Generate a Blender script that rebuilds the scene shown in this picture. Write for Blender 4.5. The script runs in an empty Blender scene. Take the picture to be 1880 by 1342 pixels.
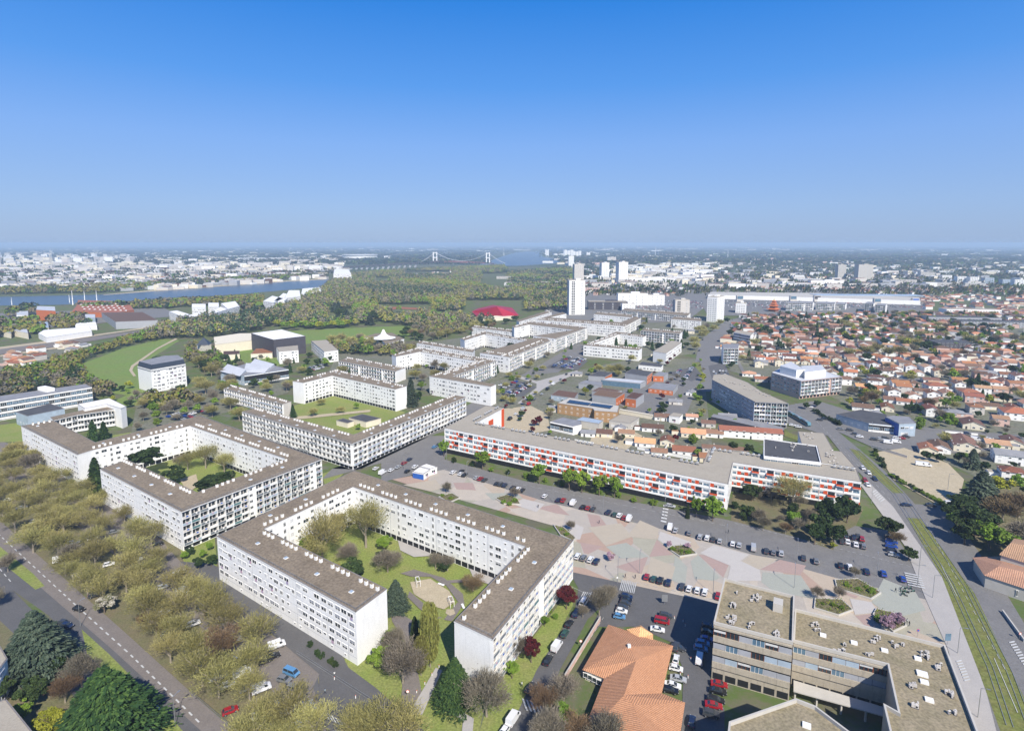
import bpy, math, random
import numpy as np
from mathutils import Vector, Matrix
R = math.radians
rnd = random.Random(7)
SC = bpy.context.scene
COL = SC.collection
# ------------------------------------------------------------------ camera, sky, sun
F, CXP, CYP, HOR, CAMZ = 1050.0, 940.0, 582.0, 447.0, 125.0
PITCH = math.atan((CYP-HOR)/F)
cam = bpy.data.cameras.new('camera')
co = bpy.data.objects.new('camera', cam); COL.objects.link(co)
co.location = (0, 0, CAMZ); co.rotation_euler = (math.pi/2-PITCH, 0, 0)
cam.sensor_width = 36; cam.lens = F/1880*36; cam.shift_y = -(671-CYP)/1880
cam.clip_start = 1; cam.clip_end = 200000
SC.camera = co
SUN_AZ = math.atan2(.35, -.93); SUN_EL = R(42.5)
w = bpy.data.worlds.new('World'); SC.world = w; w.use_nodes = True
nt = w.node_tree
sky = nt.nodes.new('ShaderNodeTexSky'); sky.sky_type = 'NISHITA'; sky.sun_disc = False
sky.sun_elevation = SUN_EL; sky.sun_rotation = SUN_AZ
sky.air_density = 1.0; sky.dust_density = 0.6; sky.ozone_density = 4.0; sky.altitude = 100
bg = nt.nodes['Background']; bg.inputs['Strength'].default_value = 0.10
# clear spring sky: the sky texture above, paler moist air towards the horizon
_tc = nt.nodes.new('ShaderNodeTexCoord'); _sp = nt.nodes.new('ShaderNodeSeparateXYZ'); _rp = nt.nodes.new('ShaderNodeValToRGB')
nt.links.new(_tc.outputs['Generated'], _sp.inputs[0]); nt.links.new(_sp.outputs['Z'], _rp.inputs[0])
_e = _rp.color_ramp.elements
for _ in range(5): _e.new(.5)
for _k, (_p, _c) in enumerate([(0, (1.85, 2.65, 4.2)), (.06, (1.75, 2.75, 4.75)), (.16, (1.25, 2.5, 5.3)), (.25, (.5, 1.95, 5.2)), (.37, (.06, 1.35, 4.7)), (.6, (.05, .8, 3.2)), (1, (.05, .5, 2.3))]):
    _e[_k].position = _p; _e[_k].color = (*_c, 1)
_mx = nt.nodes.new('ShaderNodeMix'); _mx.data_type = 'RGBA'; _mx.inputs['Factor'].default_value = .88
nt.links.new(sky.outputs[0], _mx.inputs['A']); nt.links.new(_rp.outputs[0], _mx.inputs['B'])
nt.links.new(_mx.outputs['Result'], bg.inputs[0])
sl = bpy.data.lights.new('sun', 'SUN'); sl.energy = 4.2; sl.angle = R(0.53); sl.color = (1, .945, .85)
so = bpy.data.objects.new('sun', sl); COL.objects.link(so)
sd = Vector((math.sin(SUN_AZ)*math.cos(SUN_EL), math.cos(SUN_AZ)*math.cos(SUN_EL), math.sin(SUN_EL)))
so.rotation_euler = (-sd).to_track_quat('-Z', 'Y').to_euler()
SC.view_settings.view_transform = 'Standard'; SC.view_settings.look = 'None'
SC.view_settings.exposure = 0.72; SC.view_settings.gamma = 1
SC.cycles.max_bounces = 5; SC.cycles.diffuse_bounces = 2; SC.cycles.glossy_bounces = 2
SC.cycles.transmission_bounces = 2; SC.cycles.volume_bounces = 0; SC.cycles.use_denoising = True
SC.cycles.transparent_max_bounces = 4
# ------------------------------------------------------------------ helpers
CP, SP = math.cos(PITCH), math.sin(PITCH)
def G(x, y, z=0.0):
    """photo pixel -> world point on the level z"""
    a = (x-CXP)/F; b = (CYP-y)/F
    dy = CP+b*SP; dz = -SP+b*CP
    t = (z-CAMZ)/dz
    return Vector((a*t, dy*t, z))
def P(v):
    dz = v[2]-CAMZ; wv = v[1]*CP-dz*SP; vv = v[1]*SP+dz*CP
    return CXP+F*v[0]/wv, CYP-F*vv/wv
def zat(g, ytop):
    """height above ground point g whose image row is ytop"""
    b = (CYP-ytop)/F
    return CAMZ + g[1]*(b*CP-SP)/(CP+b*SP)
MATS = {}
def mat(name, col, rough=.8, col2=None, scale=.3, amt=.5, spec=.3, metal=0, fine=None, bump=0, streak=0, objrand=0):
    if name in MATS: return MATS[name]
    m = bpy.data.materials.new(name); m.use_nodes = True; t = m.node_tree; n = t.nodes; l = t.links
    b = n['Principled BSDF']; b.inputs['Roughness'].default_value = rough
    b.inputs['Metallic'].default_value = metal; b.inputs['Specular IOR Level'].default_value = spec
    c1 = (*col, 1)
    if col2 is None: col2 = tuple(min(1, c*(1-.22)) for c in col)
    g = n.new('ShaderNodeNewGeometry')
    tx = n.new('ShaderNodeTexNoise'); tx.inputs['Scale'].default_value = scale
    tx.inputs['Detail'].default_value = 5; tx.inputs['Roughness'].default_value = .65
    l.new(g.outputs['Position'], tx.inputs['Vector'])
    mx = n.new('ShaderNodeMix'); mx.data_type = 'RGBA'
    mr = n.new('ShaderNodeMapRange'); mr.inputs[1].default_value = .5-amt*.35; mr.inputs[2].default_value = .5+amt*.35
    l.new(tx.outputs['Fac'], mr.inputs[0]); l.new(mr.outputs[0], mx.inputs['Factor'])
    mx.inputs['A'].default_value = c1; mx.inputs['B'].default_value = (*col2, 1)
    out = mx.outputs['Result']
    if streak:
        vm_ = n.new('ShaderNodeVectorMath'); vm_.operation = 'MULTIPLY'; vm_.inputs[1].default_value = (1.1, 1.1, .09); l.new(g.outputs['Position'], vm_.inputs[0])
        t3 = n.new('ShaderNodeTexNoise'); t3.inputs['Scale'].default_value = 1; t3.inputs['Detail'].default_value = 6; t3.inputs['Roughness'].default_value = .7; l.new(vm_.outputs[0], t3.inputs['Vector'])
        m3 = n.new('ShaderNodeMix'); m3.data_type = 'RGBA'; m3.blend_type = 'MULTIPLY'; r5 = n.new('ShaderNodeMapRange'); r5.inputs[1].default_value = .5; r5.inputs[2].default_value = .75; r5.inputs[3].default_value = 1; r5.inputs[4].default_value = 1-streak
        l.new(t3.outputs['Fac'], r5.inputs[0]); m3.inputs['Factor'].default_value = 1; l.new(out, m3.inputs['A']); l.new(r5.outputs[0], m3.inputs['B']); out = m3.outputs['Result']
    if fine:
        t2 = n.new('ShaderNodeTexNoise'); t2.inputs['Scale'].default_value = fine[0]; t2.inputs['Detail'].default_value = 4
        l.new(g.outputs['Position'], t2.inputs['Vector'])
        m2 = n.new('ShaderNodeMix'); m2.data_type = 'RGBA'; m2.blend_type = 'MULTIPLY'
        r2 = n.new('ShaderNodeMapRange'); r2.inputs[1].default_value = .3; r2.inputs[2].default_value = .7
        r2.inputs[3].default_value = 1-fine[1]; r2.inputs[4].default_value = 1+fine[1]
        l.new(t2.outputs['Fac'], r2.inputs[0])
        m2.inputs['Factor'].default_value = 1
        l.new(out, m2.inputs['A']); l.new(r2.outputs[0], m2.inputs['B']); out = m2.outputs['Result']
    if objrand:
        oi = n.new('ShaderNodeObjectInfo'); hs = n.new('ShaderNodeHueSaturation')
        r3 = n.new('ShaderNodeMapRange'); r3.inputs[3].default_value = 1-objrand; r3.inputs[4].default_value = 1+objrand
        l.new(oi.outputs['Random'], r3.inputs[0]); l.new(r3.outputs[0], hs.inputs['Value'])
        r4 = n.new('ShaderNodeMapRange'); r4.inputs[3].default_value = .5-objrand*.04; r4.inputs[4].default_value = .5+objrand*.04
        mm = n.new('ShaderNodeMath'); mm.operation = 'FRACT'; mu = n.new('ShaderNodeMath'); mu.operation = 'MULTIPLY'; mu.inputs[1].default_value = 7.31
        l.new(oi.outputs['Random'], mu.inputs[0]); l.new(mu.outputs[0], mm.inputs[0]); l.new(mm.outputs[0], r4.inputs[0])
        l.new(r4.outputs[0], hs.inputs['Hue']); l.new(out, hs.inputs['Color']); out = hs.outputs['Color']
    l.new(out, b.inputs['Base Color'])
    if bump:
        bp = n.new('ShaderNodeBump'); bp.inputs['Strength'].default_value = bump; bp.inputs['Distance'].default_value = .2
        l.new((t2 if fine else tx).outputs['Fac'], bp.inputs['Height']); l.new(bp.outputs[0], b.inputs['Normal'])
    MATS[name] = m
    return m
def tile_mat(name, col, col2):
    """clay roof tiles: ribs running down the slope, patchy weathering"""
    if name in MATS: return MATS[name]
    m = mat(name, col, .85, col2, .35, .9, fine=(3.0, .22), objrand=.32)
    t = m.node_tree; n = t.nodes; l = t.links; b = n['Principled BSDF']
    tc = n.new('ShaderNodeTexCoord'); wv = n.new('ShaderNodeTexWave'); wv.wave_type = 'BANDS'; wv.bands_direction = 'X'
    wv.inputs['Scale'].default_value = .55; wv.inputs['Distortion'].default_value = .3
    l.new(tc.outputs['UV'], wv.inputs['Vector'])
    bp = n.new('ShaderNodeBump'); bp.inputs['Strength'].default_value = .5; bp.inputs['Distance'].default_value = .15
    l.new(wv.outputs['Fac'], bp.inputs['Height']); l.new(bp.outputs[0], b.inputs['Normal'])
    src = b.inputs['Base Color'].links[0].from_socket
    m2 = n.new('ShaderNodeMix'); m2.data_type = 'RGBA'; m2.blend_type = 'MULTIPLY'; m2.inputs['Factor'].default_value = 1
    r2 = n.new('ShaderNodeMapRange'); r2.inputs[3].default_value = .72; r2.inputs[4].default_value = 1.1
    l.new(wv.outputs['Fac'], r2.inputs[0]); l.new(src, m2.inputs['A']); l.new(r2.outputs[0], m2.inputs['B']); l.new(m2.outputs['Result'], b.inputs['Base Color'])
    return m
M = {
 'white': mat('white_render', (.82, .81, .79), .7, (.74, .73, .70), .15, .8, fine=(2, .05), streak=.15),
 'cream': mat('cream_render', (.72, .66, .52), .8, (.62, .56, .44), .3, .8),
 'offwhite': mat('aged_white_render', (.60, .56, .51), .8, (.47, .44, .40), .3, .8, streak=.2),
 'pinkw': mat('pink_render', (.62, .42, .36), .8, (.52, .36, .30), .3, .8),
 'greyw': mat('grey_render', (.34, .35, .37), .8, (.28, .29, .31), .3, .8),
 'roofgrav': mat('brown_gravel_roof', (.255, .205, .145), .95, (.155, .122, .085), .09, .8, fine=(1.2, .3)),
 'roofbeige': mat('beige_gravel_roof', (.37, .33, .265), .95, (.31, .275, .22), .15, 1.0, fine=(2, .12)),
 'roofmoss': mat('mossy_gravel_roof', (.31, .255, .175), .95, (.19, .165, .095), .16, .8, fine=(1.5, .28)),
 'edge': mat('roof_edge_zinc', (.22, .20, .19), .8),
 'darkroof': mat('dark_felt_roof', (.085, .085, .09), .9, (.06, .06, .065), .2),
 'greyroof': mat('grey_sheet_roof', (.26, .26, .27), .7, (.2, .2, .21), .2),
 'lightroof': mat('pale_metal_roof', (.55, .56, .57), .5, (.45, .46, .48), .2),
 'concrete': mat('board_marked_concrete', (.43, .38, .30), .9, (.33, .29, .23), .5, .9, fine=(4, .12), streak=.35),
 'concrete2': mat('pale_concrete', (.50, .47, .42), .9, (.4, .38, .34), .4, .9),
 'glass': mat('window_glass', (.035, .045, .055), .12, (.02, .025, .03), .5, spec=.8),
 'glassblue': mat('blue_tinted_glass', (.12, .20, .27), .2, (.08, .14, .2), .5, spec=.8),
 'shutter': mat('pvc_shutter', (.62, .62, .61), .6, (.5, .5, .5), 1.5),
 'shutgrey': mat('grey_shutter', (.36, .37, .40), .6),
 'panelteal': mat('teal_balcony_panel', (.10, .20, .21), .35),
 'panelgrey': mat('smoked_balcony_panel', (.17, .19, .21), .35),
 'panelblue': mat('pale_blue_panel', (.38, .46, .54), .4),
 'red': mat('orange_red_panel', (.62, .085, .02), .6, (.54, .075, .02), .8),
 'crimson': mat('crimson_sheet', (.36, .012, .035), .5, (.28, .01, .03), .1),
 'asphalt': mat('asphalt', (.12, .117, .115), .9, (.09, .087, .087), .15, .9, fine=(2.5, .12)),
 'asphalt2': mat('worn_asphalt', (.19, .183, .175), .9, (.145, .14, .135), .2, .9, fine=(2, .14)),
 'pave': mat('pale_paving', (.40, .375, .345), .9, (.33, .31, .29), .25, .9, fine=(3, .08)),
 'paving_brown': mat('brown_asphalt', (.2, .175, .155), .9, (.155, .135, .12), .2, .9, fine=(2, .14)),
 'line': mat('road_paint', (.62, .62, .60), .7, (.34, .34, .33), 1.2, .9),
 'grass': mat('lawn_grass', (.15, .225, .03), .95, (.24, .225, .085), .10, 1.0, fine=(1.6, .3)),
 'grass2': mat('meadow_grass', (.13, .225, .035), .95, (.17, .19, .055), .03, .9, fine=(.4, .18)),
 'tramgrass': mat('olive_track_grass', (.125, .165, .03), .95, (.17, .15, .055), .25, 1.0, fine=(1.2, .3)),
 'garden': mat('garden_and_yard_ground', (.185, .17, .15), .95, (.11, .125, .055), .07, 1.0, fine=(.5, .3)),
 'sand': mat('bare_sand', (.46, .39, .27), .95, (.36, .30, .2), .3, .9, fine=(2, .15)),
 'soil': mat('leaf_litter_soil', (.17, .13, .085), .95, (.12, .13, .05), .2, .9, fine=(2, .25)),
 'dkgrey': mat('anthracite_cladding', (.07, .065, .075), .6, (.055, .05, .06), .3),
 'metal': mat('galvanised_metal', (.42, .43, .44), .4, metal=.6),
 'dark': mat('near_black', (.018, .018, .02), .6),  # near-black painted in for shaded openings, also fan faces and hair
 'trunk': mat('bark', (.17, .13, .10), .95, (.10, .08, .06), 1.0, .9),
 'paletrunk': mat('pale_bark', (.30, .26, .20), .95, (.2, .17, .13), 1.0, .9),
 'blue': mat('strong_blue_panel', (.03, .12, .45), .5),
 'orange': mat('orange_cladding', (.50, .15, .05), .6, (.43, .12, .04), .3),
 'yellow': mat('yellow_plastic', (.60, .48, .03), .5),
 'rubber': mat('tyre_rubber', (.02, .02, .02), .8),
 'brick': mat('ochre_brick', (.40, .24, .11), .9, (.33, .2, .1), 1.0),
 'tile_o': tile_mat('orange_clay_tiles', (.46, .19, .085), (.34, .145, .075)),
 'tile_b': tile_mat('brown_clay_tiles', (.20, .11, .075), (.14, .085, .062)),
 'tile_r': tile_mat('rust_clay_tiles', (.31, .125, .07), (.22, .10, .06)),
 'tile_t': tile_mat('pale_clay_tiles', (.47, .28, .17), (.37, .21, .13)),
 'tile_p': tile_mat('fresh_apricot_tiles', (.60, .32, .17), (.52, .255, .125)),
 'solar': mat('solar_panel', (.012, .016, .03), .15, spec=.8),
 'cloth': mat('washing', (.25, .3, .5), .9, (.6, .3, .3), .8),
}
class MB:
    """mesh builder with several material slots"""
    def __init__(s): s.v = []; s.f = []; s.m = []; s.mats = []; s.uv = {}
    def mi(s, m):
        if isinstance(m, str): m = M[m]
        if m not in s.mats: s.mats.append(m)
        return s.mats.index(m)
    def face(s, pts, m, uv=None):
        i = len(s.v); s.v += [tuple(p) for p in pts]; s.f.append(tuple(range(i, i+len(pts)))); s.m.append(s.mi(m))
        if uv: s.uv[len(s.f)-1] = uv
    def box(s, c, d, m, rz=0, top=None, o=(0, 0)):
        """box centred at c (x,y) with bottom c.z, size d, optional rotation"""
        cx, cy, cz = c; dx, dy, dz = d[0]/2, d[1]/2, d[2]
        ca, sa = math.cos(rz), math.sin(rz); i = len(s.v)
        for z in (cz, cz+dz):
            for x, y in ((-dx, -dy), (dx, -dy), (dx, dy), (-dx, dy)):
                s.v.append((cx+x*ca-y*sa, cy+x*sa+y*ca, z))
        k = s.mi(m); kt = s.mi(top) if top else k
        for q, kk in (((3, 2, 1, 0), k), ((4, 5, 6, 7), kt), ((0, 1, 5, 4), k), ((1, 2, 6, 5), k), ((2, 3, 7, 6), k), ((3, 0, 4, 7), k)):
            s.f.append(tuple(i+a for a in q)); s.m.append(kk)
    def prism(s, poly, z0, z1, m, top=None, bottom=False):
        if area(poly) < 0: poly = poly[::-1]
        n = len(poly); i = len(s.v)
        s.v += [(p[0], p[1], z0) for p in poly]+[(p[0], p[1], z1) for p in poly]
        k = s.mi(m)
        for a in range(n):
            b = (a+1) % n; s.f.append((i+a, i+b, i+n+b, i+n+a)); s.m.append(k)
        s.f.append(tuple(range(i+n, i+2*n))); s.m.append(s.mi(top or m))
        if bottom: s.f.append(tuple(range(i+n-1, i-1, -1))); s.m.append(k)
    def beam(s, a, b, w, m, h=None):
        a = Vector(a); b = Vector(b); d = b-a
        if d.length < 1e-6: return
        d.normalize(); u = d.cross(Vector((0, 0, 1)))
        if u.length < .01: u = Vector((1, 0, 0))
        u.normalize(); v = d.cross(u); h = h or w; i = len(s.v)
        for p in (a, b):
            for x, y in ((-1, -1), (1, -1), (1, 1), (-1, 1)): s.v.append(tuple(p+u*x*w/2+v*y*h/2))
        k = s.mi(m)
        for q in ((0, 1, 2, 3), (7, 6, 5, 4), (0, 4, 5, 1), (1, 5, 6, 2), (2, 6, 7, 3), (3, 7, 4, 0)):
            s.f.append(tuple(i+x for x in q)); s.m.append(k)
    def cyl(s, c, r0, r1, h, m, n=8, axis=None):
        a = Vector(c); ax = Vector(axis or (0, 0, 1)).normalized(); u = ax.orthogonal().normalized(); v = ax.cross(u)
        i = len(s.v); b = a+ax*h
        for p, r in ((a, r0), (b, r1)):
            for k in range(n):
                t = 2*math.pi*k/n; s.v.append(tuple(p+u*r*math.cos(t)+v*r*math.sin(t)))
        kk = s.mi(m)
        for k in range(n):
            j = (k+1) % n; s.f.append((i+k, i+j, i+n+j, i+n+k)); s.m.append(kk)
        s.f.append(tuple(range(i+n, i+2*n))); s.m.append(kk)
        s.f.append(tuple(range(i+n-1, i-1, -1))); s.m.append(kk)
    def add(s, o, mtx):
        i = len(s.v); s.v += [tuple(mtx @ Vector(p)) for p in o.v]
        mp = [s.mi(x) for x in o.mats]; fi = len(s.f)
        s.f += [tuple(i+a for a in q) for q in o.f]; s.m += [mp[k] for k in o.m]
        for k, u in o.uv.items(): s.uv[fi+k] = u
    def mesh(s, name):
        me = bpy.data.meshes.new(name); me.from_pydata(s.v, [], s.f)
        for m in s.mats: me.materials.append(m)
        me.polygons.foreach_set('material_index', s.m)
        if s.uv:
            ul = me.uv_layers.new(name='UVMap')
            for fi, u in s.uv.items():
                p = me.polygons[fi]
                for k, li in enumerate(p.loop_indices): ul.data[li].uv = u[k]
        me.update(); return me
def area(p): return sum(p[i][0]*p[(i+1) % len(p)][1]-p[(i+1) % len(p)][0]*p[i][1] for i in range(len(p)))/2
def cen(p): return Vector((sum(q[0] for q in p)/len(p), sum(q[1] for q in p)/len(p), 0))
def inpoly(x, y, p):
    c = False; j = len(p)-1
    for i in range(len(p)):
        if (p[i][1] > y) != (p[j][1] > y) and x < (p[j][0]-p[i][0])*(y-p[i][1])/(p[j][1]-p[i][1])+p[i][0]: c = not c
        j = i
    return c
def inset(poly, d):
    """poly counter-clockwise; d distance per edge (positive = inwards)"""
    n = len(poly); L = []
    for i in range(n):
        a = Vector(poly[i][:2]); b = Vector(poly[(i+1) % n][:2]); t = (b-a).normalized(); nn = Vector((-t.y, t.x))
        dd = d[i] if isinstance(d, (list, tuple)) else d
        L.append((a+nn*dd, t))
    out = []
    for i in range(n):
        (p, r), (q, s_) = L[i-1], L[i]
        den = r.x*s_.y-r.y*s_.x
        if abs(den) < .08: out.append(Vector((q.x, q.y)))
        else:
            t = ((q.x-p.x)*s_.y-(q.y-p.y)*s_.x)/den; out.append(p+r*t)
    return out
LAND = []; AUTO = []; USED = {}
def auto(o, desc, kind, cat, group): AUTO.append((o, desc, kind)); props(o, None, cat, group); return o
def props(o, label=None, cat=None, group=None, kind=None):
    if label: o['label'] = label
    if cat: o['category'] = cat
    if group: o['group'] = group
    if kind: o['kind'] = kind
    return o
def empty(name, loc, label=None, cat=None, group=None, rz=0, land=None):
    o = bpy.data.objects.new(name, None); COL.objects.link(o); o.location = loc; o.rotation_euler = (0, 0, rz)
    o.empty_display_size = 1
    props(o, label, cat, group)
    if land: LAND.append((land, Vector(loc)))
    return o
def link(name, me, parent=None, loc=(0, 0, 0), rz=0):
    if isinstance(me, MB): me = me.mesh(name)
    o = bpy.data.objects.new(name, me); COL.objects.link(o); o.location = loc; o.rotation_euler = (0, 0, rz)
    if parent: o.parent = parent
    return o
def struct(name, mb, label=None): return props(link(name, mb), label, None, None, 'structure')
def sheet(name, polys, z, m, kind='structure', label=None):
    mb = MB()
    for k, p in enumerate(polys):
        pts = [G(x, y, z+k*.004) for x, y in p]
        if area(pts) < 0: pts = pts[::-1]
        mb.face(pts, m)
    return props(link(name, mb), label, None, None, kind)
# ------------------------------------------------------------------ ground, river, roads
gm = bpy.data.materials.new('ground_cover'); gm.use_nodes = True
def ground_mat():
    t = gm.node_tree; n = t.nodes; l = t.links; b = n['Principled BSDF']; b.inputs['Roughness'].default_value = 1; b.inputs['Specular IOR Level'].default_value = .1
    g = n.new('ShaderNodeNewGeometry')
    def noise(sc, det=6):
        x = n.new('ShaderNodeTexNoise'); x.inputs['Scale'].default_value = sc; x.inputs['Detail'].default_value = det; x.inputs['Roughness'].default_value = .7
        l.new(g.outputs['Position'], x.inputs['Vector']); return x
    def ramp(src, stops):
        r = n.new('ShaderNodeValToRGB'); e = r.color_ramp.elements
        while len(e) < len(stops): e.new(.5)
        for k, (p, c) in enumerate(stops): e[k].position = p; e[k].color = (*c, 1)
        l.new(src, r.inputs[0]); return r
    near = ramp(noise(.05).outputs['Fac'], [(.3, (.10, .095, .08)), (.45, (.13, .125, .075)), (.55, (.09, .13, .035)), (.7, (.15, .14, .125))])
    far = ramp(noise(.0016, 9).outputs['Fac'], [(.3, (.04, .06, .035)), (.46, (.06, .08, .045)), (.55, (.10, .105, .07)), (.64, (.17, .17, .11)), (.72, (.09, .10, .06))])
    sx = n.new('ShaderNodeVectorMath'); sx.operation = 'LENGTH'; l.new(g.outputs['Position'], sx.inputs[0])
    mr = n.new('ShaderNodeMapRange'); mr.inputs[1].default_value = 1400; mr.inputs[2].default_value = 3200; l.new(sx.outputs['Value'], mr.inputs[0])
    mx = n.new('ShaderNodeMix'); mx.data_type = 'RGBA'; l.new(mr.outputs[0], mx.inputs['Factor'])
    l.new(near.outputs[0], mx.inputs['A']); l.new(far.outputs[0], mx.inputs['B']); l.new(mx.outputs['Result'], b.inputs['Base Color'])
ground_mat(); M['ground'] = gm
mb = MB(); mb.face([(-60000, -300, 0), (60000, -300, 0), (60000, 60000, 0), (-60000, 60000, 0)], 'ground'); struct('ground', mb)
wm = mat('river_water', (.065, .085, .10), .3, (.055, .075, .09), .01, .6, spec=.5); M['water'] = wm
sheet('river', [[(-60, 549), (0, 545), (100, 543), (180, 541), (300, 533), (400, 526), (480, 519.5), (600, 512.6), (640, 511), (640, 530), (590, 527), (500, 535), (400, 543), (300, 547), (200, 556), (100, 560), (0, 561), (-60, 563)],
                [(925, 470), (945, 464.5), (975, 461.8), (992, 462), (990, 466), (1000, 471), (1026, 478), (1030, 483), (1000, 485), (960, 488), (900, 489), (880, 486)]], .3, 'water')
sheet('river_bank', [[(190, 541), (300, 531), (400, 524.3), (480, 518), (600, 511.3), (600, 513), (480, 520), (400, 526.5), (300, 533.6), (190, 542)]], .45, 'sand')
Z = [.004]
def S(name, polys, m, **k):
    Z[0] += .004
    if not isinstance(polys[0][0], (tuple, list)): polys = [polys]
    o = sheet(name, polys, Z[0], m, **k); Z[0] += .004*(len(polys)-1)
    return o
# earth and lawns
S('parking_ground', [(-80, 880), (60, 800), (260, 930), (420, 1050), (640, 1215), (760, 1342), (760, 1420), (430, 1420), (-80, 960)], 'soil')
S('parking_lane', [[(-20, 800), (30, 820), (270, 960), (330, 1030), (420, 1090), (700, 1290), (720, 1342), (560, 1342), (470, 1230), (330, 1120), (200, 1010), (60, 905), (-20, 860)]], 'paving_brown')
S('lawn', [[(620, 1225), (712, 1120), (900, 1240), (880, 1342), (700, 1342)],
           [(480, 970), (650, 890), (965, 1000), (835, 1200), (700, 1150)],
           [(234, 845), (349, 785), (526, 845), (400, 930)],
           [(538, 745), (615, 725), (745, 757), (650, 800), (560, 790)],
           [(730, 1140), (835, 1140), (835, 1290), (800, 1342), (700, 1342)],
           [(905, 1265), (1052, 1075), (1052, 1110), (935, 1342), (880, 1342)],
           [(200, 800), (260, 790), (180, 925), (120, 900)], [(392, 960), (400, 1060), (340, 1040), (330, 1005)],
           [(590, 870), (650, 850), (600, 900)],
           [(0, 780), (40, 775), (60, 810), (-20, 812)]], 'grass')
S('meadow', [[(150, 668), (225, 640), (300, 622), (330, 625), (258, 670), (256, 730), (200, 720), (160, 700)], [(385, 640), (450, 613), (560, 606), (700, 600), (790, 597), (700, 640), (640, 625), (560, 632), (500, 680), (420, 680)],
             [(210, 735), (260, 715), (300, 735), (220, 750)], [(1232, 552), (1258, 545), (1262, 552), (1236, 558)],
             [(600, 582), (640, 572), (650, 590), (610, 598)], [(750, 578), (800, 571), (850, 576), (800, 590)]], 'grass2')
S('garden_ground', [[(1330, 600), (1370, 575), (1900, 568), (2000, 600), (2000, 900), (1800, 880), (1700, 830), (1560, 745), (1450, 690), (1380, 695), (1340, 680)], [(1010, 690), (1180, 655), (1290, 660), (1300, 760), (1310, 835), (1180, 830), (960, 800), (920, 745), (1000, 720)], [(0, 655), (100, 635), (160, 632), (90, 672), (0, 690), (-60, 690)], [(620, 650), (1000, 600), (1080, 600), (1300, 580), (1290, 650), (1060, 660), (900, 700), (800, 720), (600, 690)], [(250, 745), (420, 700), (530, 690), (530, 720), (440, 750), (380, 768), (240, 800)]], 'garden')
S('undergrowth', [[(1345, 905), (1585, 935), (1560, 990), (1530, 1012), (1460, 1002), (1340, 985)], [(1725, 930), (1900, 880), (1900, 1040), (1800, 1040)]], 'soil')
# roads
S('avenue', [[(-80, 945), (0, 985), (90, 1068), (232, 1192), (380, 1342), (420, 1400), (300, 1400), (200, 1250), (90, 1130), (-80, 1010)]], 'asphalt')
S('verge', [[(-80, 1080), (0, 1100), (80, 1180), (190, 1342), (190, 1400), (-80, 1400)]], 'soil')
S('avenue', [[(-80, 1030), (0, 1060), (120, 1180), (250, 1310), (300, 1400), (245, 1400), (80, 1215), (-30, 1110), (-80, 1085)]], 'asphalt')
S('path', [[(-60, 925), (0, 955), (60, 1010), (240, 1170), (430, 1342), (470, 1400), (420, 1400), (370, 1342), (210, 1195), (40, 1048), (-60, 975)]], 'paving_brown')
S('path', [[(-60, 960), (0, 1003), (60, 1052), (82, 1075), (65, 1082), (25, 1050), (-60, 985)], [(150, 1155), (200, 1200), (300, 1300), (345, 1352), (310, 1352), (270, 1305), (160, 1200)]], 'grass')
S('street', [[(640, 1225), (690, 1262), (780, 1342), (600, 1342), (575, 1260), (590, 1230)], [(600, 1150), (640, 1225), (590, 1240), (400, 1080), (330, 1030), (390, 1035)]], 'asphalt')
S('street', [[(935, 1342), (985, 1230), (1055, 1120), (1062, 1080), (1052, 1062), (1053, 1030), (1120, 1052), (1330, 1088), (1325, 1130), (1180, 1108), (1110, 1108), (1080, 1135), (1030, 1225), (985, 1342)]], 'asphalt')
S('car_park', [[(1062, 1200), (1105, 1112), (1175, 1095), (1330, 1125), (1310, 1180), (1300, 1290), (1330, 1300), (1330, 1360), (1250, 1360), (1255, 1230), (1235, 1180), (1170, 1150), (1100, 1150)]], 'asphalt')
S('street', [[(700, 845), (790, 800), (830, 800), (816, 843), (960, 882), (1340, 955), (1460, 985), (1560, 1020), (1690, 1052), (1700, 1100), (1540, 1062), (1210, 970), (1000, 920), (800, 862), (700, 885)]], 'asphalt2')
S('street', [[(590, 880), (700, 850), (790, 800), (935, 750), (1000, 700), (1060, 660), (1100, 640), (1060, 630), (1000, 665), (900, 720), (760, 800), (660, 862), (610, 860)]], 'asphalt2')
S('car_park', [[(1530, 985), (1570, 965), (1640, 975), (1690, 1055), (1530, 1020)]], 'asphalt2')
vm = M['plazapave'] = mat('plaza_paving', (.42, .375, .32), .9, (.35, .315, .27), .25, .9, fine=(3, .08))
def _vor():
    t = vm.node_tree; n = t.nodes; l = t.links; b = n['Principled BSDF']; g = n.new('ShaderNodeNewGeometry'); v = n.new('ShaderNodeTexVoronoi'); v.inputs['Scale'].default_value = .062; v.inputs['Randomness'].default_value = 1
    l.new(g.outputs['Position'], v.inputs['Vector']); r = n.new('ShaderNodeValToRGB'); r.color_ramp.interpolation = 'CONSTANT'; e = r.color_ramp.elements
    for _ in range(4): e.new(.5)
    for k, (p, c) in enumerate([(0, (1, 1, 1)), (.3, (1.08, .99, .88)), (.45, (.98, .78, .70)), (.58, (.88, .92, .83)), (.72, (1.13, 1.10, 1.05)), (.86, (.97, .96, .95))]): e[k].position = p; e[k].color = (*c, 1)
    sx = n.new('ShaderNodeSeparateColor'); l.new(v.outputs['Color'], sx.inputs[0]); l.new(sx.outputs[0], r.inputs[0])
    m = n.new('ShaderNodeMix'); m.data_type = 'RGBA'; m.blend_type = 'MULTIPLY'; m.inputs['Factor'].default_value = 1; l.new(b.inputs['Base Color'].links[0].from_socket, m.inputs['A']); l.new(r.outputs[0], m.inputs['B']); l.new(m.outputs['Result'], b.inputs['Base Color'])
_vor()
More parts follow.
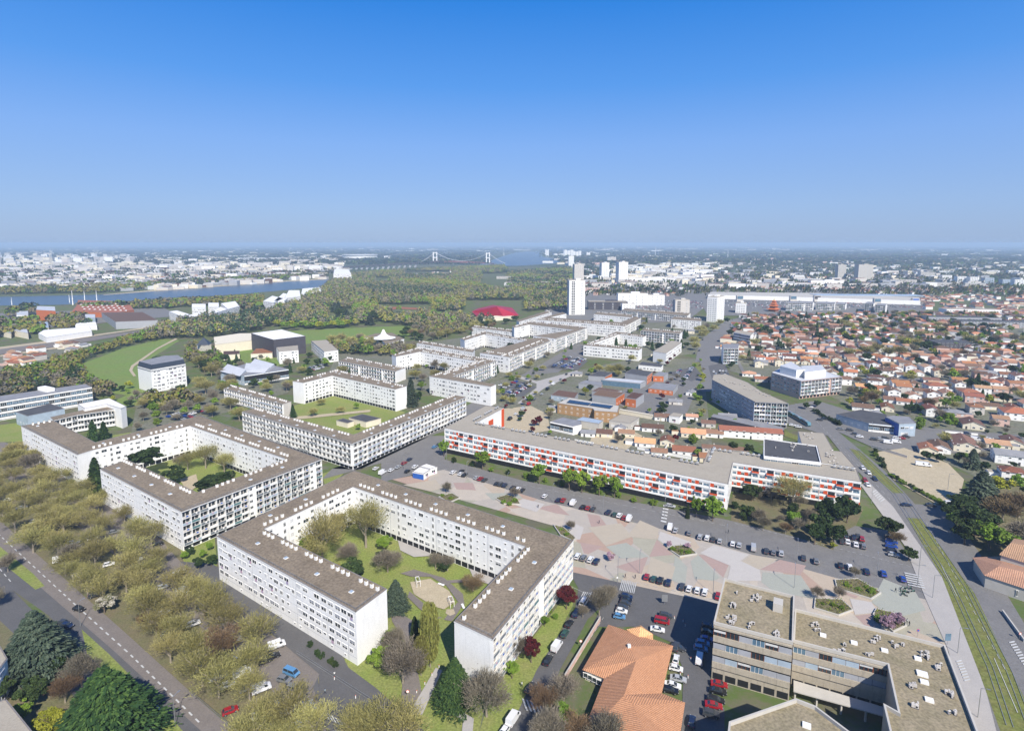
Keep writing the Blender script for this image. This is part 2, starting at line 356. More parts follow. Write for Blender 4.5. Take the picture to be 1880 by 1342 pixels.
S('plaza', [[(720, 880), (815, 862), (1000, 920), (1210, 970), (1540, 1062), (1700, 1100), (1745, 1165), (1740, 1200), (1460, 1125), (1330, 1072), (1320, 1108), (1052, 1050), (1053, 1000), (1053, 975), (800, 905)]], 'plazapave')
PQ = {'rose': mat('rose_paving', (.37, .265, .225), .9, (.34, .25, .22), .3, .9, fine=(3, .08)), 'sage': mat('sage_paving', (.34, .345, .29), .9, (.31, .315, .27), .3, .9, fine=(3, .08)),
      'sandp': mat('sand_paving', (.42, .36, .275), .9, (.38, .33, .26), .3, .9, fine=(3, .08)), 'lightp': mat('light_paving', (.46, .43, .39), .9, (.42, .39, .36), .3, .9, fine=(3, .08))}
M.update(PQ)
S('plaza_pattern', [[(832, 886), (868, 886), (874, 900), (838, 898)], [(1078, 943), (1100, 946), (1120, 972), (1085, 966)], [(984, 932), (1022, 925), (1046, 946), (1020, 942)], [(1065, 995), (1107, 1003), (1080, 1017), (1072, 1015)],
                    [(1206, 990), (1236, 1018), (1192, 1022)], [(1130, 1040), (1190, 1021), (1178, 1053), (1150, 1048)], [(1282, 1018), (1345, 1020), (1328, 1060)],
                    [(1395, 1045), (1432, 1027), (1480, 1038), (1470, 1055)], [(1530, 1082), (1555, 1072), (1590, 1085), (1570, 1098)], [(1570, 1130), (1612, 1125), (1620, 1150), (1590, 1150)]], 'rose')
S('plaza_pattern', [[(1112, 1003), (1150, 996), (1192, 1022), (1140, 1025)], [(1268, 1030), (1275, 1062), (1310, 1066), (1322, 1060), (1282, 1018)], [(1400, 1050), (1470, 1056), (1500, 1100), (1420, 1085), (1398, 1068)], [(1622, 1062), (1680, 1085), (1700, 1120), (1640, 1135), (1600, 1105)],
                    [(890, 905), (950, 905), (960, 915), (905, 918)], [(1240, 1020), (1262, 1040), (1258, 1075), (1232, 1064)]], 'sage')
S('plaza_pattern', [[(1080, 968), (1140, 960), (1160, 985), (1112, 1002)], [(1185, 1060), (1195, 1022), (1240, 1040), (1230, 1075)], [(1380, 1018), (1428, 1026), (1395, 1044), (1350, 1040)], [(1175, 955), (1210, 970), (1205, 990), (1150, 985)], [(740, 890), (800, 880), (812, 896), (790, 902)]], 'sandp')
S('plaza_pattern', [[(1040, 955), (1072, 968), (1065, 990), (1050, 990)], [(1212, 975), (1270, 995), (1240, 1015), (1208, 990)], [(1345, 1022), (1395, 1046), (1398, 1066), (1335, 1066)], [(1310, 1000), (1375, 1018), (1345, 1040), (1285, 1015)], [(1560, 1098), (1600, 1105), (1612, 1124), (1570, 1128)], [(960, 915), (1000, 925), (985, 940), (940, 925)]], 'lightp')
S('forecourt', [[(1580, 890), (1600, 880), (1690, 990), (1800, 1180), (1850, 1342), (1780, 1342), (1740, 1190), (1700, 1100), (1660, 1000)]], 'pave')
S('avenue', [[(1440, 745), (1500, 760), (1620, 860), (1680, 925), (1760, 930), (1760, 960), (1830, 1060), (1950, 1260), (1950, 1420), (1850, 1420), (1790, 1190), (1730, 1060), (1640, 930), (1560, 850), (1520, 800), (1440, 775)],
             [(1268, 700), (1285, 625), (1330, 590), (1370, 580), (1345, 610), (1320, 660), (1315, 695), (1335, 715), (1290, 720)]], 'asphalt2')
S('street', [[(1440, 745), (1500, 735), (1640, 780), (1760, 790), (1900, 800), (1900, 822), (1700, 835), (1600, 820), (1500, 775)]], 'asphalt2')
S('tram_track_bed', [[(1559, 823), (1580, 828), (1660, 905), (1640, 905), (1600, 870)], [(1665, 950), (1690, 952), (1790, 1090), (1885, 1290), (1930, 1420), (1865, 1420), (1800, 1240), (1730, 1060)],
                     [(1440, 790), (1500, 815), (1500, 822), (1440, 800)], [(1270, 665), (1285, 665), (1295, 700), (1280, 705)]], 'tramgrass')
S('wasteland', [[(1610, 830), (1660, 822), (1740, 850), (1770, 880), (1760, 920), (1720, 925), (1640, 880)]], 'sand')
S('construction_ground', [[(925, 750), (975, 745), (1005, 760), (1010, 790), (950, 800), (905, 790)], [(1090, 790), (1150, 785), (1180, 800), (1140, 835), (1080, 820)]], 'sand')
S('school_yard', [[(1120, 735), (1180, 690), (1290, 690), (1260, 760), (1180, 765)]], 'asphalt2')
S('garden_square', [[(900, 700), (960, 690), (1060, 680), (1000, 720), (940, 750), (905, 745)]], 'garden')
S('path', [[(985, 700), (1060, 680), (1062, 684), (1000, 712), (960, 742), (950, 740), (985, 712)], [(955, 690), (985, 700), (985, 704), (950, 694)]], 'pave')
S('car_park', [[(915, 706), (950, 698), (985, 710), (960, 728), (925, 728)], [(1000, 675), (1040, 655), (1080, 662), (1060, 680)], [(1225, 685), (1275, 672), (1290, 690), (1270, 700)], [(1300, 672), (1330, 665), (1345, 700), (1310, 705)]], 'asphalt')
S('path', [[(322, 621), (326, 622.5), (290, 641), (246, 673), (243, 680), (250, 690), (245, 691), (237, 680), (241, 671), (288, 639)], [(540, 765), (680, 752), (680, 756), (545, 770)]], 'sand')
S('path', [[(715, 1115), (760, 1140), (755, 1170), (780, 1300), (735, 1300), (745, 1180), (720, 1140)], [(735, 1052), (760, 1045), (815, 1060), (850, 1090), (853, 1110), (845, 1110), (820, 1075), (790, 1058), (755, 1058)],
           [(820, 1065), (862, 1062), (862, 1068), (822, 1070)], [(850, 1110), (830, 1140), (815, 1137), (840, 1105)], [(752, 1085), (775, 1105), (800, 1130), (812, 1133), (800, 1137), (770, 1117), (748, 1095)]], 'paving_brown')
S('path', [[(800, 1225), (812, 1230), (775, 1312), (750, 1310)], [(800, 1280), (870, 1318), (868, 1342), (848, 1342), (850, 1322), (800, 1290)]], 'pave')
S('path', [[(730, 990), (790, 1005), (790, 1020), (760, 1022), (735, 1010)], [(860, 1040), (900, 1035), (930, 1010), (945, 1020), (905, 1075), (870, 1062)]], 'pave')
S('sandpit', [[(753, 1068), (790, 1062), (825, 1085), (835, 1105), (815, 1118), (795, 1112), (760, 1090)], [(820, 1118), (833, 1118), (836, 1126), (826, 1130), (818, 1125)], [(330, 880), (360, 870), (365, 890), (345, 905)]], 'sand')
S('railway_track', [[(-60, 650), (0, 641), (120, 625), (250, 608), (300, 600), (300, 604), (120, 634), (0, 651), (-60, 660)]], 'paving_brown')
S('path', [[(-60, 644), (0, 637), (120, 622), (290, 598), (290, 600), (120, 625), (0, 641), (-60, 650)], [(-60, 661), (0, 652), (125, 634), (125, 637), (0, 655), (-60, 666)]], 'sand')
S('running_track', [[(690, 566), (730, 563), (775, 566), (775, 569), (730, 567), (702, 572), (700, 580), (690, 578)]], 'tile_o')
S('city_ground', [[(-200, 545), (0, 535), (180, 530), (300, 522), (480, 508), (600, 503), (640, 490), (560, 478), (300, 480), (-200, 488)],
                  [(1000, 600), (1260, 590), (1300, 560), (1700, 560), (1700, 500), (1300, 500), (1100, 520), (1000, 540)], [(-100, 620), (0, 610), (220, 590), (330, 580), (300, 565), (0, 575), (-100, 580)],
                  [(1280, 545), (1700, 552), (1700, 575), (1300, 580)]], 'asphalt2')
# painted markings
def dash(a, b, n, w=.15, fill=.5, close=.0):
    A = G(*a); B = G(*b); mb = LN; d = B-A; L = d.length; t = d.normalized(); nn = Vector((-t.y, t.x, 0))*w/2; step = L/n
    for k in range(n):
        p = A+t*step*k; q = p+t*step*fill
        mb.face([Vector((v.x, v.y, Z[0]+.008)) for v in ((p-nn), (q-nn), (q+nn), (p+nn))], 'line')
def zebra(a, b, c, n, z=None):
    """stripes from a towards b, each as long as a->c"""
    A, B, C = G(*a), G(*b), G(*c); d = (B-A)/n; e = C-A
    for k in range(n):
        p = A+d*k; pts = [p, p+d*.5, p+d*.5+e, p+e]
        if area(pts) < 0: pts = pts[::-1]
        LN.face([Vector((v.x, v.y, Z[0]+.008)) for v in pts], 'line')
LN = MB()
dash((-10, 975), (108, 1084), 14, .35); dash((108, 1084), (240, 1204), 13, .4); dash((240, 1204), (372, 1334), 12, .4)
dash((0, 1046), (24, 1074), 3, .3); dash((110, 1165), (145, 1205), 4, .3); dash((255, 1318), (300, 1370), 5, .3)
dash((815, 862), (1340, 968), 34, .15); dash((1350, 962), (1690, 1046), 30, .15); dash((1120, 1060), (1320, 1104), 12, .15)
dash((1015, 1062), (1098, 1102), 1, .12, 1); dash((1108, 1135), (1036, 1250), 10, .12, .5)
zebra((1083, 1090), (1070, 1087), (1072, 1110), 4); zebra((1085, 1088), (1108, 1093), (1078, 1104), 5); zebra((1142, 1066), (1170, 1072), (1137, 1085), 9); zebra((958, 1284), (995, 1294), (966, 1306), 5)
zebra((1218, 928), (1212, 962), (1228, 930), 6); zebra((1660, 1052), (1668, 1078), (1690, 1058), 6); zebra((1600, 905), (1618, 925), (1608, 900), 6)
zebra((582, 1302), (640, 1330), (590, 1316), 9); zebra((1852, 1180), (1880, 1225), (1862, 1178), 9); zebra((1755, 1215), (1772, 1255), (1765, 1213), 8)
dash((1726, 1035), (1757, 1096), 1, .15, 1); dash((1825, 1210), (1868, 1310), 1, .15, 1)
dash((1500, 775), (1640, 925), 18, .12); dash((1700, 960), (1850, 1240), 22, .12)
dash((1255, 615), (1330, 590), 6, .3)
props(link('road_markings', LN), None, None, None, 'structure')
RL = MB()   # tram rails
for off in (-3.0, -1.56, 1.56, 3.0):
    for a, b in (((1562, 822), (1650, 908)), ((1650, 908), (1677, 950)), ((1677, 950), (1760, 1075)), ((1760, 1075), (1835, 1230)), ((1835, 1230), (1875, 1342))):
        A, B = G(*a), G(*b); t = (B-A).normalized(); nn = Vector((-t.y, t.x, 0)); RL.beam(A+nn*off+Vector((0, 0, Z[0]+.03)), B+nn*off+Vector((0, 0, Z[0]+.03)), .12, 'metal', .04)
props(link('tram_rails', RL), None, None, None, 'structure')
# ------------------------------------------------------------------ facade modules (local x along the wall, outside = -y)
def win(w, h, shut=0., two=True, frame='white', mark='shutter', glass='glass', deep=.1):
    b = MB(); b.box((0, -.03, -.08), (w+.24, .14, .08), frame)                  # sill
    b.box((0, -.05, h), (w+.3, deep*2, .1), frame)                              # ledge added to cast a reveal-like shadow on the pane
    b.face([(-w/2, -.02, 0), (w/2, -.02, 0), (w/2, -.02, h), (-w/2, -.02, h)], glass)
    for x in ((-w/2, w/2, 0) if two else (-w/2, w/2)): b.box((x, -.05, 0), (.07, .06, h), frame)
    if shut: b.box((0, -.045, h*(1-shut)), (w-.04, .05, h*shut), mark)
    return b
W_ = {
 'a': win(2.4, 1.35), 'b': win(2.4, 1.35, .55), 'c': win(2.4, 1.35, 1.0), 'd': win(1.4, 1.35, .25), 'e': win(1.2, .7, 0, False), 'f': win(2.4, 1.35, .3, True, 'white', 'shutgrey'),
 'j': (lambda b: (b.box((.5, -.12, -.75), (1.1, .04, .9), 'cloth'), b)[1])(win(2.4, 1.35, .2)),
 'g': win(.9, .55, 0, False), 'h': win(3.0, .5, .0), 'i': win(1.3, 1.35, 1.0), 'k': win(2.3, 1.35, .7, True, 'white', 'shutgrey'), 't': win(1.0, 1.9, .3), 'r': win(2.5, 1.5, .35, True, 'white', 'shutter', 'glassblue')}
def loggia(w, h, pan, wash=0, glz=1):
    b = MB(); d = 1.15
    b.box((0, -d/2, 0), (w, d, .16), 'white')
    for x in (-w/2+.06, w/2-.06): b.box((x, -d/2, .16), (.12, d, h-.16), 'white')
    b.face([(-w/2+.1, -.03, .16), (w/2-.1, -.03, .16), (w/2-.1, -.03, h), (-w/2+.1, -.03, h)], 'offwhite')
    b.face([(-w/2+.35, -.05, .2), (-w/2+1.6, -.05, .2), (-w/2+1.6, -.05, h-.45), (-w/2+.35, -.05, h-.45)], 'glass')
    b.face([(.2, -.05, .9), (w/2-.3, -.05, .9), (w/2-.3, -.05, h-.45), (.2, -.05, h-.45)], 'glass')
    b.box((0, -d+.04, .16), (w-.24, .05, .95), pan); b.box((0, -d+.04, 1.11), (w-.24, .08, .05), 'white')
    if wash: b.box((rnd.uniform(-.5, .8), -d-.04, .55), (rnd.uniform(.6, 1.3), .03, .6), wash)
    return b
L_ = [loggia(3.6, 2.8, 'panelgrey'), loggia(3.6, 2.8, 'panelteal'), loggia(3.6, 2.8, 'white'), loggia(3.6, 2.8, 'panelblue', 'cloth'), loggia(3.6, 2.8, 'panelgrey', 'white'), loggia(3.6, 2.8, 'offwhite', 'blue')]
def balcony(w, h, pan, dark='glass'):
    b = MB(); d = .95; b.box((0, -d/2, 0), (w, d, .14), 'white'); b.box((0, -d+.05, .14), (w, .08, .85), pan)
    for s in (-1, 1): b.box((s*(w/2-.05), -d/2, .14), (.08, d-.1, .85), pan)
    b.face([(-w/2+.2, -.03, .2), (w/2-.2, -.03, .2), (w/2-.2, -.03, h-.5), (-w/2+.2, -.03, h-.5)], dark); return b
B_ = {'red': balcony(3.3, 2.8, 'red'), 'white': balcony(3.3, 2.8, 'white'), 'grey': balcony(2.6, 2.8, 'offwhite'), 'conc': balcony(3, 2.8, 'concrete2')}
RP = MB(); RP.box((0, -.04, -.1), (1.75, .1, 1.75), 'red')
RPW = MB(); RPW.box((0, -.04, 0), (.5, .1, 1.45), 'red')
DK = MB(); DK.face([(-1.4, -.03, 0), (1.4, -.03, 0), (1.4, -.03, 2.0), (-1.4, -.03, 2.0)], 'dark')  # flat dark panel: painted shade of open ground floors and balcony recesses
CHM = MB(); CHM.box((0, 0, 0), (.95, .8, 1.25), 'white'); CHM.box((0, 0, 1.25), (.8, .65, .08), 'roofmoss'); CHM.cyl((.18, 0, 1.3), .12, .1, .3, 'roofmoss', 6); CHM.cyl((-.2, 0, 1.3), .12, .1, .3, 'roofmoss', 6)
CHR = MB(); CHR.box((0, 0, .25), (.9, .9, 1.0), 'metal'); CHR.box((0, 0, 1.25), (1.15, 1.15, .12), 'white'); CHR.box((0, 0, 1.37), (.6, .6, .4), 'metal'); CHR.box((0, 0, 0), (1.5, .25, .25), 'dkgrey')
SKY = MB(); SKY.box((0, 0, 0), (1.3, 1.3, .25), 'white'); SKY.box((0, 0, .25), (1.05, 1.05, .14), 'panelblue')
PM = {}; FOOT = []
def pmesh(pr, name):
    k = id(pr)
    if k not in PM: PM[k] = pr.mesh(name)
    return PM[k]
def place_parts(root, name, items, cap=100):
    """items: (proto, world matrix). The nearest `cap` are parts, the rest one part"""
    if not items: return
    rl = root.location; items = sorted(items, key=lambda q: (q[1].translation-co.location).length)
    one, rest = items[:cap], items[cap:]
    for pr, m in one:
        o = bpy.data.objects.new(name, pmesh(pr, name)); COL.objects.link(o); o.parent = root
        o.location = m.translation-rl; o.rotation_euler = (0, 0, m.to_euler().z)
    if rest:
        b = MB(); T = Matrix.Translation(-rl)
        for pr, m in rest: b.add(pr, T @ m)
        props(link(name, b, root), None, None, None, 'stuff')
def fm(a, t, x, z, rz): return Matrix.Translation((a.x+t.x*x, a.y+t.y*x, z)) @ Matrix.Rotation(rz, 4, 'Z')
def facade(a, b, H, st, hf, z0, out, rr):
    """fill `out` {name: [(proto, matrix)]} and return mesh for bands"""
    a = Vector((a[0], a[1], 0)); b = Vector((b[0], b[1], 0)); L = (b-a).length; t = (b-a).normalized(); rz = math.atan2(t.y, t.x)
    nf = max(1, int((H-z0-.2)/hf)); hf = (H-z0-.35)/nf
    J = out['J']
    def put(n, pr, x, z): out.setdefault(n, []).append((pr, fm(a, t, x, z, rz)))
    def bandbox(x0, x1, z, h, d, m): # box on the wall
        J.add(_bb(x1-x0, d, h, m), fm(a, t, (x0+x1)/2, z, rz))
    if st == 'G': return
    if st in 'WK':
        n = max(1, int((L-1.5)/3.1)); sp = (L-1.5)/n
        for f in range(nf+1):
            if st == 'W': bandbox(.15, L-.15, z0+f*hf-.06, .07, .02, 'greyw')
        pat = [rr.choice('abcdefik ') if st == 'W' else rr.choice('aaddie g') for _ in range(n)]
        if st == 'K': pat = ['t' if k % 6 == 2 else q for k, q in enumerate(pat)]
        for f in range(nf):
            for k in range(n):
                q = pat[k] if rr.random() < .5 else rr.choice('abcdfkehj ' if st == 'W' else 'adieg b ')
                if st == 'K' and pat[k] == 't': q = 't'
                if q == ' ': continue
                put('window', W_[q], .75+sp*(k+.5)+rr.uniform(-.45, .45)*(st == 'W'), z0+f*hf+(.95 if q not in 'eghth' else (1.5 if q != 't' else .7)))
        if z0 > 1.2:
            for k in range(n):
                if st == 'W':
                    if rr.random() < .3: put('window', W_['g'], .75+sp*(k+.5), z0-1.3)
                else: put('painted_dark_bay', DK, .75+sp*(k+.5), .2)
        for k in range(7, n, 8): bandbox(.75+sp*k-.05, .75+sp*k+.05, 0.1, H-.4, .03, 'greyw')
    if st in 'LlM':
        n = max(1, round(L/3.65)); sp = L/n; stair = rr.randrange(6)
        for f in range(nf):
            for k in range(n):
                x = sp*(k+.5)
                if st == 'L' and k % 9 == 8: put('window', W_['d'], x, z0+f*hf+.9); continue
                pr = rr.choice(L_) if st == 'L' else (rr.choice([L_[2], L_[2], L_[4]]) if st == 'l' else L_[3 if rr.random() < .4 else 2])
                put('loggia', _scaled(pr, sp/3.6, hf/2.8), x, z0+f*hf)
        if z0 > 1.2:
            for k in range(n): put('painted_dark_bay', DK, sp*(k+.5), .25)
    if st == 'R':
        n = max(1, round(L/3.4)); sp = L/n
        for f in range(nf+1): bandbox(0, L, z0+f*hf-.1-(.25 if f else 0), .5, .22, 'white')
        for f in range(nf):
            for k in range(n):
                x = sp*(k+.5); q = (k*3+f*2+(k//5)) % 7; z = z0+f*hf
                if q in (0, 3): put('red_panel', RP, x-.8, z+.85); put('window', W_['d'], x+.85, z+.85)
                elif q == 1: put('balcony', B_['red'], x, z)
                elif q == 5: put('red_panel', RP, x+.8, z+.85); put('window', W_['r'], x-.9, z+.85)
                elif q == 2: put('window', W_['r'], x, z+.85); put('red_panel', RPW, x+1.55, z+.85)
                else: put('window', W_['r'], x, z+.85)
        for k in range(0, n+1, 3): bandbox(max(0, sp*k-.09), min(L, sp*k+.09), z0, H-z0-.3, .3, 'white')
        bandbox(0, L, .05, z0-.25, .04, 'dark')
        for k in range(n): put('painted_dark_bay', DK, sp*(k+.5), .3)
    PAN = {'O': 'orange', 'U': 'blue', 'Y': 'brick', 'V': 'panelblue', 'Q': 'glassblue', 'H': 'dkgrey'}
    if st in PAN:
        bandbox(.1, L-.1, .2, H-.5, .06, PAN[st])
        if st in 'OVY' and L > 8:
            n = max(1, int(L/4))
            for f in range(nf):
                for k in range(n): put('window', W_['d'], L/n*(k+.5), z0+f*hf+1.0)
    if st in 'CcN':
        n = max(1, round(L/3.3)); sp = L/n
        sm = {'C': 'concrete', 'c': 'white', 'N': 'concrete2'}[st]
        for f in range(nf+1): bandbox(0, L, z0+f*hf-.15, min(1.75 if st != 'c' else 1.3, H-(z0+f*hf-.15)), .42, sm)
        bandbox(0, L, z0-.4, H-z0, .03, 'dark')
        for f in range(nf):
            for k in range(n):
                put('window', _scaled(rr.choice(CW[st]), sp/3.3, 1), sp*(k+.5), z0+f*hf+1.55)
        if z0 > 2:
            for k in range(n): put('painted_dark_bay', DK, sp*(k+.5), .3)
def cwin(g, sh, fr, shm='shutgrey'):
    b = MB(); b.face([(-1.6, -.06, 0), (1.6, -.06, 0), (1.6, -.06, 1.75), (-1.6, -.06, 1.75)], g)
    for x in (-1.58, -.5, .5, 1.58): b.box((x, -.1, 0), (.09, .08, 1.75), fr)
    if sh: b.box((0, -.13, 1.75-1.75*sh), (3.1, .05, 1.75*sh), shm)
    return b
M['rust'] = mat('rust_brown_frame', (.30, .09, .035), .6)
CW = {'C': [cwin('glass', 0, 'rust'), cwin('glass', .95, 'shutgrey'), cwin('glassblue', 0, 'white'), cwin('glass', .95, 'shutgrey', 'panelblue'), cwin('glass', .35, 'rust', 'shutter'), cwin('glass', .9, 'dkgrey')],
      'c': [cwin('glassblue', 0, 'white'), cwin('glassblue', .2, 'white'), cwin('glass', 0, 'white')],
      'N': [cwin('glass', 0, 'dkgrey'), cwin('glass', .3, 'white', 'shutter')]}
def _bb(w, d, h, m):
    b = MB(); b.box((0, -d/2-.002, 0), (w, d, h), m); return b
_SC = {}
def _scaled(pr, sx, sz):
    k = (id(pr), round(sx, 2), round(sz, 2))
    if k not in _SC:
        b = MB(); b.add(pr, Matrix.Diagonal((k[1], 1, k[2], 1))); _SC[k] = b
    return _SC[k]
def block(name, px, H, st, label, cat='apartment block', group=None, land=None, hf=2.8, z0=2.6, chim=(), wall='white', roof='roofgrav', rail=(), sky=True, ch=None, cgap=4, insetd=None, rest=None, seed=1):
    rr = random.Random(seed*77+5)
    pts = [G(x, y, H) for x, y in px]; st = list(st); n = len(pts); idx = list(range(n))
    if area(pts) < 0: pts = pts[::-1]; idx = [(n-2-j) % n for j in range(n)]
    sty = [st[i] for i in idx]
    FOOT.append([Vector(p[:2]) for p in pts])
    c = cen(pts); root = empty(name, (c.x, c.y, 0), label, cat, group, land=land or label)
    T = Matrix.Translation(-c)
    ins = inset(pts, [1.15 if s in 'LlM' else .12 for s in sty])
    loc = lambda P_: [(p[0]-c.x, p[1]-c.y) for p in P_]
    wb = MB(); wb.prism(loc(ins), -.5, H-.3, wall); link('wall', wb, root)
    rb = MB(); rb.prism(loc(pts), H-.3, H, wall, roof)
    for i in range(n):
        a, b = pts[i], pts[(i+1) % n]; t = (b-a).normalized(); q = Vector((-t.y, t.x, 0))*.2
        rb.beam(a-c+q+Vector((0, 0, .06)), b-c+q+Vector((0, 0, .06)), .3, 'edge', .16)
    link('roof', rb, root)
    out = {'J': MB()}
    for i in range(n):
        if sty[i] == 'G': continue
        a, b = ins[i], ins[(i+1) % n]; mid = (Vector(a)+Vector(b))/2; t = (Vector(b)-Vector(a)).normalized(); no = Vector((t.y, -t.x))
        if no.dot(Vector((-mid.x, -mid.y))) < -5: continue
        facade(a, b, H-.3, sty[i], hf, z0, out, rr)
        J = out['J']; out['J'] = MB()
        if J.f:
            jb = MB(); jb.add(J, T); link('facade_trim', jb, root)
    out.pop('J')
    for k, v in out.items(): place_parts(root, k, v)
    items = []; mp = {o: j for j, o in enumerate(idx)}
    for spec in chim:
        e, off = spec[0], spec[1]; j = mp[e]; a, b = pts[j], pts[(j+1) % n]; L = (b-a).length; t = (b-a).normalized(); q = Vector((-t.y, t.x, 0))*off
        x = spec[2] if len(spec) > 2 else 2.0; end = L-(spec[3] if len(spec) > 3 else 1.5); k = 0
        while x < end:
            p = a+t*x+q; items.append((ch or CHM, Matrix.Translation((p.x, p.y, H)) @ Matrix.Rotation(math.atan2(t.y, t.x), 4, 'Z')))
            k += 1; x += 2.6 if k % cgap else 6.2
    place_parts(root, 'chimney', items)
    if sky:
        items = []
        for spec in chim:
            j = mp[spec[0]]; a, b = pts[j], pts[(j+1) % n]; L = (b-a).length; t = (b-a).normalized(); q = Vector((-t.y, t.x, 0))*(7.5 if spec[1] < 5 else 4); x = 8
            while x < L-6:
                p = a+t*x+q; items.append((SKY, Matrix.Translation((p.x, p.y, H)) @ Matrix.Rotation(math.atan2(t.y, t.x), 4, 'Z'))); x += 17
        place_parts(root, 'skylight', items)
    for e in rail:
        j = mp[e]; rp = inset(pts, .75); a, b = Vector((*rp[j], 0)), Vector((*rp[(j+1) % n], 0)); L = (b-a).length; t = (b-a).normalized(); mb = MB(); k = 0
        while k*1.3 < L:
            p = a-c+t*k*1.3; mb.beam(p+Vector((0, 0, H)), p+Vector((0, 0, H+.8)), .07, 'metal'); k += 1
        for zz in (.42, .8): mb.beam(a-c+Vector((0, 0, H+zz)), b-c+Vector((0, 0, H+zz)), .05, 'metal')
        link('roof_railing', mb, root)
    return root
AB = 'white apartment blocks of the estate'
# 1 foreground courtyard block
block('apartment_block', [(397, 984), (653, 1124), (711, 1081), (485, 971), (648, 894), (964, 1003), (833, 1140), (905, 1174), (1053, 992), (650, 864)], 17.3, 'WGKKKKGLKK',
      'nearest white apartment block, wrapped round a green courtyard with two goal frames', group=AB, land='nearest courtyard block', rail=(0, 1, 6, 7), z0=2.3, chim=((2, 2.2), (3, 2.4), (4, 2.6), (5, 2.2)), seed=1)
block('apartment_block', [(38, 782), (142, 835), (168, 827), (349, 782), (526, 843), (362, 904), (234, 844), (183, 861), (333, 940), (591, 843), (367, 763), (175, 812), (98, 772)], 17.2, 'WGKKKKGWLKKGG',
      'white zigzag apartment block left of the nearest one, around a domed evergreen tree', group=AB, land='zigzag block', rail=(0, 7, 8, 9), z0=2.3, chim=((2, 3), (3, 2.6), (4, 2.2), (5, 2.2), (12, 2.5)), seed=2)
block('apartment_block', [(444, 756), (646, 815), (856, 729), (831, 725), (649, 798), (470, 749)], 15.6, 'lMGGGG',
      'white V-shaped apartment block with its point towards the street, balconies on both fronts', group=AB, land='V-shaped block', rail=(0,), z0=2.4, chim=((3, 2.4), (4, 2.2)), seed=3)
block('apartment_block', [(537, 700), (557, 703), (610, 690), (726, 715), (747, 709), (618, 679)], 17, 'GKKGGG', 'white L-shaped apartment block on columns facing a lawn with footpaths', group=AB, land='L-shaped block', z0=2.4, chim=((4, 3), (5, 3)), seed=4)
block('apartment_block', [(622, 663), (726, 682), (745, 675), (638, 656)], 11, 'LGGG', 'low grey-balconied apartment slab directly behind the white L-shaped block', group=AB, z0=.6, chim=((2, 3),), seed=5, land='low balconied slab')
block('apartment_block', [(411, 713), (518, 742), (535, 737), (428, 707)], 10.5, 'MGGG', 'low aged apartment slab half hidden by pale trees, beyond the V-shaped block', group=AB, z0=.6, chim=((2, 3),), wall='offwhite', seed=6, land='low aged slab')
block('apartment_block', [(719, 652), (727, 655), (771, 646), (874, 663), (788, 691), (901, 710), (911, 706), (831, 691), (912, 662), (768, 638)], 15.5, 'GKKKWGGLGG', 'white apartment block folded round a courtyard behind the V-shaped block', group=AB, land='folded block', z0=1.6, chim=((2, 2.5), (3, 2.5), (7, 10), (8, 2.5), (9, 3)), seed=7)
block('apartment_block', [(845, 622), (853, 625), (889, 614), (965, 626), (881, 648), (936, 656), (1010, 626), (1003, 620), (960, 622), (888, 608)], 16, 'GKKKWLGGGG', 'white apartment block around a tall dark tree, next along the street after the folded block', group=AB, z0=1.6, chim=((2, 2.5), (4, 9), (5, 9), (9, 3)), seed=8, land='dark-tree block')
block('apartment_block', [(979, 617), (1020, 622), (1079, 601), (971, 590), (940, 600), (944, 602), (972, 596), (1054, 606)], 17, 'WLGGGKKK', 'white apartment block farthest along the left side of the street, ribbed street front', group=AB, z0=1.6, chim=((2, 3), (3, 3)), seed=9, land='ribbed block')
r10 = block('apartment_block', [(984, 587), (1147, 599), (1176, 584), (1166, 581), (1140, 592), (1010, 583), (1040, 576), (1033, 573)], 16, 'WLGKKKGG', 'white apartment block with crimson stair panels round a courtyard, in front of the tallest tower', group=AB, z0=2, chim=((0, 9),), seed=10, land='crimson-panelled block')
block('apartment_block', [(1071, 634), (1173, 643), (1179, 639), (1088, 631), (1136, 614), (1180, 619), (1187, 616), (1132, 609)], 12, 'WGGKKGGG', 'low U-shaped white apartment block beside the car park, open to the right', group=AB, z0=.8, chim=((0, 9), (4, 2.5), (3, 3)), seed=11, land='low U-shaped block')
block('apartment_block', [(1176, 607), (1248, 613), (1253, 609), (1186, 603)], 14, 'LGGG', 'white slab with large dark recessed balconies, behind the low U-shaped block', group=AB, z0=.8, chim=((2, 3),), seed=12)
block('apartment_block', [(1199, 645), (1223, 649), (1252, 629), (1233, 625)], 11.5, 'GWGG', 'small plain white slab with blank gable and beige roof by the avenue', group=AB, z0=.8, roof='roofbeige', sky=False, seed=13, land='plain white slab')
block('apartment_block', [(1141, 570), (1262, 580), (1268, 575), (1148, 566)], 12, 'LGGG', 'long low white slab in a row behind the crimson-panelled block', group=AB, z0=.8, chim=((2, 3),), seed=14)
block('apartment_block', [(1232, 586), (1287, 590), (1288, 585), (1238, 581)], 13, 'WGGG', 'short white slab left of the tall blank white slab tower', group=AB, z0=.8, chim=((2, 3),), seed=15)
block('apartment_block', [(1090, 577), (1160, 583), (1162, 578), (1096, 573)], 12, 'WGGG', 'thin white slab between the crimson-panelled block and the navy office building', group=AB, z0=.8, chim=((2, 3),), seed=16)
block('apartment_block', [(948, 589), (953, 591), (1013, 573), (1006, 570)], 13, 'GWGG', 'narrow white slab left of the tallest white tower, near the crimson tent roof', group=AB, z0=.8, chim=((2, 3),), seed=17)
block('apartment_block', [(866, 601), (940, 610), (944, 606), (870, 598)], 10, 'KGGG', 'low white slab among pale trees, left of the ribbed block', group=AB, z0=.8, chim=((2, 3),), seed=18)
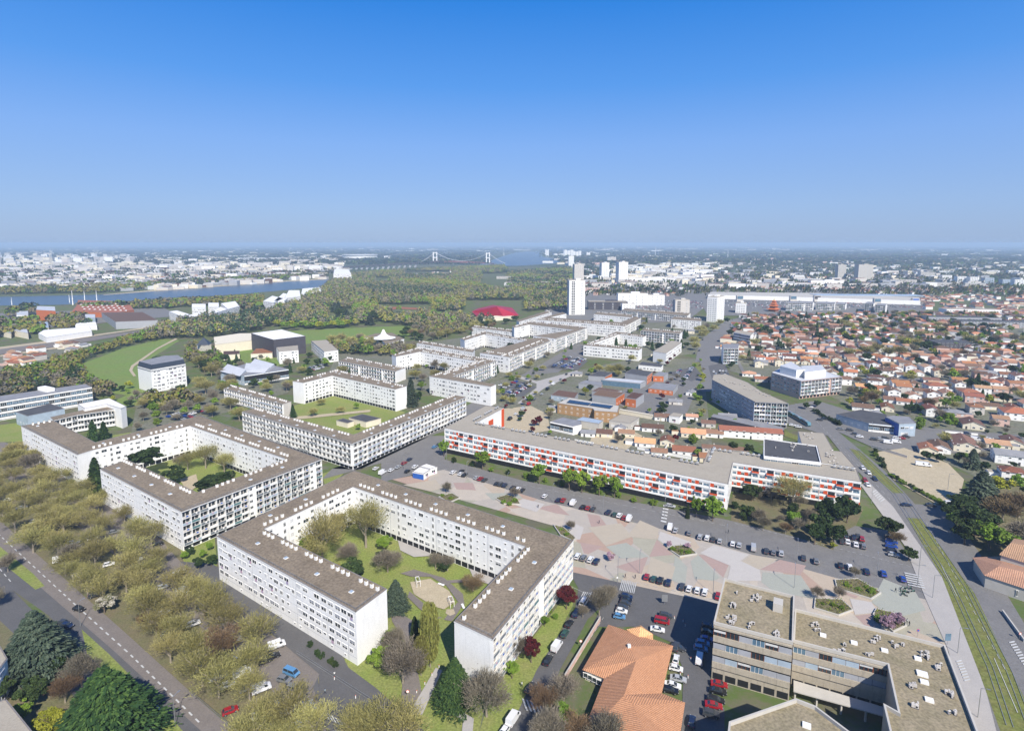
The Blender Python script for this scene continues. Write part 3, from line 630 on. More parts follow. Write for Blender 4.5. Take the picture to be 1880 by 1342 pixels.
block('apartment_block', [(765, 630), (868, 647), (872, 642), (772, 626)], 11, 'KGGG', 'low white slab with dark window bands just behind the folded block', group=AB, z0=.8, chim=((2, 3),), seed=19)
# red and white block
block('apartment_block', [(816, 786), (1337, 889), (1346, 849), (1582, 885), (1573, 861), (1303, 822), (1290, 851), (875, 776), (925, 749), (891, 745)], 15.3, 'RLRGGGGGGG',
      'long white and orange-red apartment block along the parking street', group=None, land='orange-red block', hf=2.75, z0=2.9, roof='roofbeige', ch=CHR, cgap=4, sky=False, chim=((4, 3.4), (5, 2.5), (6, 3), (7, 3)), seed=20)
# ------------------------------------------------------------------ other large buildings
def bld(px, H, st, label, name='building', cat='building', land=None, **k):
    k.setdefault('sky', False); k.setdefault('z0', .8)
    return block(name, px, H, st, label, cat, land=land, **k)
def parapet(root, px, H, h=.9, w=.35, m='white', skip=()):
    pts = [G(x, y, H) for x, y in px]; c = root.location; mb = MB()
    if area(pts) < 0: pts = pts[::-1]
    ip = inset(pts, w); n = len(pts)
    lo = lambda p, z: (p[0]-c.x, p[1]-c.y, z)
    for i in range(n):
        j = (i+1) % n; a, b, d, e = pts[i], pts[j], ip[j], ip[i]
        mb.face([lo(a, H-.1), lo(b, H-.1), lo(b, H+h), lo(a, H+h)], m); mb.face([lo(e, H+h), lo(d, H+h), lo(d, H-.1), lo(e, H-.1)], m); mb.face([lo(a, H+h), lo(b, H+h), lo(d, H+h), lo(e, H+h)], m)
    return link('parapet', mb, root)
ACU = MB(); ACU.box((0, 0, .15), (.8, .34, .75), 'offwhite'); ACU.cyl((.0, -.18, .52), .26, .26, .03, 'dark', 8, (0, -1, 0)); ACU.box((0, 0, 0), (.95, .5, .15), 'dkgrey')
def units(root, H, pts, name='air_conditioner'):
    rr = random.Random(len(pts)); it = []
    for x, y in pts: p = G(x, y, H); it.append((ACU, Matrix.Translation(p) @ Matrix.Rotation(R(rr.choice([-27, 63, 153, 20])), 4, 'Z')))
    place_parts(root, name, it)
def around(rr, cx, cy, n, r=7): return [(cx+rr.uniform(-r, r), cy+rr.uniform(-r, r)*.7) for _ in range(n)]
def rboxes(root, H, items, name, m='white'):
    for x, y, w_, d_, h_ in items:
        p = G(x, y, H)-root.location; b = MB(); b.box((0, 0, 0), (w_, d_, h_), m); link(name, b, root, (p.x, p.y, H), R(-27))
rr = random.Random(3)
# board-marked concrete offices, lower right
cp = [(1329.5, 1065), (1458.6, 1097.5), (1456, 1183.5), (1309.8, 1146.3)]
c1 = bld(cp, 17, 'GGCG', 'square beige concrete office tower with ribbon windows and a mossy roof, beside the plaza', 'office_building', 'office building', 'concrete office tower', hf=3.5, z0=4.2, wall='concrete', roof='roofmoss')
parapet(c1, cp, 17, .9, .4, 'concrete2'); rboxes(c1, 17, [(1428, 1118, 2.6, 3.4, 2.6)], 'roof_hut', 'concrete2')
units(c1, 17, around(rr, 1388, 1100, 9, 9)+around(rr, 1342, 1140, 12, 10)+around(rr, 1424, 1165, 9, 7)+around(rr, 1346, 1113, 5, 5)+around(rr, 1378, 1151, 4, 7)+[(1353, 1090)])
cp2 = [(1459, 1121), (1735, 1189), (1800, 1360), (1636, 1360), (1621, 1296), (1648, 1311), (1629, 1224), (1456, 1180)]
c2 = bld(cp2, 13.2, 'GGGGGGCC', 'wide beige concrete office wing with white rooflights and scattered cooling units, by the tram lawn', 'office_building', 'office building', 'concrete office wing', hf=3.6, z0=5.2, wall='concrete', roof='roofmoss')
parapet(c2, cp2, 13.2, .9, .45, 'concrete2')
units(c2, 13.2, around(rr, 1497, 1152, 6, 9)+around(rr, 1608, 1175, 6, 9)+around(rr, 1645, 1185, 5, 14)+around(rr, 1700, 1205, 9, 9)+around(rr, 1722, 1228, 7, 9)+around(rr, 1675, 1262, 8, 7)+around(rr, 1742, 1276, 7, 9)+around(rr, 1597, 1205, 4, 7)+around(rr, 1542, 1190, 6, 10)+around(rr, 1680, 1300, 5, 8)+around(rr, 1748, 1308, 4, 6))
rboxes(c2, 13.2, [(1511, 1167, 1.6, 1.3, .5), (1568, 1181, 1.6, 1.3, .5), (1624, 1195, 1.6, 1.3, .5), (1685, 1210, 1.6, 1.4, .5), (1693, 1238, 2.4, 1.9, .5), (1697, 1253, 1.8, 1.4, .5), (1706, 1286, 1.8, 1.4, .5)], 'rooflight')
cp3 = [(1338, 1330), (1461, 1287), (1497, 1301), (1575, 1360), (1560, 1400), (1330, 1400)]
c3 = bld(cp3, 13.2, 'GGCGGG', 'beige concrete building with a cut-corner roof at the very bottom of the view', 'office_building', 'office building', hf=3.6, z0=4.5, wall='concrete', roof='roofmoss')
parapet(c3, cp3, 13.2, .9, .45, 'concrete2'); rboxes(c3, 13.2, [(1481, 1333, 1.8, 1.5, .5)], 'rooflight')
cn = empty('canopy', tuple(G(1530, 1275)), 'long pale concrete canopy at the foot of the concrete office wing', 'canopy')
mb = MB(); pp = [G(*q, 3.6)-cn.location for q in ((1457, 1248), (1632, 1300), (1632, 1316), (1457, 1268))]; mb.prism([(p.x, p.y) for p in pp], 3.3, 3.6, 'concrete2', bottom=True); link('slab', mb, cn)
for q in ((1460, 1264), (1500, 1275), (1545, 1290), (1590, 1303)):
    p = G(*q, 3.3)-cn.location; mb = MB(); mb.box((0, 0, 0), (.4, .4, 3.3), 'concrete2'); link('column', mb, cn, (p.x, p.y, 0))
# offices behind the orange-red block
b = bld([(1402, 806), (1499, 820), (1507, 851), (1402, 839)], 17, 'GGcG', 'white office block with a black felt roof behind the right arm of the orange-red block', 'office_building', 'office building', 'black-roofed white offices', z0=9, hf=3.5, roof='darkroof')
parapet(b, [(1402, 806), (1499, 820), (1507, 851), (1402, 839)], 17, .6); units(b, 17, around(rr, 1458, 818, 9, 8)+[(1424, 823), (1455, 828), (1484, 830), (1482, 819)])
b = bld([(1465, 792), (1513, 795), (1530, 825), (1525, 827), (1546, 829), (1572, 859), (1508, 850), (1500, 820), (1472, 817)], 9.5, 'GGGGGGGGG', 'beige-roofed low building stepping along the tram avenue behind the orange-red block', land='stepped beige-roofed building', roof='roofbeige')
units(b, 9.5, around(rr, 1485, 802, 8, 9)+around(rr, 1525, 838, 12, 9)+around(rr, 1532, 850, 7, 10))
# curved grey flats
pg = [(1310, 688), (1334, 687), (1373, 702), (1400, 720), (1408, 723), (1449, 741), (1386, 738), (1307, 697)]
b = bld(pg, 17.5, 'GGGGGLWG', 'long grey apartment building with a wedge-shaped plan, in shade on its left front', 'apartment_building', 'apartment building', 'long grey flats', wall='greyw', roof='roofbeige', z0=2.5)
units(b, 17.5, [(1322+k*3.6+rr.uniform(-3, 3), 694+k*1.35+rr.uniform(-2, 3)) for k in range(26)])
pw = [(1416, 684), (1471, 700), (1546, 692), (1500, 676), (1440, 671)]
b = bld(pw, 15, 'WLGGG', 'large stepped white and salmon apartment building at the edge of the housing estate', 'apartment_building', 'apartment building', 'stepped white flats', z0=2.8, wall='pinkw', roof='lightroof')
for q, z in (([(1432, 676), (1462, 684), (1478, 683), (1452, 668)], 21), ([(1478, 688), (1516, 683), (1507, 674), (1470, 676)], 20.5)):
    pts = [G(x, y, z-2)-b.location for x, y in q]; mb = MB(); mb.prism([(p.x, p.y) for p in pts], 14.9, z, 'white', 'lightroof'); link('penthouse', mb, b)
b = bld([(1325, 632), (1328, 640), (1355, 640), (1357, 631)], 17, 'GLGG', 'tall white corner apartment building with grey roof terrace, right of the avenue bend', 'apartment_building', 'apartment building', 'corner flats', z0=.8, hf=2.8, roof='greyroof', insetd=None)
b = bld([(1347, 610), (1378, 616), (1384, 611), (1352, 606)], 12, 'cGGG', 'white four-storey building with glazed pale-blue balconies beside the avenue', 'apartment_building', 'apartment building', z0=.8, hf=2.8, roof='roofbeige')
# mansard residence
mp = [(252, 672), (277, 679), (341, 668), (330, 659), (300, 661)]
b = bld(mp, 20, 'GWGGG', 'cream residence with a dark slate mansard roof, alone beside the meadow', 'apartment_building', 'residence', 'mansard residence', z0=.8, hf=2.8, wall='white', roof='roofbeige')
pts = [G(x, y, 20)-b.location for x, y in mp]; mb = MB(); M['slate'] = mat('dark_slate', (.03, .04, .06), .5, (.04, .05, .07), 1.0)
if area(pts) < 0: pts = pts[::-1]
ip = inset(pts, 1.3); n = len(pts)
for i in range(n):
    j = (i+1) % n; mb.face([(pts[i].x, pts[i].y, 18.3), (pts[j].x, pts[j].y, 18.3), (ip[j].x, ip[j].y, 24), (ip[i].x, ip[i].y, 24)], 'slate')
mb.face([(p.x, p.y, 24) for p in ip], 'greyroof'); link('mansard_roof', mb, b)
for q in ((292, 668), (330, 662), (310, 664)):
    p = G(*q, 20)-b.location; mb = MB(); mb.box((0, 0, 17.5), (5, 3.5, 5), 'cream'); mb.box((0, -1.8, 19), (2.4, .1, 2), 'glass'); link('dormer', mb, b, (p.x, p.y, 0), R(14))
# left side
b = bld([(-70, 742), (0, 727), (157, 705), (169, 711), (0, 738), (-70, 752)], 13.5, 'GGcccG', 'long white institute with green glass ribbon windows at the left edge', 'office_building', 'office building', 'white institute', z0=1, hf=3.8, roof='greyroof')
rboxes(b, 13.5, [(85, 717, 14, 5, 2.5)], 'plant_room')
b = bld([(28, 756), (93, 741), (119, 750), (50, 764)], 9, 'GGGV', 'pale grey annex with a strong blue corner panel in front of the white institute', 'annex', 'annex', z0=.8, hf=4, wall='shutter' if 0 else 'panelblue', roof='darkroof')
p = G(52, 768, 5)-b.location; mb = MB(); mb.box((0, 0, 0), (9, .3, 7), 'blue'); link('blue_panel', mb, b, (p.x, p.y, 0), R(10))
b = bld([(98, 772), (142, 762), (190, 755), (229, 748), (205, 741), (92, 766)], 12, 'llGGGG', 'aged white flats with wide dark balconies behind two tall conifers', 'apartment_building', 'apartment building', z0=.8)
b = bld([(142, 742), (201, 731), (232, 746), (222, 750), (195, 742), (155, 750)], 14, 'GGGGGG', 'bright white roofed pavilion behind the two tall conifers', 'pavilion', 'pavilion', roof='white')
# conservatory and sports hall cluster
b = bld([(404, 681), (448, 690), (530, 678), (504, 671), (465, 664)], 9, 'VcGGG', 'grey school building with pale angled metal roofs beside a car park', 'school_building', 'school', 'metal-roofed school', z0=.8, hf=4, roof='greyroof', wall='panelblue')
for q in ([(404, 680), (440, 689), (452, 682), (418, 672)], [(447, 681), (485, 683), (495, 678), (452, 670)], [(455, 671), (490, 679), (504, 672), (468, 662)]):
    pts = [G(x, y, 10)-b.location for x, y in q]; mb = MB(); mb.face([(pts[0].x, pts[0].y, 9.1), (pts[1].x, pts[1].y, 9.1), (pts[2].x, pts[2].y, 12), (pts[3].x, pts[3].y, 12)], 'lightroof')
    mb.face([(pts[3].x, pts[3].y, 12), (pts[2].x, pts[2].y, 12), (pts[2].x, pts[2].y, 9), (pts[3].x, pts[3].y, 9)], 'lightroof'); mb.face([(pts[0].x, pts[0].y, 9.1), (pts[3].x, pts[3].y, 12), (pts[3].x, pts[3].y, 9)], 'lightroof'); mb.face([(pts[1].x, pts[1].y, 9.1), (pts[2].x, pts[2].y, 9), (pts[2].x, pts[2].y, 12)], 'lightroof'); link('sloping_roof', mb, b)
b = bld([(461, 612), (502, 624), (561, 617), (517, 605)], 20, 'HHGG', 'big dark sports hall with a flat white roof', 'sports_hall', 'sports hall', 'dark sports hall', wall='dkgrey', roof='white')
b = bld([(392, 619), (394, 633), (462, 625), (462, 612), (440, 612)], 11, 'GGGGG', 'long white shed joined to the left of the dark sports hall', 'shed', 'shed', wall='cream', roof='cream')
b = bld([(361, 632), (375, 635), (388, 632), (374, 629)], 16, 'WGGG', 'cream manor house with a pointed slate roof, left of the sports hall', 'manor_house', 'manor', hf=4, wall='cream')
mb = MB(); mb.cyl((0, 0, 16), 9, .5, 7, 'slate', 4); link('pointed_roof', mb, b, (0, 0, 0), R(15))
b = bld([(507, 638), (512, 646), (548, 643), (547, 634)], 13, 'WWGG', 'white villa-like apartment house with creepers on its walls', 'apartment_building', 'apartment house', roof='roofbeige')
b = bld([(571, 626), (595, 646), (621, 643), (600, 624)], 12, 'WWGG', 'long white apartment building seen end-on, with a mottled grey roof', 'apartment_building', 'apartment building', 'end-on flats', roof='roofbeige')
b = bld([(410, 652), (440, 650), (440, 644), (410, 645)], 6, 'WGGG', 'low cream outbuilding with a tiled roof left of the villa flats', 'outbuilding', 'outbuilding', wall='cream', roof='tile_b')
b = bld([(460, 650), (500, 648), (505, 640), (470, 640)], 6, 'WGGG', 'orange-roofed low building between the sports hall and the villa flats', 'outbuilding', 'outbuilding', wall='cream', roof='tile_o')
b = bld([(663, 620), (692, 620), (700, 624), (708, 632), (742, 622), (720, 611), (690, 612)], 8, 'WWWWWGG', 'community centre with a white tent roof among pale trees', 'community_centre', 'community centre', 'tent-roofed centre', hf=3.5)
mb = MB(); ap = (0, 0, 20)
for k in range(12):
    t0, t1 = k*math.pi/6, (k+1)*math.pi/6
    ring = [(r*math.cos(t), r*math.sin(t), z) for r, z in ((1, 19.5), (4, 13.5), (9, 10.5), (15, 9.3)) for t in (t0, t1)]
    mb.face([ap, ring[0], ring[1]], 'white')
    for q in range(3): mb.face([ring[2*q], ring[2*q+2], ring[2*q+3], ring[2*q+1]], 'white')
p = G(704, 612, 15)-b.location; link('tent_roof', mb, b, (p.x, p.y, 0))
b = bld([(724, 578), (744, 581), (756, 577), (738, 575)], 10, 'WGGG', 'small cream pavilion near the running track in the park', 'pavilion', 'pavilion', wall='cream', roof='lightroof')
# crimson tent-roofed hall
rt = empty('hall', tuple(G(908, 590)), 'large hall under a folded crimson roof at the edge of the woods', 'hall', land='crimson-roofed hall')
def facet(root, faces, name, m):
    mb = MB()
    for f in faces: mb.face([tuple(G(x, y, z)-Vector((root.location.x, root.location.y, 0))) for x, y, z in f], m)
    return link(name, mb, root)
facet(rt, [[(866, 572, 8), (880, 586, 4), (925, 582, 4), (912, 563, 20)], [(866, 572, 8), (912, 563, 20), (905, 560, 14), (876, 567, 10)], [(912, 563, 20), (925, 582, 4), (953, 579, 5)], [(912, 563, 20), (953, 579, 5), (940, 565, 10), (905, 560, 14)], [(866, 572, 8), (890, 578, 9), (880, 586, 4)]], 'folded_roof', 'crimson')
pts = [G(x, y)-rt.location for x, y in ((878, 592), (925, 588), (950, 584), (930, 578), (880, 582))]; mb = MB(); mb.prism([(p.x, p.y) for p in pts], 0, 5, 'cream'); link('wall', mb, rt)
# school cluster
SCH = [([(1080, 690), (1111, 692), (1124, 685), (1100, 681)], 6, 'GOGG', 'darkroof', 'grey school pavilion with an orange end, farthest left of its cluster'),
       ([(1147, 685), (1188, 691), (1198, 683), (1160, 677)], 8, 'GOGG', 'darkroof', 'tall grey school pavilion with an orange end at the back of its cluster'),
       ([(1199, 689), (1219, 690), (1227, 684), (1210, 682)], 6, 'OGGG', 'greyroof', 'small orange-fronted school pavilion at the right back of its cluster'),
       ([(1190, 712), (1236, 717), (1245, 706), (1203, 702)], 4.5, 'OGGG', 'greyroof', 'grey-roofed school pavilion with orange front, right side of its cluster'),
       ([(1062, 703), (1105, 708), (1106, 701), (1075, 698)], 5, 'GOGG', 'greyroof', 'low school pavilion with an orange end, left side of its cluster'),
       ([(1103, 697), (1176, 704), (1186, 699), (1120, 693)], 5, 'QGGG', 'lightroof', 'long blue-grey linking school wing with white framed windows'),
       ([(1086, 718), (1120, 723), (1142, 717), (1100, 711)], 5, 'GGGG', 'tile_b', 'rust-roofed grey school pavilion partly behind another pavilion'),
       ([(1087, 725), (1131, 731), (1147, 721), (1100, 715)], 7, 'GOGG', 'tile_b', 'rust-roofed grey school pavilion with an orange end, front of its cluster'),
       ([(1148, 730), (1168, 733), (1183, 723), (1160, 720)], 7, 'OGGG', 'tile_b', 'small rust-roofed school pavilion with orange front, right of its twin'),
       ([(1011, 725), (1055, 731), (1062, 721), (1025, 716)], 4.5, 'VGGG', 'tile_b', 'low grey pavilion with rust roof at the left end of the school cluster'),
       ([(1172, 670), (1214, 674), (1218, 669), (1178, 664)], 5, 'WGGG', 'darkroof', 'low white building with dark roof behind the school cluster')]
for k, (q, h, s, rf, lb) in enumerate(SCH): bld(q, h, s, lb, 'school_building', 'school', 'rust-roofed school pavilion' if k == 7 else None, wall='greyw' if k < 10 else 'white', roof=rf, z0=.5, hf=3.5)
by = bld([(1023, 740), (1088, 750), (1091, 754), (1134, 757), (1137, 745), (1045, 730)], 8, 'YYYGGG', 'ochre brick school with solar panels on its pale roof', 'school_building', 'school', 'ochre brick school', wall='brick', roof='concrete2', z0=.5, hf=3.4)
for q in ([(1040, 739), (1080, 744), (1085, 740), (1046, 734)], [(1082, 744), (1120, 750), (1126, 745), (1087, 740)]):
    pts = [G(x, y, 8.4)-by.location for x, y in q]; mb = MB(); mb.prism([(p.x, p.y) for p in pts], 8.1, 8.5, 'solar'); link('solar_panel', mb, by)
bld([(1010, 774), (1052, 783), (1068, 779), (1067, 773), (1033, 766)], 6, 'cGGGG', 'pale blue stacked site cabins on the building site', 'site_cabins', 'cabins', 'site cabins', z0=.4, hf=2.8, roof='greyroof')
bld([(1056, 771), (1100, 778), (1108, 772), (1070, 765)], 5, 'GGGG', 'grey-green flat roofed school wing under works', 'building', 'building', roof='panelblue', wall='concrete2')
bld([(1118, 772), (1158, 777), (1174, 766), (1140, 760)], 5.5, 'WWGG', 'half stripped building with a mottled roof and orange scaffolding', 'building', 'building', roof='roofbeige', wall='concrete2', z0=.5)
bld([(1136, 752), (1215, 766), (1216, 764), (1138, 750)], 3, 'GGGG', 'long pale boundary wall of the school yard', 'wall', 'wall', wall='cream', roof='cream')
bld([(1228, 763), (1248, 766), (1254, 760), (1236, 757)], 5, 'WGGG', 'small white hut right of the school yard', 'hut', 'hut', roof='roofbeige')
bld([(1305, 765), (1410, 788), (1440, 790), (1440, 785), (1390, 772), (1310, 760)], 4, 'GGGGGG', 'long open grey shed at the foot of the grey flats', 'shed', 'shed', wall='dkgrey', roof='greyroof')
# kiosks on the plaza
bld([(757, 866), (778, 870), (790, 862), (770, 857)], 3.6, 'UWGG', 'small white kiosk with a blue mural on its front at the plaza end', 'kiosk', 'kiosk', 'white kiosk', z0=.5, hf=2.8, roof='white')
bld([(770, 856), (790, 861), (803, 857), (783, 851)], 3.8, 'GWGG', 'small white kiosk with white roof, just behind the one with a mural', 'kiosk', 'kiosk', z0=.5, hf=2.8, roof='white')
# pavilions in the lawn court
bld([(617, 772), (638, 777), (650, 773), (630, 768)], 3.5, 'GGGG', 'low black-roofed pavilion in the court of the V-shaped block, front one', 'pavilion', 'pavilion', wall='cream', roof='darkroof')
bld([(640, 767), (672, 775), (700, 768), (665, 760)], 4, 'GGGG', 'low black-roofed pavilion with wavy white canopy in the court of the V-shaped block', 'pavilion', 'pavilion', wall='cream', roof='darkroof')
# blue-white business building
b = bld([(1535, 760), (1595, 777), (1655, 783), (1625, 760), (1580, 752)], 6, 'VcGGG', 'low business building with a blue-grey side and grey roofs beside the tram avenue', 'business_building', 'business building', 'blue-sided business building', z0=.6, hf=4, wall='panelblue', roof='darkroof')
b = bld([(1625, 765), (1651, 778), (1682, 777), (1670, 765), (1640, 763)], 9, 'UWGGG', 'two-storey white and blue business building, right end of the low blue-sided one', 'business_building', 'business building', z0=.6, hf=3.4, wall='panelblue', roof='greyroof')
# shopping centre
sm = bld([(1300, 541), (1460, 545), (1690, 552), (1688, 546), (1500, 538), (1305, 536)], 9.5, 'GGGGGG', 'very long white shopping centre with coloured entrance towers', 'shopping_centre', 'shopping centre', 'shopping centre', wall='white', roof='concrete2')
for (x, m_) in ((1358, 'glassblue'), (1456, 'glassblue'), (1500, 'dkgrey'), (1680, 'blue'), (1610, 'glassblue')):
    p = G(x, 546 if x < 1600 else 551, 9.5)-sm.location; mb = MB(); mb.box((0, 0, 0), (14, 6, 13.5), 'offwhite'); mb.box((0, -3.1, 6), (12, .3, 6.5), m_); link('entrance_tower', mb, sm, (p.x, p.y, 0))
mb = MB(); p = G(1590, 542, 9.6)-sm.location; mb.box((0, 0, 9.4), (230, 40, 1), 'panelblue'); link('roof_glazing', mb, sm, (p.x, p.y, 0), R(-3))
# pagoda
pgd = empty('pagoda', tuple(G(1420, 572)), 'orange tiered pagoda among the low houses left of the white flats row', 'pagoda', land='orange pagoda')
for k, (r, z) in enumerate(((13, 0), (10, 6), (7, 10), (4.5, 14))):
    mb = MB(); mb.cyl((0, 0, z), r*.7, r*.7, 5, 'tile_o', 4); mb.cyl((0, 0, z+4.5), r, r*.55, 2.2, 'orange', 4); link('tier', mb, pgd, rz=R(40))
mb = MB(); mb.cyl((0, 0, 19), 1.2, .1, 6, 'yellow', 6); link('spire', mb, pgd)
# white flats row by the shopping centre
for k, (x0, x1, yt, yb, h) in enumerate(((1443, 1492, 556, 571, 15), (1498, 1532, 557, 575, 13), (1533, 1552, 558, 574, 11), (1588, 1604, 557, 572, 16), (1607, 1626, 560, 574, 15))):
    bld([(x0, yt), (x1, yt+1), (x1+3, yt-2), (x0+5, yt-3)], h, 'LGGG', ['widest white flats in the row before the shopping centre', 'second widest white flats in the row before the shopping centre', 'stepped narrow white flats in the row before the shopping centre', 'white flats with a blue rooftop box before the shopping centre', 'blank-gabled white flats at the right end of the row before the shopping centre'][k], 'apartment_building', 'apartment building', 'white flats row' if k == 0 else None, roof='greyroof')
# ---- towers
def tower(px, wdt, dep, ytop, label, az=-20, st='W', wall='white', land=None, name='tower_block', cat='tower block', rows=None):
    g = G(*px); H = zat(g, ytop); root = empty(name, tuple(g), label, cat, land=land)
    mb = MB(); mb.box((0, 0, -.3), (wdt, dep, H), wall); o = link('wall', mb, root, rz=R(az))
    mb = MB(); mb.box((0, 0, H-.3), (wdt*.98, dep*.98, .5), 'roofbeige'); mb.box((wdt*.1, 0, H), (wdt*.3, dep*.4, 2.5), wall); link('roof', mb, root, rz=R(az))
    nf = max(2, int(H/2.9)); out = []
    for sx, w_ in ((0, wdt), (1, dep)):
        for side in (-1, 1):
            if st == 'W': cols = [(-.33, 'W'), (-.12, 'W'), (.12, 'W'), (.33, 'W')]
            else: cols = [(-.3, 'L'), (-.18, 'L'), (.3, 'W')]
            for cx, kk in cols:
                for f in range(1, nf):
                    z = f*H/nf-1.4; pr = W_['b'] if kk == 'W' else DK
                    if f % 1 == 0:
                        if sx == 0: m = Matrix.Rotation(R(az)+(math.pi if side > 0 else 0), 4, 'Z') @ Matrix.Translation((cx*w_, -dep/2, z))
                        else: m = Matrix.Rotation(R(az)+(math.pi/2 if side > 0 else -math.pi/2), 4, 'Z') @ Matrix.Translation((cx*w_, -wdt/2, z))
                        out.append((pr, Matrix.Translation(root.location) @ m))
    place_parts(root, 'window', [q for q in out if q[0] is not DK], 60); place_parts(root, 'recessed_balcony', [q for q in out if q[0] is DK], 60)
    return root
tower((1057, 577), 28, 22, 514, 'tallest white tower block, with two columns of dark recessed balconies', 4, 'L', land='tallest tower')
tower((1061, 530), 26, 24, 485, 'beige tower block standing directly behind the tallest one', 6, wall='offwhite')
tower((1109, 514), 27, 22, 482.5, 'white tower block, left one of a pair with its twin', 12)
tower((1141, 521), 30, 26, 481, 'white tower block, right one of the pair and slightly wider', 12, land='right twin tower')
tower((1313, 589), 16, 36, 544, 'tall blank-sided white slab tower beside the avenue', -38, 'W', land='white slab tower')
tower((1360, 574), 17, 22, 556, 'squat white block with a blank side right of the slab tower', -25)
tower((1542, 515), 26, 22, 486, 'grey tower block, narrower of the two grey towers', -5, wall='concrete2', land='narrow grey tower')
tower((1584, 517), 48, 24, 486, 'wide grey tower block, larger of the two grey towers', 0, wall='concrete2', land='wide grey tower')
tower((1048, 488), 30, 26, 470, 'slim pale tower block near the river port', 5)
tower((1122, 481), 60, 30, 472, 'pale beige tower block behind the left tower of the pair', 5, wall='offwhite')
tower((1515, 526), 95, 18, 515, 'long white slab of flats in front of the narrow grey tower', 0)
tower((1250, 575), 26, 16, 550, 'pale flats with balconies left of the slab tower', 0, 'L', wall='offwhite')
tower((1115, 568), 75, 22, 553, 'navy blue office building with bright window bands', -3, wall='blue' if 0 else 'dkgrey', name='office_building', cat='office building', land='navy offices')
tower((1153, 571), 24, 14, 557, 'white cube-like office beside the navy office building', -3, name='office_building', cat='office building')
tower((1160, 560), 60, 22, 538, 'white office building with blue-grey ribbons behind the navy one', -3, name='office_building', cat='office building')
tower((1200, 560), 40, 18, 541, 'white office building with green glass, right of the ribboned offices', -3, name='office_building', cat='office building')
# ------------------------------------------------------------------ vegetation
def leafmat(name, c, c2, v=.25): return mat(name, c, .9, c2, .5, 1.0, spec=.1, objrand=v)
LM = {
 'plane': [leafmat('budding_plane_twigs', (.25, .225, .078), (.18, .165, .058)), leafmat('plane_twigs_light', (.345, .315, .12), (.255, .23, .085))],
 'green': [leafmat('spring_leaves', (.15, .24, .025), (.105, .175, .02)), leafmat('spring_leaves_light', (.20, .28, .05), (.14, .21, .03))],
 'dark': [leafmat('evergreen_leaves', (.03, .05, .017), (.022, .037, .013)), leafmat('evergreen_leaves_light', (.055, .085, .026), (.04, .06, .02))],
 'cedar': [leafmat('blue_cedar_needles', (.055, .075, .05), (.035, .055, .038)), leafmat('blue_cedar_light', (.10, .125, .08), (.07, .09, .06))],
 'fir': [leafmat('fir_needles', (.03, .06, .018), (.02, .042, .014)), leafmat('fir_needles_light', (.07, .115, .028), (.05, .085, .022))],
 'bare': [leafmat('bare_twigs', (.18, .155, .11), (.13, .11, .08)), leafmat('bare_twigs_light', (.25, .22, .165), (.18, .155, .12))],
 'purple': [leafmat('purple_plum_leaves', (.075, .012, .016), (.05, .01, .012)), leafmat('purple_plum_light', (.12, .02, .025), (.09, .015, .02))],
 'blossom': [leafmat('white_blossom', (.62, .58, .50), (.45, .42, .34)), leafmat('green_under_blossom', (.25, .24, .12), (.2, .2, .1))],
 'pink': [leafmat('pink_blossom', (.50, .33, .42), (.36, .24, .30)), leafmat('pink_blossom_dark', (.25, .17, .19), (.2, .14, .14))],
 'yellow': [leafmat('yellow_green_leaves', (.24, .25, .025), (.17, .19, .02)), leafmat('yellow_green_light', (.33, .33, .04), (.25, .26, .03))],
 'poplar': [leafmat('poplar_buds', (.20, .20, .05), (.14, .13, .04)), leafmat('poplar_buds_light', (.27, .28, .07), (.2, .2, .05))],
 'rusty': [leafmat('rust_twigs', (.165, .11, .06), (.12, .085, .05)), leafmat('rust_twigs_light', (.21, .15, .08), (.17, .11, .06))],
}
def quadmesh(name, Cn, U, V, mi, mats):
    """Cn centres, U V half axes (n,3)"""
    n = len(Cn); v = np.stack([Cn-U-V, Cn+U-V, Cn+U+V, Cn-U+V], 1).reshape(-1, 3).astype(np.float32)
    me = bpy.data.meshes.new(name); me.vertices.add(n*4); me.vertices.foreach_set('co', v.ravel())
    me.loops.add(n*4); me.loops.foreach_set('vertex_index', np.arange(n*4, dtype=np.int32))
    me.polygons.add(n); me.polygons.foreach_set('loop_start', np.arange(0, n*4, 4, dtype=np.int32)); me.polygons.foreach_set('loop_total', np.full(n, 4, dtype=np.int32))
    for m in mats: me.materials.append(m)
    me.polygons.foreach_set('material_index', mi.astype(np.int32)); me.update(calc_edges=True); me.validate(); return me
def rdir(g, n):
    d = g.normal(size=(n, 3)); return d/np.linalg.norm(d, axis=1)[:, None]
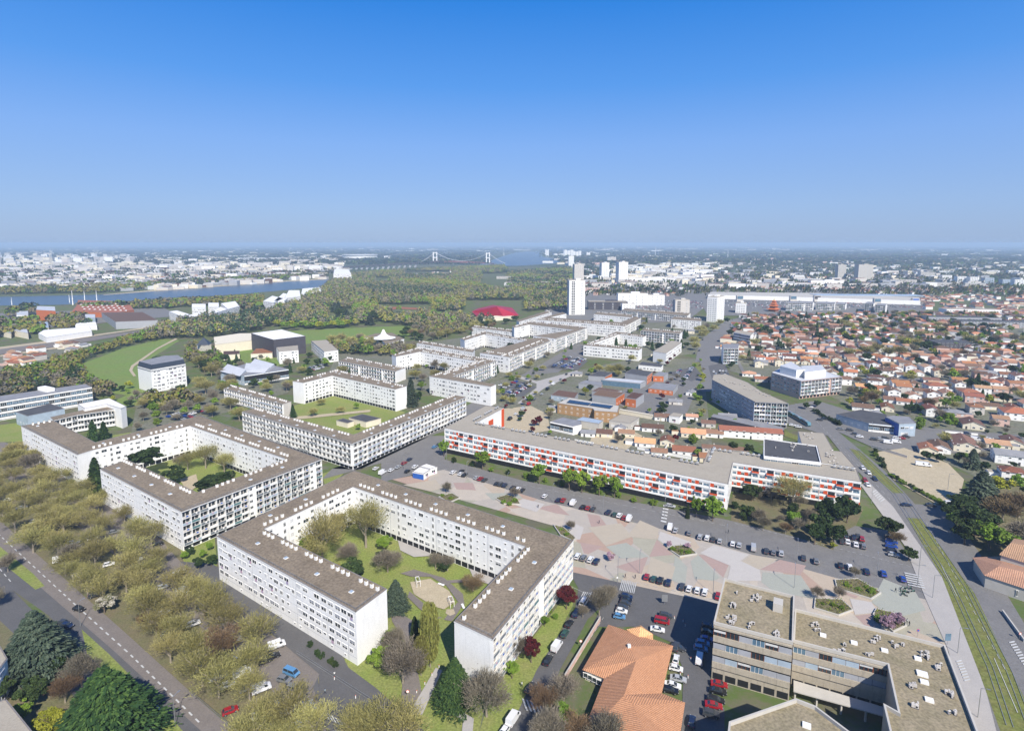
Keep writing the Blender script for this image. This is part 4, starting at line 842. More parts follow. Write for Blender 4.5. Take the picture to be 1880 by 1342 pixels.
def crown(kind, seed, n=2600):
    """unit tree: crown about 1 wide (radius .5), heights in units of total height 1"""
    g = np.random.default_rng(seed); mi = None
    if kind in ('plane', 'bare', 'rusty'):
        # upright fine twigs in clumps on a vase-shaped crown
        k = 34; cl = rdir(g, k)*g.uniform(.3, 1, (k, 1)); cl[:, 2] = np.abs(cl[:, 2])*.95-.2
        idx = g.integers(0, k, n); c = cl[idx]+g.normal(size=(n, 3))*.17
        c[:, :2] *= .47; c[:, 2] = .60+c[:, 2]*.36
        c[:, 2] = np.clip(c[:, 2], .22, 1.04)
        d = c-np.array([0, 0, .28]); d /= np.linalg.norm(d, axis=1)[:, None]; d += g.normal(size=(n, 3))*.35; d /= np.linalg.norm(d, axis=1)[:, None]
        L = g.uniform(.02, .065, (n, 1)); W = g.uniform(.0018, .0042, (n, 1)); sm = g.random(n) < .4
        L[sm] *= .25; W[sm] *= 2.0
        s = np.cross(d, rdir(g, n)); s /= np.linalg.norm(s, axis=1)[:, None]
        U = d*L; V = s*W; mi = (g.random(n) < .45)
    elif kind in ('cedar', 'fir', 'poplar', 'cypress'):
        z = g.random(n)**(.8 if kind != 'cedar' else .9)
        if kind == 'poplar': z = .12+z*.88; r = .5*np.sin(np.clip((z-.05)*3.0, 0, 3.1))**.5*.95
        elif kind == 'cypress': z = .05+z*.95; r = .5*np.sqrt(np.clip(1-z, 0, 1))*1.1
        else: z = .08+z*.92; r = .53*(1-z)**.75+.02
        nb = 52 if kind != 'cedar' else 60; br = g.integers(0, nb, n); th = br*2.399+g.normal(size=n)*.075
        if kind in ('cedar', 'fir'):
            lay = np.round(z*15)/15; z = lay+g.normal(size=n)*.010; r = (.53*(1-np.clip(lay, 0, .99))**.8+.03)*(.5+.62*g.random((nb, 17))[br, np.clip((lay*15).astype(int), 0, 16)]); rad = r*g.uniform(.15, 1, n)**.6; z = z-rad*.25+rad**2*.25
        else: rad = r*g.uniform(.3, 1, n)**.5*(.75+.3*g.random(nb)[br]); th = g.random(n)*6.283
        c = np.stack([rad*np.cos(th), rad*np.sin(th), z], 1)
        if kind in ('cedar', 'fir'):
            d = np.stack([np.cos(th), np.sin(th), -.25+0*th], 1)+g.normal(size=(n, 3))*.25; s = np.stack([-np.sin(th), np.cos(th), 0*th], 1)+g.normal(size=(n, 3))*.3
            U = d*g.uniform(.016, .036, (n, 1)); V = s*g.uniform(.006, .014, (n, 1))
        else:
            d = rdir(g, n); d[:, 2] += 1.2; U = d*g.uniform(.008, .02, (n, 1)); V = np.cross(d, rdir(g, n))*g.uniform(.004, .009, (n, 1))
            if kind == 'cypress': V *= 2
        mi = (g.random(n) < .35)
    else:
        k = 34; cl = rdir(g, k)*g.uniform(.35, .95, (k, 1)); idx = g.integers(0, k, n); sz = g.uniform(.13, .26, k)
        off = rdir(g, n)*sz[idx][:, None]*g.uniform(.55, 1.1, (n, 1)); c = cl[idx]*.80+off
        flat = .30 if kind != 'umbrella' else .2; cz = .63 if kind != 'umbrella' else .78
        if kind == 'bush': flat, cz = .48, .5
        c[:, :2] *= .52; c[:, 2] = cz+c[:, 2]*flat*1.2
        c[:, 2] = np.maximum(c[:, 2], .06)
        d = rdir(g, n); s = np.cross(d, rdir(g, n)); s /= np.linalg.norm(s, axis=1)[:, None]+1e-6
        q = .013 if kind in ('dark', 'umbrella') else .0125
        U = d*g.uniform(q*.7, q*1.6, (n, 1)); V = s*g.uniform(q*.7, q*1.3, (n, 1)); mi = ((idx % 3) == 0) ^ (g.random(n) < .2)
    return c, U, V, mi
CR = {}
PAL = {'cypress': 'dark', 'umbrella': 'dark', 'bush': 'green', 'darkbush': 'dark', 'palm': 'green'}
GEO = {'green': 'round', 'dark': 'dark', 'purple': 'round', 'blossom': 'round', 'pink': 'round', 'yellow': 'round', 'darkbush': 'bush'}
def crown_mesh(kind, var, lod):
    k = (kind, var, lod)
    if k not in CR:
        n = {0: 7000, 1: 2400, 2: 700}[lod]
        if kind in ('dark', 'cedar', 'fir'): n = int(n*1.7)
        if kind == 'plane' and lod == 0: n = 3300
        if kind in ('cedar', 'fir') and lod == 0: n = 30000
        c, U, V, mi = crown(GEO.get(kind, kind), var*13+len(kind)*7+sum(map(ord, kind)), n)
        f = {0: 1.0, 1: 1.7, 2: 3.2}[lod]
        if kind in ('cedar', 'fir') and lod == 0: f = .52
        if kind in ('cedar', 'fir', 'dark', 'umbrella', 'cypress'): f *= 1.25
        CR[k] = quadmesh('crown', c, U*f, V*f, mi, LM[PAL.get(kind, kind)])
    return CR[k]
TR = {}
def trunk_mesh(kind):
    if kind not in TR:
        mb = MB(); m = 'paletrunk' if kind in ('plane', 'bare', 'rusty', 'poplar') else 'trunk'; r_ = random.Random(5)
        top = .5 if kind in ('plane', 'bare', 'rusty', 'green', 'blossom', 'purple', 'pink', 'yellow', 'dark') else .9
        mb.cyl((0, 0, -.01), .03, .012 if top < .6 else .006, top, m, 7)
        if top < .6:
            for k in range(11):
                a = k*2.4; z = r_.uniform(.2, .45); L = r_.uniform(.25, .5); d = Vector((math.cos(a)*.62, math.sin(a)*.62, 1)).normalized()
                mb.cyl((0, 0, z), .011, .003, L, m, 4, d); e = Vector((0, 0, z))+d*L*.55
                for q in (-.7, .7): d2 = Vector((math.cos(a+q), math.sin(a+q), .9)).normalized(); mb.cyl(e, .006, .002, L*.55, m, 3, d2)
        TR[kind] = mb.mesh('trunk')
    return TR[kind]
TW = {'plane': 'pale olive plane tree', 'green': 'fresh green tree', 'dark': 'dark round evergreen', 'cedar': 'blue-grey cedar', 'fir': 'dark pointed conifer', 'bare': 'bare grey tree', 'purple': 'dark red plum tree', 'blossom': 'white blossoming tree',
      'pink': 'pink blossoming tree', 'yellow': 'yellow-green tree', 'poplar': 'tall yellow-green poplar', 'rusty': 'russet-twigged tree', 'cypress': 'narrow dark cypress', 'umbrella': 'flat-topped pine', 'bush': 'green bush', 'darkbush': 'clipped dark green bush'}
TN = {'plane': 'plane_tree', 'cedar': 'cedar_tree', 'fir': 'conifer_tree', 'poplar': 'poplar_tree', 'cypress': 'cypress_tree', 'umbrella': 'pine_tree', 'bush': 'bush', 'darkbush': 'bush', 'purple': 'plum_tree'}
tn = [0]; TREC = {}
def tree(kind, x, y, h, wd=None, label=None, world=False):
    tn[0] += 1; p = Vector((x, y, 0)) if world else G(x, y); dist = (p-co.location).length
    wd = wd or h*{'plane': 1.05, 'green': .75, 'dark': .85, 'cedar': .8, 'fir': .5, 'bare': .8, 'purple': .7, 'blossom': .8, 'pink': .9, 'yellow': .8, 'poplar': .25, 'rusty': .9, 'cypress': .2, 'umbrella': 1.0, 'bush': 1.3, 'darkbush': 1.2}[kind]
    wd *= 1.22 if kind in ('green', 'dark', 'purple', 'blossom', 'yellow', 'pink') else 1.08
    lod = 0 if dist < (430 if kind == 'plane' else 290) else (1 if dist < 620 else 2); rz = (tn[0]*2.4) % 6.283
    gk = 'bush' if kind in ('bush',) else kind
    root = empty(TN.get(kind, 'tree'), p); s = (wd, wd, h)
    c = link('crown', crown_mesh(gk, tn[0] % 4, lod), root, rz=rz); c.scale = s; TREC[root.name] = [c]
    if 'bush' not in kind:
        t = link('trunk', trunk_mesh(kind), root, rz=rz); t.scale = s; TREC[root.name].append(t)
    if label: props(root, label, 'bush' if 'bush' in kind else 'tree')
    else: auto(root, TW[kind], kind, 'bush' if 'bush' in kind else 'tree', {'bush': 'green bushes', 'darkbush': 'clipped dark bushes'}.get(kind, 'trees of the town'))
    return root
def treeline(kind, a, b, n, h, jit=2, kinds=None):
    for k in range(n):
        t = k/max(1, n-1); kk = kinds[rnd.randrange(len(kinds))] if kinds else kind
        tree(kk, a[0]+(b[0]-a[0])*t+rnd.uniform(-jit, jit), a[1]+(b[1]-a[1])*t+rnd.uniform(-jit, jit)*.6, h*rnd.uniform(.85, 1.15))
PLACED = []
def scatter(poly, n, kinds, h, mind, tries=40):
    k = 0
    xs = [p[0] for p in poly]; ys = [p[1] for p in poly]
    for _ in range(n*tries):
        x, y = rnd.uniform(min(xs), max(xs)), rnd.uniform(min(ys), max(ys))
        if not inpoly(x, y, poly): continue
        g = G(x, y)
        if any((g-q).length < mind for q in PLACED): continue
        PLACED.append(g); tree(rnd.choice(kinds), x, y, rnd.uniform(*h)); k += 1
        if k >= n: break
# the plane trees of the lower-left parking
LL = [(-70, 850), (0, 835), (60, 850), (150, 905), (215, 950), (300, 1010), (330, 1070), (395, 1120), (470, 1180), (560, 1235), (575, 1290), (640, 1342), (700, 1400), (470, 1400), (420, 1342), (300, 1225), (150, 1095), (50, 1005), (-70, 925)]
PLACED += [G(*q) for q in ((536, 1240), (520, 1254), (540, 1268), (560, 1300), (600, 1315), (350, 1040), (320, 1050), (200, 1130))]
scatter(LL, 84, ['plane']*16+['bare', 'rusty'], (9, 12.5), 7.0)
for x, y, h in ((700, 1375, 13), (740, 1378, 12), (655, 1372, 11), (300, 1165, 5), (265, 1150, 5)): tree('plane' if h > 8 else 'rusty', x, y, h)
tree('cedar', 70, 1235, 19, 21, 'big blue-grey cedar shading the avenue at the left edge'); tree('fir', 200, 1372, 21, 27, 'huge spreading dark green conifer over the avenue, bottom left')
tree('yellow', 105, 1355, 9, 9, 'yellow-green tree left of the huge conifer, bottom left'); tree('blossom', 192, 1125, 6.5, 7, 'white blossoming tree on the verge of the avenue')
for q in ((100, 1240, 'dark', 8), (40, 1330, 'green', 7), (120, 1290, 'rusty', 8), (15, 1050, 'bare', 8), (150, 1260, 'bare', 10), (5, 1290, 'dark', 8), (60, 1300, 'dark', 9), (-10, 1120, 'bare', 9)): tree(q[2], q[0], q[1], q[3])
# courtyard of the nearest block and its surroundings
tree('plane', 592, 1030, 21, 17, 'tall plane tree in the nearest courtyard, left of the pair'); tree('plane', 672, 1005, 21, 17, 'tall plane tree in the nearest courtyard, right of the pair')
tree('dark', 640, 1088, 12.5, 14, 'dense dark green tree in the middle of the nearest courtyard'); tree('cedar', 727, 1120, 11, 10, 'blue-grey cedar beside the sandy goal pitch')
tree('poplar', 790, 1225, 20, 6.2, 'tall yellow-green poplar between the two arms of the nearest block'); tree('poplar', 773, 1240, 12, 4.5, 'shorter poplar just left of the tallest one')
tree('cypress', 762, 1175, 8, 3, 'dark cypress beside the poplars'); tree('fir', 835, 1292, 13.5, 12.5, 'dark green conifer in front of the grey gable wall'); tree('bare', 893, 1315, 13, 11, 'bare grey tree in front of the grey gable with a mural')
tree('bare', 740, 1255, 13, 12); tree('bare', 725, 1200, 9, 8); tree('green', 700, 1225, 7, 8); tree('bare', 712, 1050, 9, 10); tree('dark', 705, 1035, 6, 6); tree('bare', 800, 1045, 7, 6); tree('bare', 822, 1048, 7, 6); tree('rusty', 868, 1085, 6, 9)
tree('rusty', 600, 1075, 8, 10); tree('bare', 640, 1030, 8, 9); tree('green', 560, 1010, 7, 8); tree('plane', 620, 985, 12, 12); tree('plane', 640, 960, 10, 10); tree('green', 705, 1010, 6, 7); tree('dark', 815, 1050, 5, 5); tree('green', 655, 1125, 6, 6); tree('plane', 575, 1045, 13, 12); tree('green', 720, 1190, 6, 6); tree('bare', 690, 975, 8, 9)
tree('purple', 1040, 1118, 8.5, 7, 'dark red plum tree beside the blue-striped van, by the street corner'); tree('purple', 975, 1216, 9, 5.5, 'dark red plum tree leaning over the pavement by the white van')
for q in ((1008, 1125, 'bush', 2.2), (1020, 1135, 'bush', 2), (1000, 1150, 'green', 4), (940, 1245, 'green', 6), (950, 1210, 'bare', 8), (1030, 1098, 'green', 3), (1000, 1315, 'rusty', 9), (1035, 1300, 'bare', 10), (1010, 1372, 'bare', 11), (1110, 1385, 'bare', 12), (1060, 1370, 'rusty', 9), (1100, 1130, 'bare', 10), (1115, 1110, 'bare', 8), (1035, 1335, 'green', 7)): tree(q[2], q[0], q[1], q[3])
for k, (x, y) in enumerate(((570, 1188), (582, 1203), (590, 1208), (607, 1219), (615, 1224))): tree('darkbush', x, y, 2.2)
for q in ((340, 1028, 'green', 4), (350, 1020, 'dark', 4), (372, 1025, 'green', 4), (365, 1045, 'dark', 5), (388, 1040, 'dark', 5), (385, 1012, 'green', 4)): tree(q[2], q[0], q[1], q[3])
# zigzag block court
tree('umbrella', 268, 880, 16.5, 19, 'flat-topped pine standing left in the court of the zigzag block'); tree('fir', 178, 905, 18, 10, 'tall spreading conifer at the end wall of the zigzag block')
tree('dark', 405, 915, 13.5, 21, 'broad domed evergreen in the court of the zigzag block'); tree('dark', 322, 888, 10, 11); tree('plane', 378, 860, 15, 13); tree('plane', 345, 862, 11, 10); tree('plane', 412, 868, 12, 11); tree('green', 455, 900, 6, 7); tree('bare', 330, 855, 7, 8)
tree('fir', 172, 812, 14, 7.5, 'left one of two tall dark conifers behind the zigzag block'); tree('fir', 192, 808, 12, 7, 'right one of two tall dark conifers behind the zigzag block'); tree('blossom', 82, 855, 7, 8); tree('bare', 128, 880, 6, 7)
for q in ((538, 768, 'fir', 10), (755, 746, 'cedar', 22), (768, 735, 'dark', 8), (575, 765, 'plane', 7), (625, 760, 'plane', 6), (655, 752, 'green', 6), (658, 790, 'green', 5), (700, 745, 'bare', 7), (590, 745, 'plane', 6)): tree(q[2], q[0], q[1], q[3], 11 if q[2] == 'cedar' else None)
# parking and gardens left of the V-shaped block
scatter([(235, 770), (260, 740), (400, 735), (440, 752), (445, 775), (380, 765), (330, 768), (250, 790)], 20, ['plane', 'plane', 'green', 'bare'], (7, 11), 9)
scatter([(345, 640), (395, 645), (410, 690), (440, 715), (440, 735), (350, 720)], 26, ['plane', 'green', 'bare', 'plane', 'dark'], (9, 14), 8)
scatter([(560, 660), (600, 650), (650, 655), (615, 670), (570, 690), (530, 690)], 8, ['green', 'dark', 'plane'], (6, 9), 8)
scatter([(610, 630), (660, 622), (720, 640), (770, 640), (740, 655), (650, 652), (620, 648)], 26, ['plane', 'plane', 'bare', 'green'], (9, 13), 9)
for k in range(16): tree('cedar' if k % 3 else 'dark', rnd.uniform(612, 688), rnd.uniform(548, 598), rnd.uniform(15, 22), 15)
for k in range(22): tree('green' if k % 4 else 'yellow', 510+k*6.2+rnd.uniform(-3, 3), rnd.uniform(598, 608), rnd.uniform(10, 14), 12)
for (x, y) in ((870, 596), (885, 600), (905, 598), (930, 595), (945, 590), (860, 590), (776, 604), (742, 618), (748, 612), (735, 628)): tree('dark', x, y, 10, 11)
scatter([(745, 600), (860, 600), (930, 598), (880, 615), (800, 625), (770, 628), (745, 618)], 44, ['plane', 'plane', 'rusty', 'bare', 'dark'], (9, 13), 10)
scatter([(765, 672), (840, 670), (800, 700), (760, 705)], 8, ['plane', 'dark', 'bare'], (8, 11), 8)
scatter([(60, 735), (240, 712), (260, 745), (236, 750), (200, 735)], 14, ['green', 'bare', 'dark', 'yellow'], (5, 8), 8)
for q in ((135, 705, 'fir', 17), (126, 707, 'fir', 13), (142, 708, 'fir', 8), (498, 705, 'dark', 9), (462, 714, 'umbrella', 6), (422, 700, 'cedar', 8), (300, 672, 'dark', 10), (288, 668, 'dark', 9), (940, 648, 'dark', 13), (935, 642, 'cedar', 15)): tree(q[2], q[0], q[1], q[3])
# red block street
for k, (x, y, h, w_) in enumerate(((815, 838, 11, 7), (886, 862, 11.5, 9), (990, 888, 12, 9), (1045, 901, 13, 9), (1068, 905, 13, 9), (1100, 910, 12, 8), (1128, 914, 12, 8), (1308, 957, 12.5, 10), (1278, 950, 11, 6))):
    tree('green', x, y, h, w_, ['leftmost', 'second', 'third', 'fourth', 'fifth', 'sixth', 'seventh', 'ninth and last', 'eighth and slimmer'][k]+' of the street trees, from the left, before the orange-red block')
tree('cypress', 1262, 952, 7, 2)
treeline('plane', (835, 850), (1200, 928), 12, 3, 3, ['bush', 'bush', 'darkbush'])
scatter([(1345, 905), (1590, 950), (1500, 985), (1345, 975)], 18, ['bare', 'bare', 'rusty', 'darkbush', 'bush'], (4, 8), 6)
tree('plane', 1455, 935, 17, 17, 'tall pale plane tree before the right arm of the orange-red block')
for k, (x, y, h, w_) in enumerate(((1508, 985, 12, 9), (1525, 965, 13, 11), (1555, 960, 13, 10), (1495, 1000, 10, 8), (1530, 1000, 10, 8), (1630, 985, 9, 9))):
    tree('dark', x, y, h, w_, ['left front', 'left middle', 'right', 'leftmost low', 'central low', 'separate right-hand'][k]+' dark evergreen of the clump by the small car park')
tree('dark', 1380, 920, 9, 9); tree('rusty', 1645, 1000, 6, 6); tree('dark', 1668, 1030, 6, 6); tree('yellow', 1530, 1008, 3, 3)
# planters in the plaza: bushes
for q in ((828, 918), (812, 912), (925, 925), (935, 928), (945, 923), (1030, 975), (1040, 985), (1235, 1012), (1250, 1015), (1262, 1018), (1555, 1078), (1575, 1085), (1600, 1090), (1590, 1082), (1510, 1112), (1530, 1115), (1545, 1120), (1610, 1140), (1625, 1145)): tree('bush', q[0], q[1], rnd.uniform(1.6, 2.6))
for q in ((1262, 1008, 'pink', 3), (1228, 1005, 'pink', 3), (1630, 1160, 'pink', 6), (1648, 1150, 'pink', 5), (1570, 1062, 'bare', 5), (1500, 1100, 'bare', 5), (1540, 1100, 'bare', 5), (1120, 1030, 'pink', 4), (820, 905, 'bare', 6), (945, 915, 'bare', 6), (1048, 975, 'bare', 5), (1070, 1135, 'bare', 5)): tree(q[2], q[0], q[1], q[3])
# right side
for k, (x, y, h, w_, kd) in enumerate(((1765, 950, 12, 13, 'dark'), (1790, 985, 14, 15, 'dark'), (1815, 1010, 13, 13, 'green'), (1770, 1000, 12, 11, 'dark'), (1840, 960, 12, 14, 'rusty'), (1800, 930, 17, 17, 'cedar'), (1870, 950, 12, 14, 'rusty'), (1830, 905, 10, 13, 'yellow'), (1755, 975, 9, 8, 'green'), (1880, 1000, 10, 13, 'bare'), (1745, 955, 8, 8, 'dark'), (1850, 1010, 8, 10, 'green'), (1905, 930, 10, 12, 'dark'))): tree(kd, x, y, h, w_)
treeline('bush', (1605, 832), (1625, 860), 6, 3, 2, ['darkbush', 'bush']); treeline('bush', (1635, 875), (1735, 930), 16, 2.4, 1.5, ['bush', 'darkbush']); treeline('bush', (1495, 757), (1540, 782), 10, 3.5, 1.5, ['darkbush'])
for q in ((1560, 745, 'yellow', 7), (1480, 752, 'dark', 6), (1500, 748, 'dark', 6), (1670, 762, 'dark', 9), (1685, 760, 'dark', 8), (1725, 775, 'bare', 10), (1740, 778, 'green', 9), (1620, 765, 'green', 5), (1700, 845, 'dark', 6), (1725, 850, 'dark', 6), (1760, 850, 'dark', 7), (1785, 860, 'cedar', 11), (1408, 840, 'fir', 11), (1345, 830, 'dark', 7), (1375, 835, 'dark', 7), (1240, 812, 'purple', 6), (990, 783, 'purple', 8), (978, 795, 'purple', 5), (1010, 770, 'bare', 7), (1280, 840, 'green', 6), (1075, 727, 'yellow', 8), (1320, 745, 'green', 5), (1285, 770, 'green', 6), (1350, 780, 'green', 5), (1120, 690, 'plane', 11), (1135, 690, 'plane', 12), (1100, 685, 'plane', 9), (1085, 690, 'green', 9), (1160, 665, 'plane', 8), (1290, 700, 'yellow', 8), (1285, 720, 'green', 8), (1275, 735, 'green', 7), (1245, 650, 'purple', 6), (1237, 658, 'purple', 6), (1230, 665, 'purple', 6), (1225, 672, 'purple', 6)): tree(q[2], q[0], q[1], q[3])
scatter([(1180, 615), (1190, 640), (1210, 635), (1230, 620), (1290, 615), (1290, 655), (1260, 640), (1200, 650)], 9, ['dark', 'plane', 'fir'], (8, 12), 9)
scatter([(1240, 600), (1330, 595), (1350, 585), (1310, 610), (1290, 620)], 10, ['plane', 'dark', 'bare'], (9, 12), 10)
scatter([(930, 690), (1000, 670), (1000, 700), (930, 745), (905, 735)], 22, ['bare', 'plane', 'bush', 'dark', 'green'], (2.5, 6), 5)
scatter([(1250, 780), (1330, 700), (1275, 790), (1260, 800)], 8, ['green', 'dark'], (3, 6), 5)
for q in ((1145, 608), (1150, 607), (1155, 608), (1161, 606), (1167, 607)): tree('cypress', q[0], q[1], 13, 3)
# ------------------------------------------------------------------ houses
def gable(b, w, d, z, h, o, m, wall):
    W, D = w/2+o, d/2+o; dz = -o*h/(d/2)
    A = [(-W, -D, z+dz), (W, -D, z+dz), (W, 0, z+h), (-W, 0, z+h)]; B2 = [(W, D, z+dz), (-W, D, z+dz), (-W, 0, z+h), (W, 0, z+h)]
    sl = math.hypot(D, h)
    for q in (A, B2): b.face(q, m, [(0, 0), (2*W, 0), (2*W, sl), (0, sl)]); b.face([(p[0], p[1], p[2]-.12) for p in q][::-1], 'white')
    for s in (-1, 1): b.face([(s*W, -D, z+dz), (s*W, 0, z+h), (s*W, D, z+dz), (s*W, D, z+dz-.12), (s*W, 0, z+h-.12), (s*W, -D, z+dz-.12)][::s], wall)
def hip(b, w, d, z, h, o, m):
    W, D = w/2+o, d/2+o; r = max(.3, W-D); z0 = z-.1; sl = math.hypot(D, h)
    P4 = [(-W, -D, z0), (W, -D, z0), (W, D, z0), (-W, D, z0)]; r1, r2 = (-r, 0, z+h), (r, 0, z+h)
    b.face([P4[0], P4[1], r2, r1], m, [(0, 0), (2*W, 0), (W+r, sl), (W-r, sl)]); b.face([P4[2], P4[3], r1, r2], m, [(0, 0), (2*W, 0), (W+r, sl), (W-r, sl)])
    b.face([P4[1], P4[2], r2], m, [(0, 0), (2*D, 0), (D, sl)]); b.face([P4[3], P4[0], r1], m, [(0, 0), (2*D, 0), (D, sl)]); b.face(P4[::-1], 'white')
HC = {}
def house_mesh(kind, w, d, h, rm, wm_):
    k = (kind, w, d, h, rm, wm_)
    if k not in HC:
        a = MB(); a.box((0, 0, -.3), (w, d, h+.3), wm_)
        rh = d*.2
        if kind == 'g':
            for s in (-1, 1): a.face([(s*w/2, -d/2, h), (s*w/2, d/2, h), (s*w/2, 0, h+rh)][::s], wm_)
        b = MB()
        (gable if kind == 'g' else hip)(*((b, w, d, h, rh, .45, rm, wm_) if kind == 'g' else (b, w, d, h, rh, .5, rm)))
        HC[k] = (a.mesh('wall'), b.mesh('roof'))
    return HC[k]
RN = {'tile_o': 'orange', 'tile_b': 'brown', 'tile_r': 'rust', 'tile_t': 'pale tan', 'greyroof': 'grey', 'tile_p': 'apricot'}
WN = {'white': 'white', 'cream': 'cream', 'pinkw': 'pink', 'offwhite': 'weathered'}
hch = MB(); hch.box((0, 0, 0), (.6, .5, 1.1), 'offwhite'); hchm = hch.mesh('chimney'); hd = MB(); hd.box((0, -.04, 0), (1.0, .08, 2.1), 'dkgrey'); hdm = hd.mesh('door')
HN = [0]
def house(p, w, d, h, rz, rm, wm_, kind='g', detail=True, label=None):
    HN[0] += 1; r_ = random.Random(HN[0]); a, b = house_mesh(kind, w, d, h, rm, wm_)
    root = empty('house', p, rz=rz); link('wall', a, root); rf = link('roof', b, root)
    FOOT.append([Vector((p[0]+x*math.cos(rz)-y*math.sin(rz), p[1]+x*math.sin(rz)+y*math.cos(rz))) for x, y in ((-w/2, -d/2), (w/2, -d/2), (w/2, d/2), (-w/2, d/2))])
    if detail:
        link('chimney', hchm, rf, (r_.uniform(-w*.3, w*.3), d*.15, h+d*.1))
        fl = [1.0] if h < 4 else [1.0, 3.7]
        for side in range(4):
            ang = side*math.pi/2; L = w if side % 2 == 0 else d; off = d/2 if side % 2 == 0 else w/2
            nv = Vector((math.sin(ang+rz), -math.cos(ang+rz)))
            if nv.dot(Vector((-p[0], -p[1]))) < 0: continue
            ns = max(1, int(L/4)); db = r_.randrange(ns)
            for f in fl:
                for k in range(ns):
                    x = (k+.5)*L/ns-L/2; c = Vector((x*math.cos(ang)+off*math.sin(ang), x*math.sin(ang)-off*math.cos(ang), f))
                    if f < 2 and k == db and side in (0, 3): link('door', hdm, root, (c.x, c.y, 0), ang)
                    else: link('window', pmesh(W_[r_.choice('ddie')], 'window'), root, c, ang)
    if r_.random() < .45 and w < 16:
        ab = MB(); aw, ad = r_.choice([4, 5, 6]), r_.choice([3.5, 5]); ab.box((0, 0, -.2), (aw, ad, 2.7), wm_, 0, r_.choice(['roofbeige', 'greyroof', rm])); link('annex', ab, root, (r_.choice([-1, 1])*(w/2+aw/2-.1), r_.uniform(-1, 1), 0))
    if label: props(root, label, 'house')
    else: auto(root, f'{RN[rm]}-roofed {WN[wm_]} house' if w < 16 else f'long {RN[rm]}-roofed {WN[wm_]} house', 'house', 'house', 'houses of the town')
    return root
a27 = R(-27)
for (x, y, w, d, h, rz, rm, wm_, kd) in [(1702, 830, 11, 9, 3.2, 62, 'tile_r', 'cream', 'g'), (1723, 826, 13, 10, 3.2, 62, 'tile_b', 'white', 'g'), (1768, 822, 20, 13, 4, 62, 'tile_b', 'cream', 'g'), (1783, 784, 14, 12, 3.3, 62, 'tile_b', 'cream', 'g'), (1834, 780, 9, 8, 5.5, -25, 'tile_t', 'pinkw', 'g'),
   (1864, 768, 17, 14, 5.5, -25, 'tile_o', 'white', 'h'), (1828, 820, 12, 9, 3, -25, 'tile_t', 'cream', 'g'), (1856, 816, 12, 10, 3, 60, 'tile_b', 'cream', 'g'), (1866, 850, 22, 10, 5.5, -27, 'greyroof', 'white', 'g'), (1855, 878, 10, 9, 5, -27, 'tile_r', 'white', 'h'),
   (1697, 745, 11, 9, 3, 62, 'tile_t', 'white', 'g'), (1728, 743, 14, 10, 3, 62, 'tile_t', 'cream', 'g'), (1661, 742, 12, 8, 3.2, -27, 'tile_r', 'white', 'g'), (1786, 738, 12, 9, 5.6, -27, 'tile_r', 'pinkw', 'g'), (1716, 718, 15, 11, 5.8, -10, 'tile_r', 'white', 'h'), (1838, 735, 11, 9, 3.2, -27, 'tile_r', 'cream', 'h'),
   (1583, 752, 14, 10, 3, -27, 'tile_b', 'white', 'g'), (1628, 752, 13, 8, 3, 62, 'tile_r', 'cream', 'g'), (1636, 738, 11, 9, 3, -27, 'tile_b', 'white', 'g'), (1596, 722, 12, 10, 3.2, -20, 'tile_o', 'cream', 'g'), (1760, 706, 12, 9, 5, -20, 'tile_o', 'cream', 'g'), (1760, 688, 13, 10, 4, -20, 'tile_o', 'white', 'g'),
   (1198, 790, 14, 8, 3, -12, 'tile_b', 'white', 'g'), (1272, 800, 15, 9, 3.2, -14, 'tile_p', 'cream', 'g'), (1184, 817, 12, 9, 3, -14, 'tile_p', 'white', 'g'), (1255, 832, 13, 9, 3, -14, 'tile_r', 'white', 'g'), (1376, 802, 38, 9, 5, -13, 'tile_r', 'white', 'g'), (1330, 830, 26, 6, 3, -13, 'tile_b', 'offwhite', 'g'),
   (1270, 770, 8, 6, 3, -14, 'tile_t', 'white', 'g'), (1500, 712, 10, 8, 6, -20, 'tile_b', 'white', 'g'), (1548, 705, 11, 9, 5.6, -15, 'tile_b', 'white', 'g'), (1605, 765, 9, 7, 3, 30, 'greyroof', 'white', 'g'), (1400, 700, 14, 8, 3, -15, 'tile_r', 'offwhite', 'g'), (1375, 690, 12, 9, 3, -20, 'tile_t', 'white', 'h')]:
    house(G(x, y), w, d, h, R(rz), rm, wm_, kd)
for (x, y, w, d, h, rz, rm, wm_) in [(1110, 800, 10, 8, 3, -14, 'tile_b', 'cream'), (1140, 790, 9, 7, 3, 70, 'greyroof', 'white'), (1080, 800, 9, 6, 3, -14, 'greyroof', 'white'), (1215, 770, 10, 8, 3, -14, 'tile_b', 'white'), (1310, 800, 11, 8, 3, -14, 'tile_t', 'white'), (1225, 815, 9, 8, 3, 70, 'tile_r', 'cream'), (1300, 782, 9, 7, 3, -14, 'tile_b', 'offwhite'), (1335, 770, 12, 8, 3, -14, 'greyroof', 'offwhite'), (1150, 800, 10, 7, 3, -14, 'tile_t', 'cream'), (1300, 845, 10, 8, 3, -14, 'tile_r', 'cream'), (1210, 835, 9, 7, 3, -14, 'tile_t', 'white'), (1340, 842, 9, 7, 3, -14, 'tile_o', 'cream'),
   (1020, 755, 10, 7, 3, -14, 'greyroof', 'offwhite'), (1240, 742, 10, 6, 3, -14, 'greyroof', 'offwhite'), (1268, 725, 9, 6, 3, 60, 'greyroof', 'white'), (975, 640, 12, 8, 3, -14, 'greyroof', 'white'), (1060, 690, 9, 6, 3, -14, 'greyroof', 'offwhite'), (1210, 655, 10, 7, 3, -14, 'tile_t', 'cream'), (1265, 612, 14, 9, 4, -14, 'greyroof', 'cream')]:
    house(G(x, y), w, d, h, R(rz), rm, wm_, 'g')
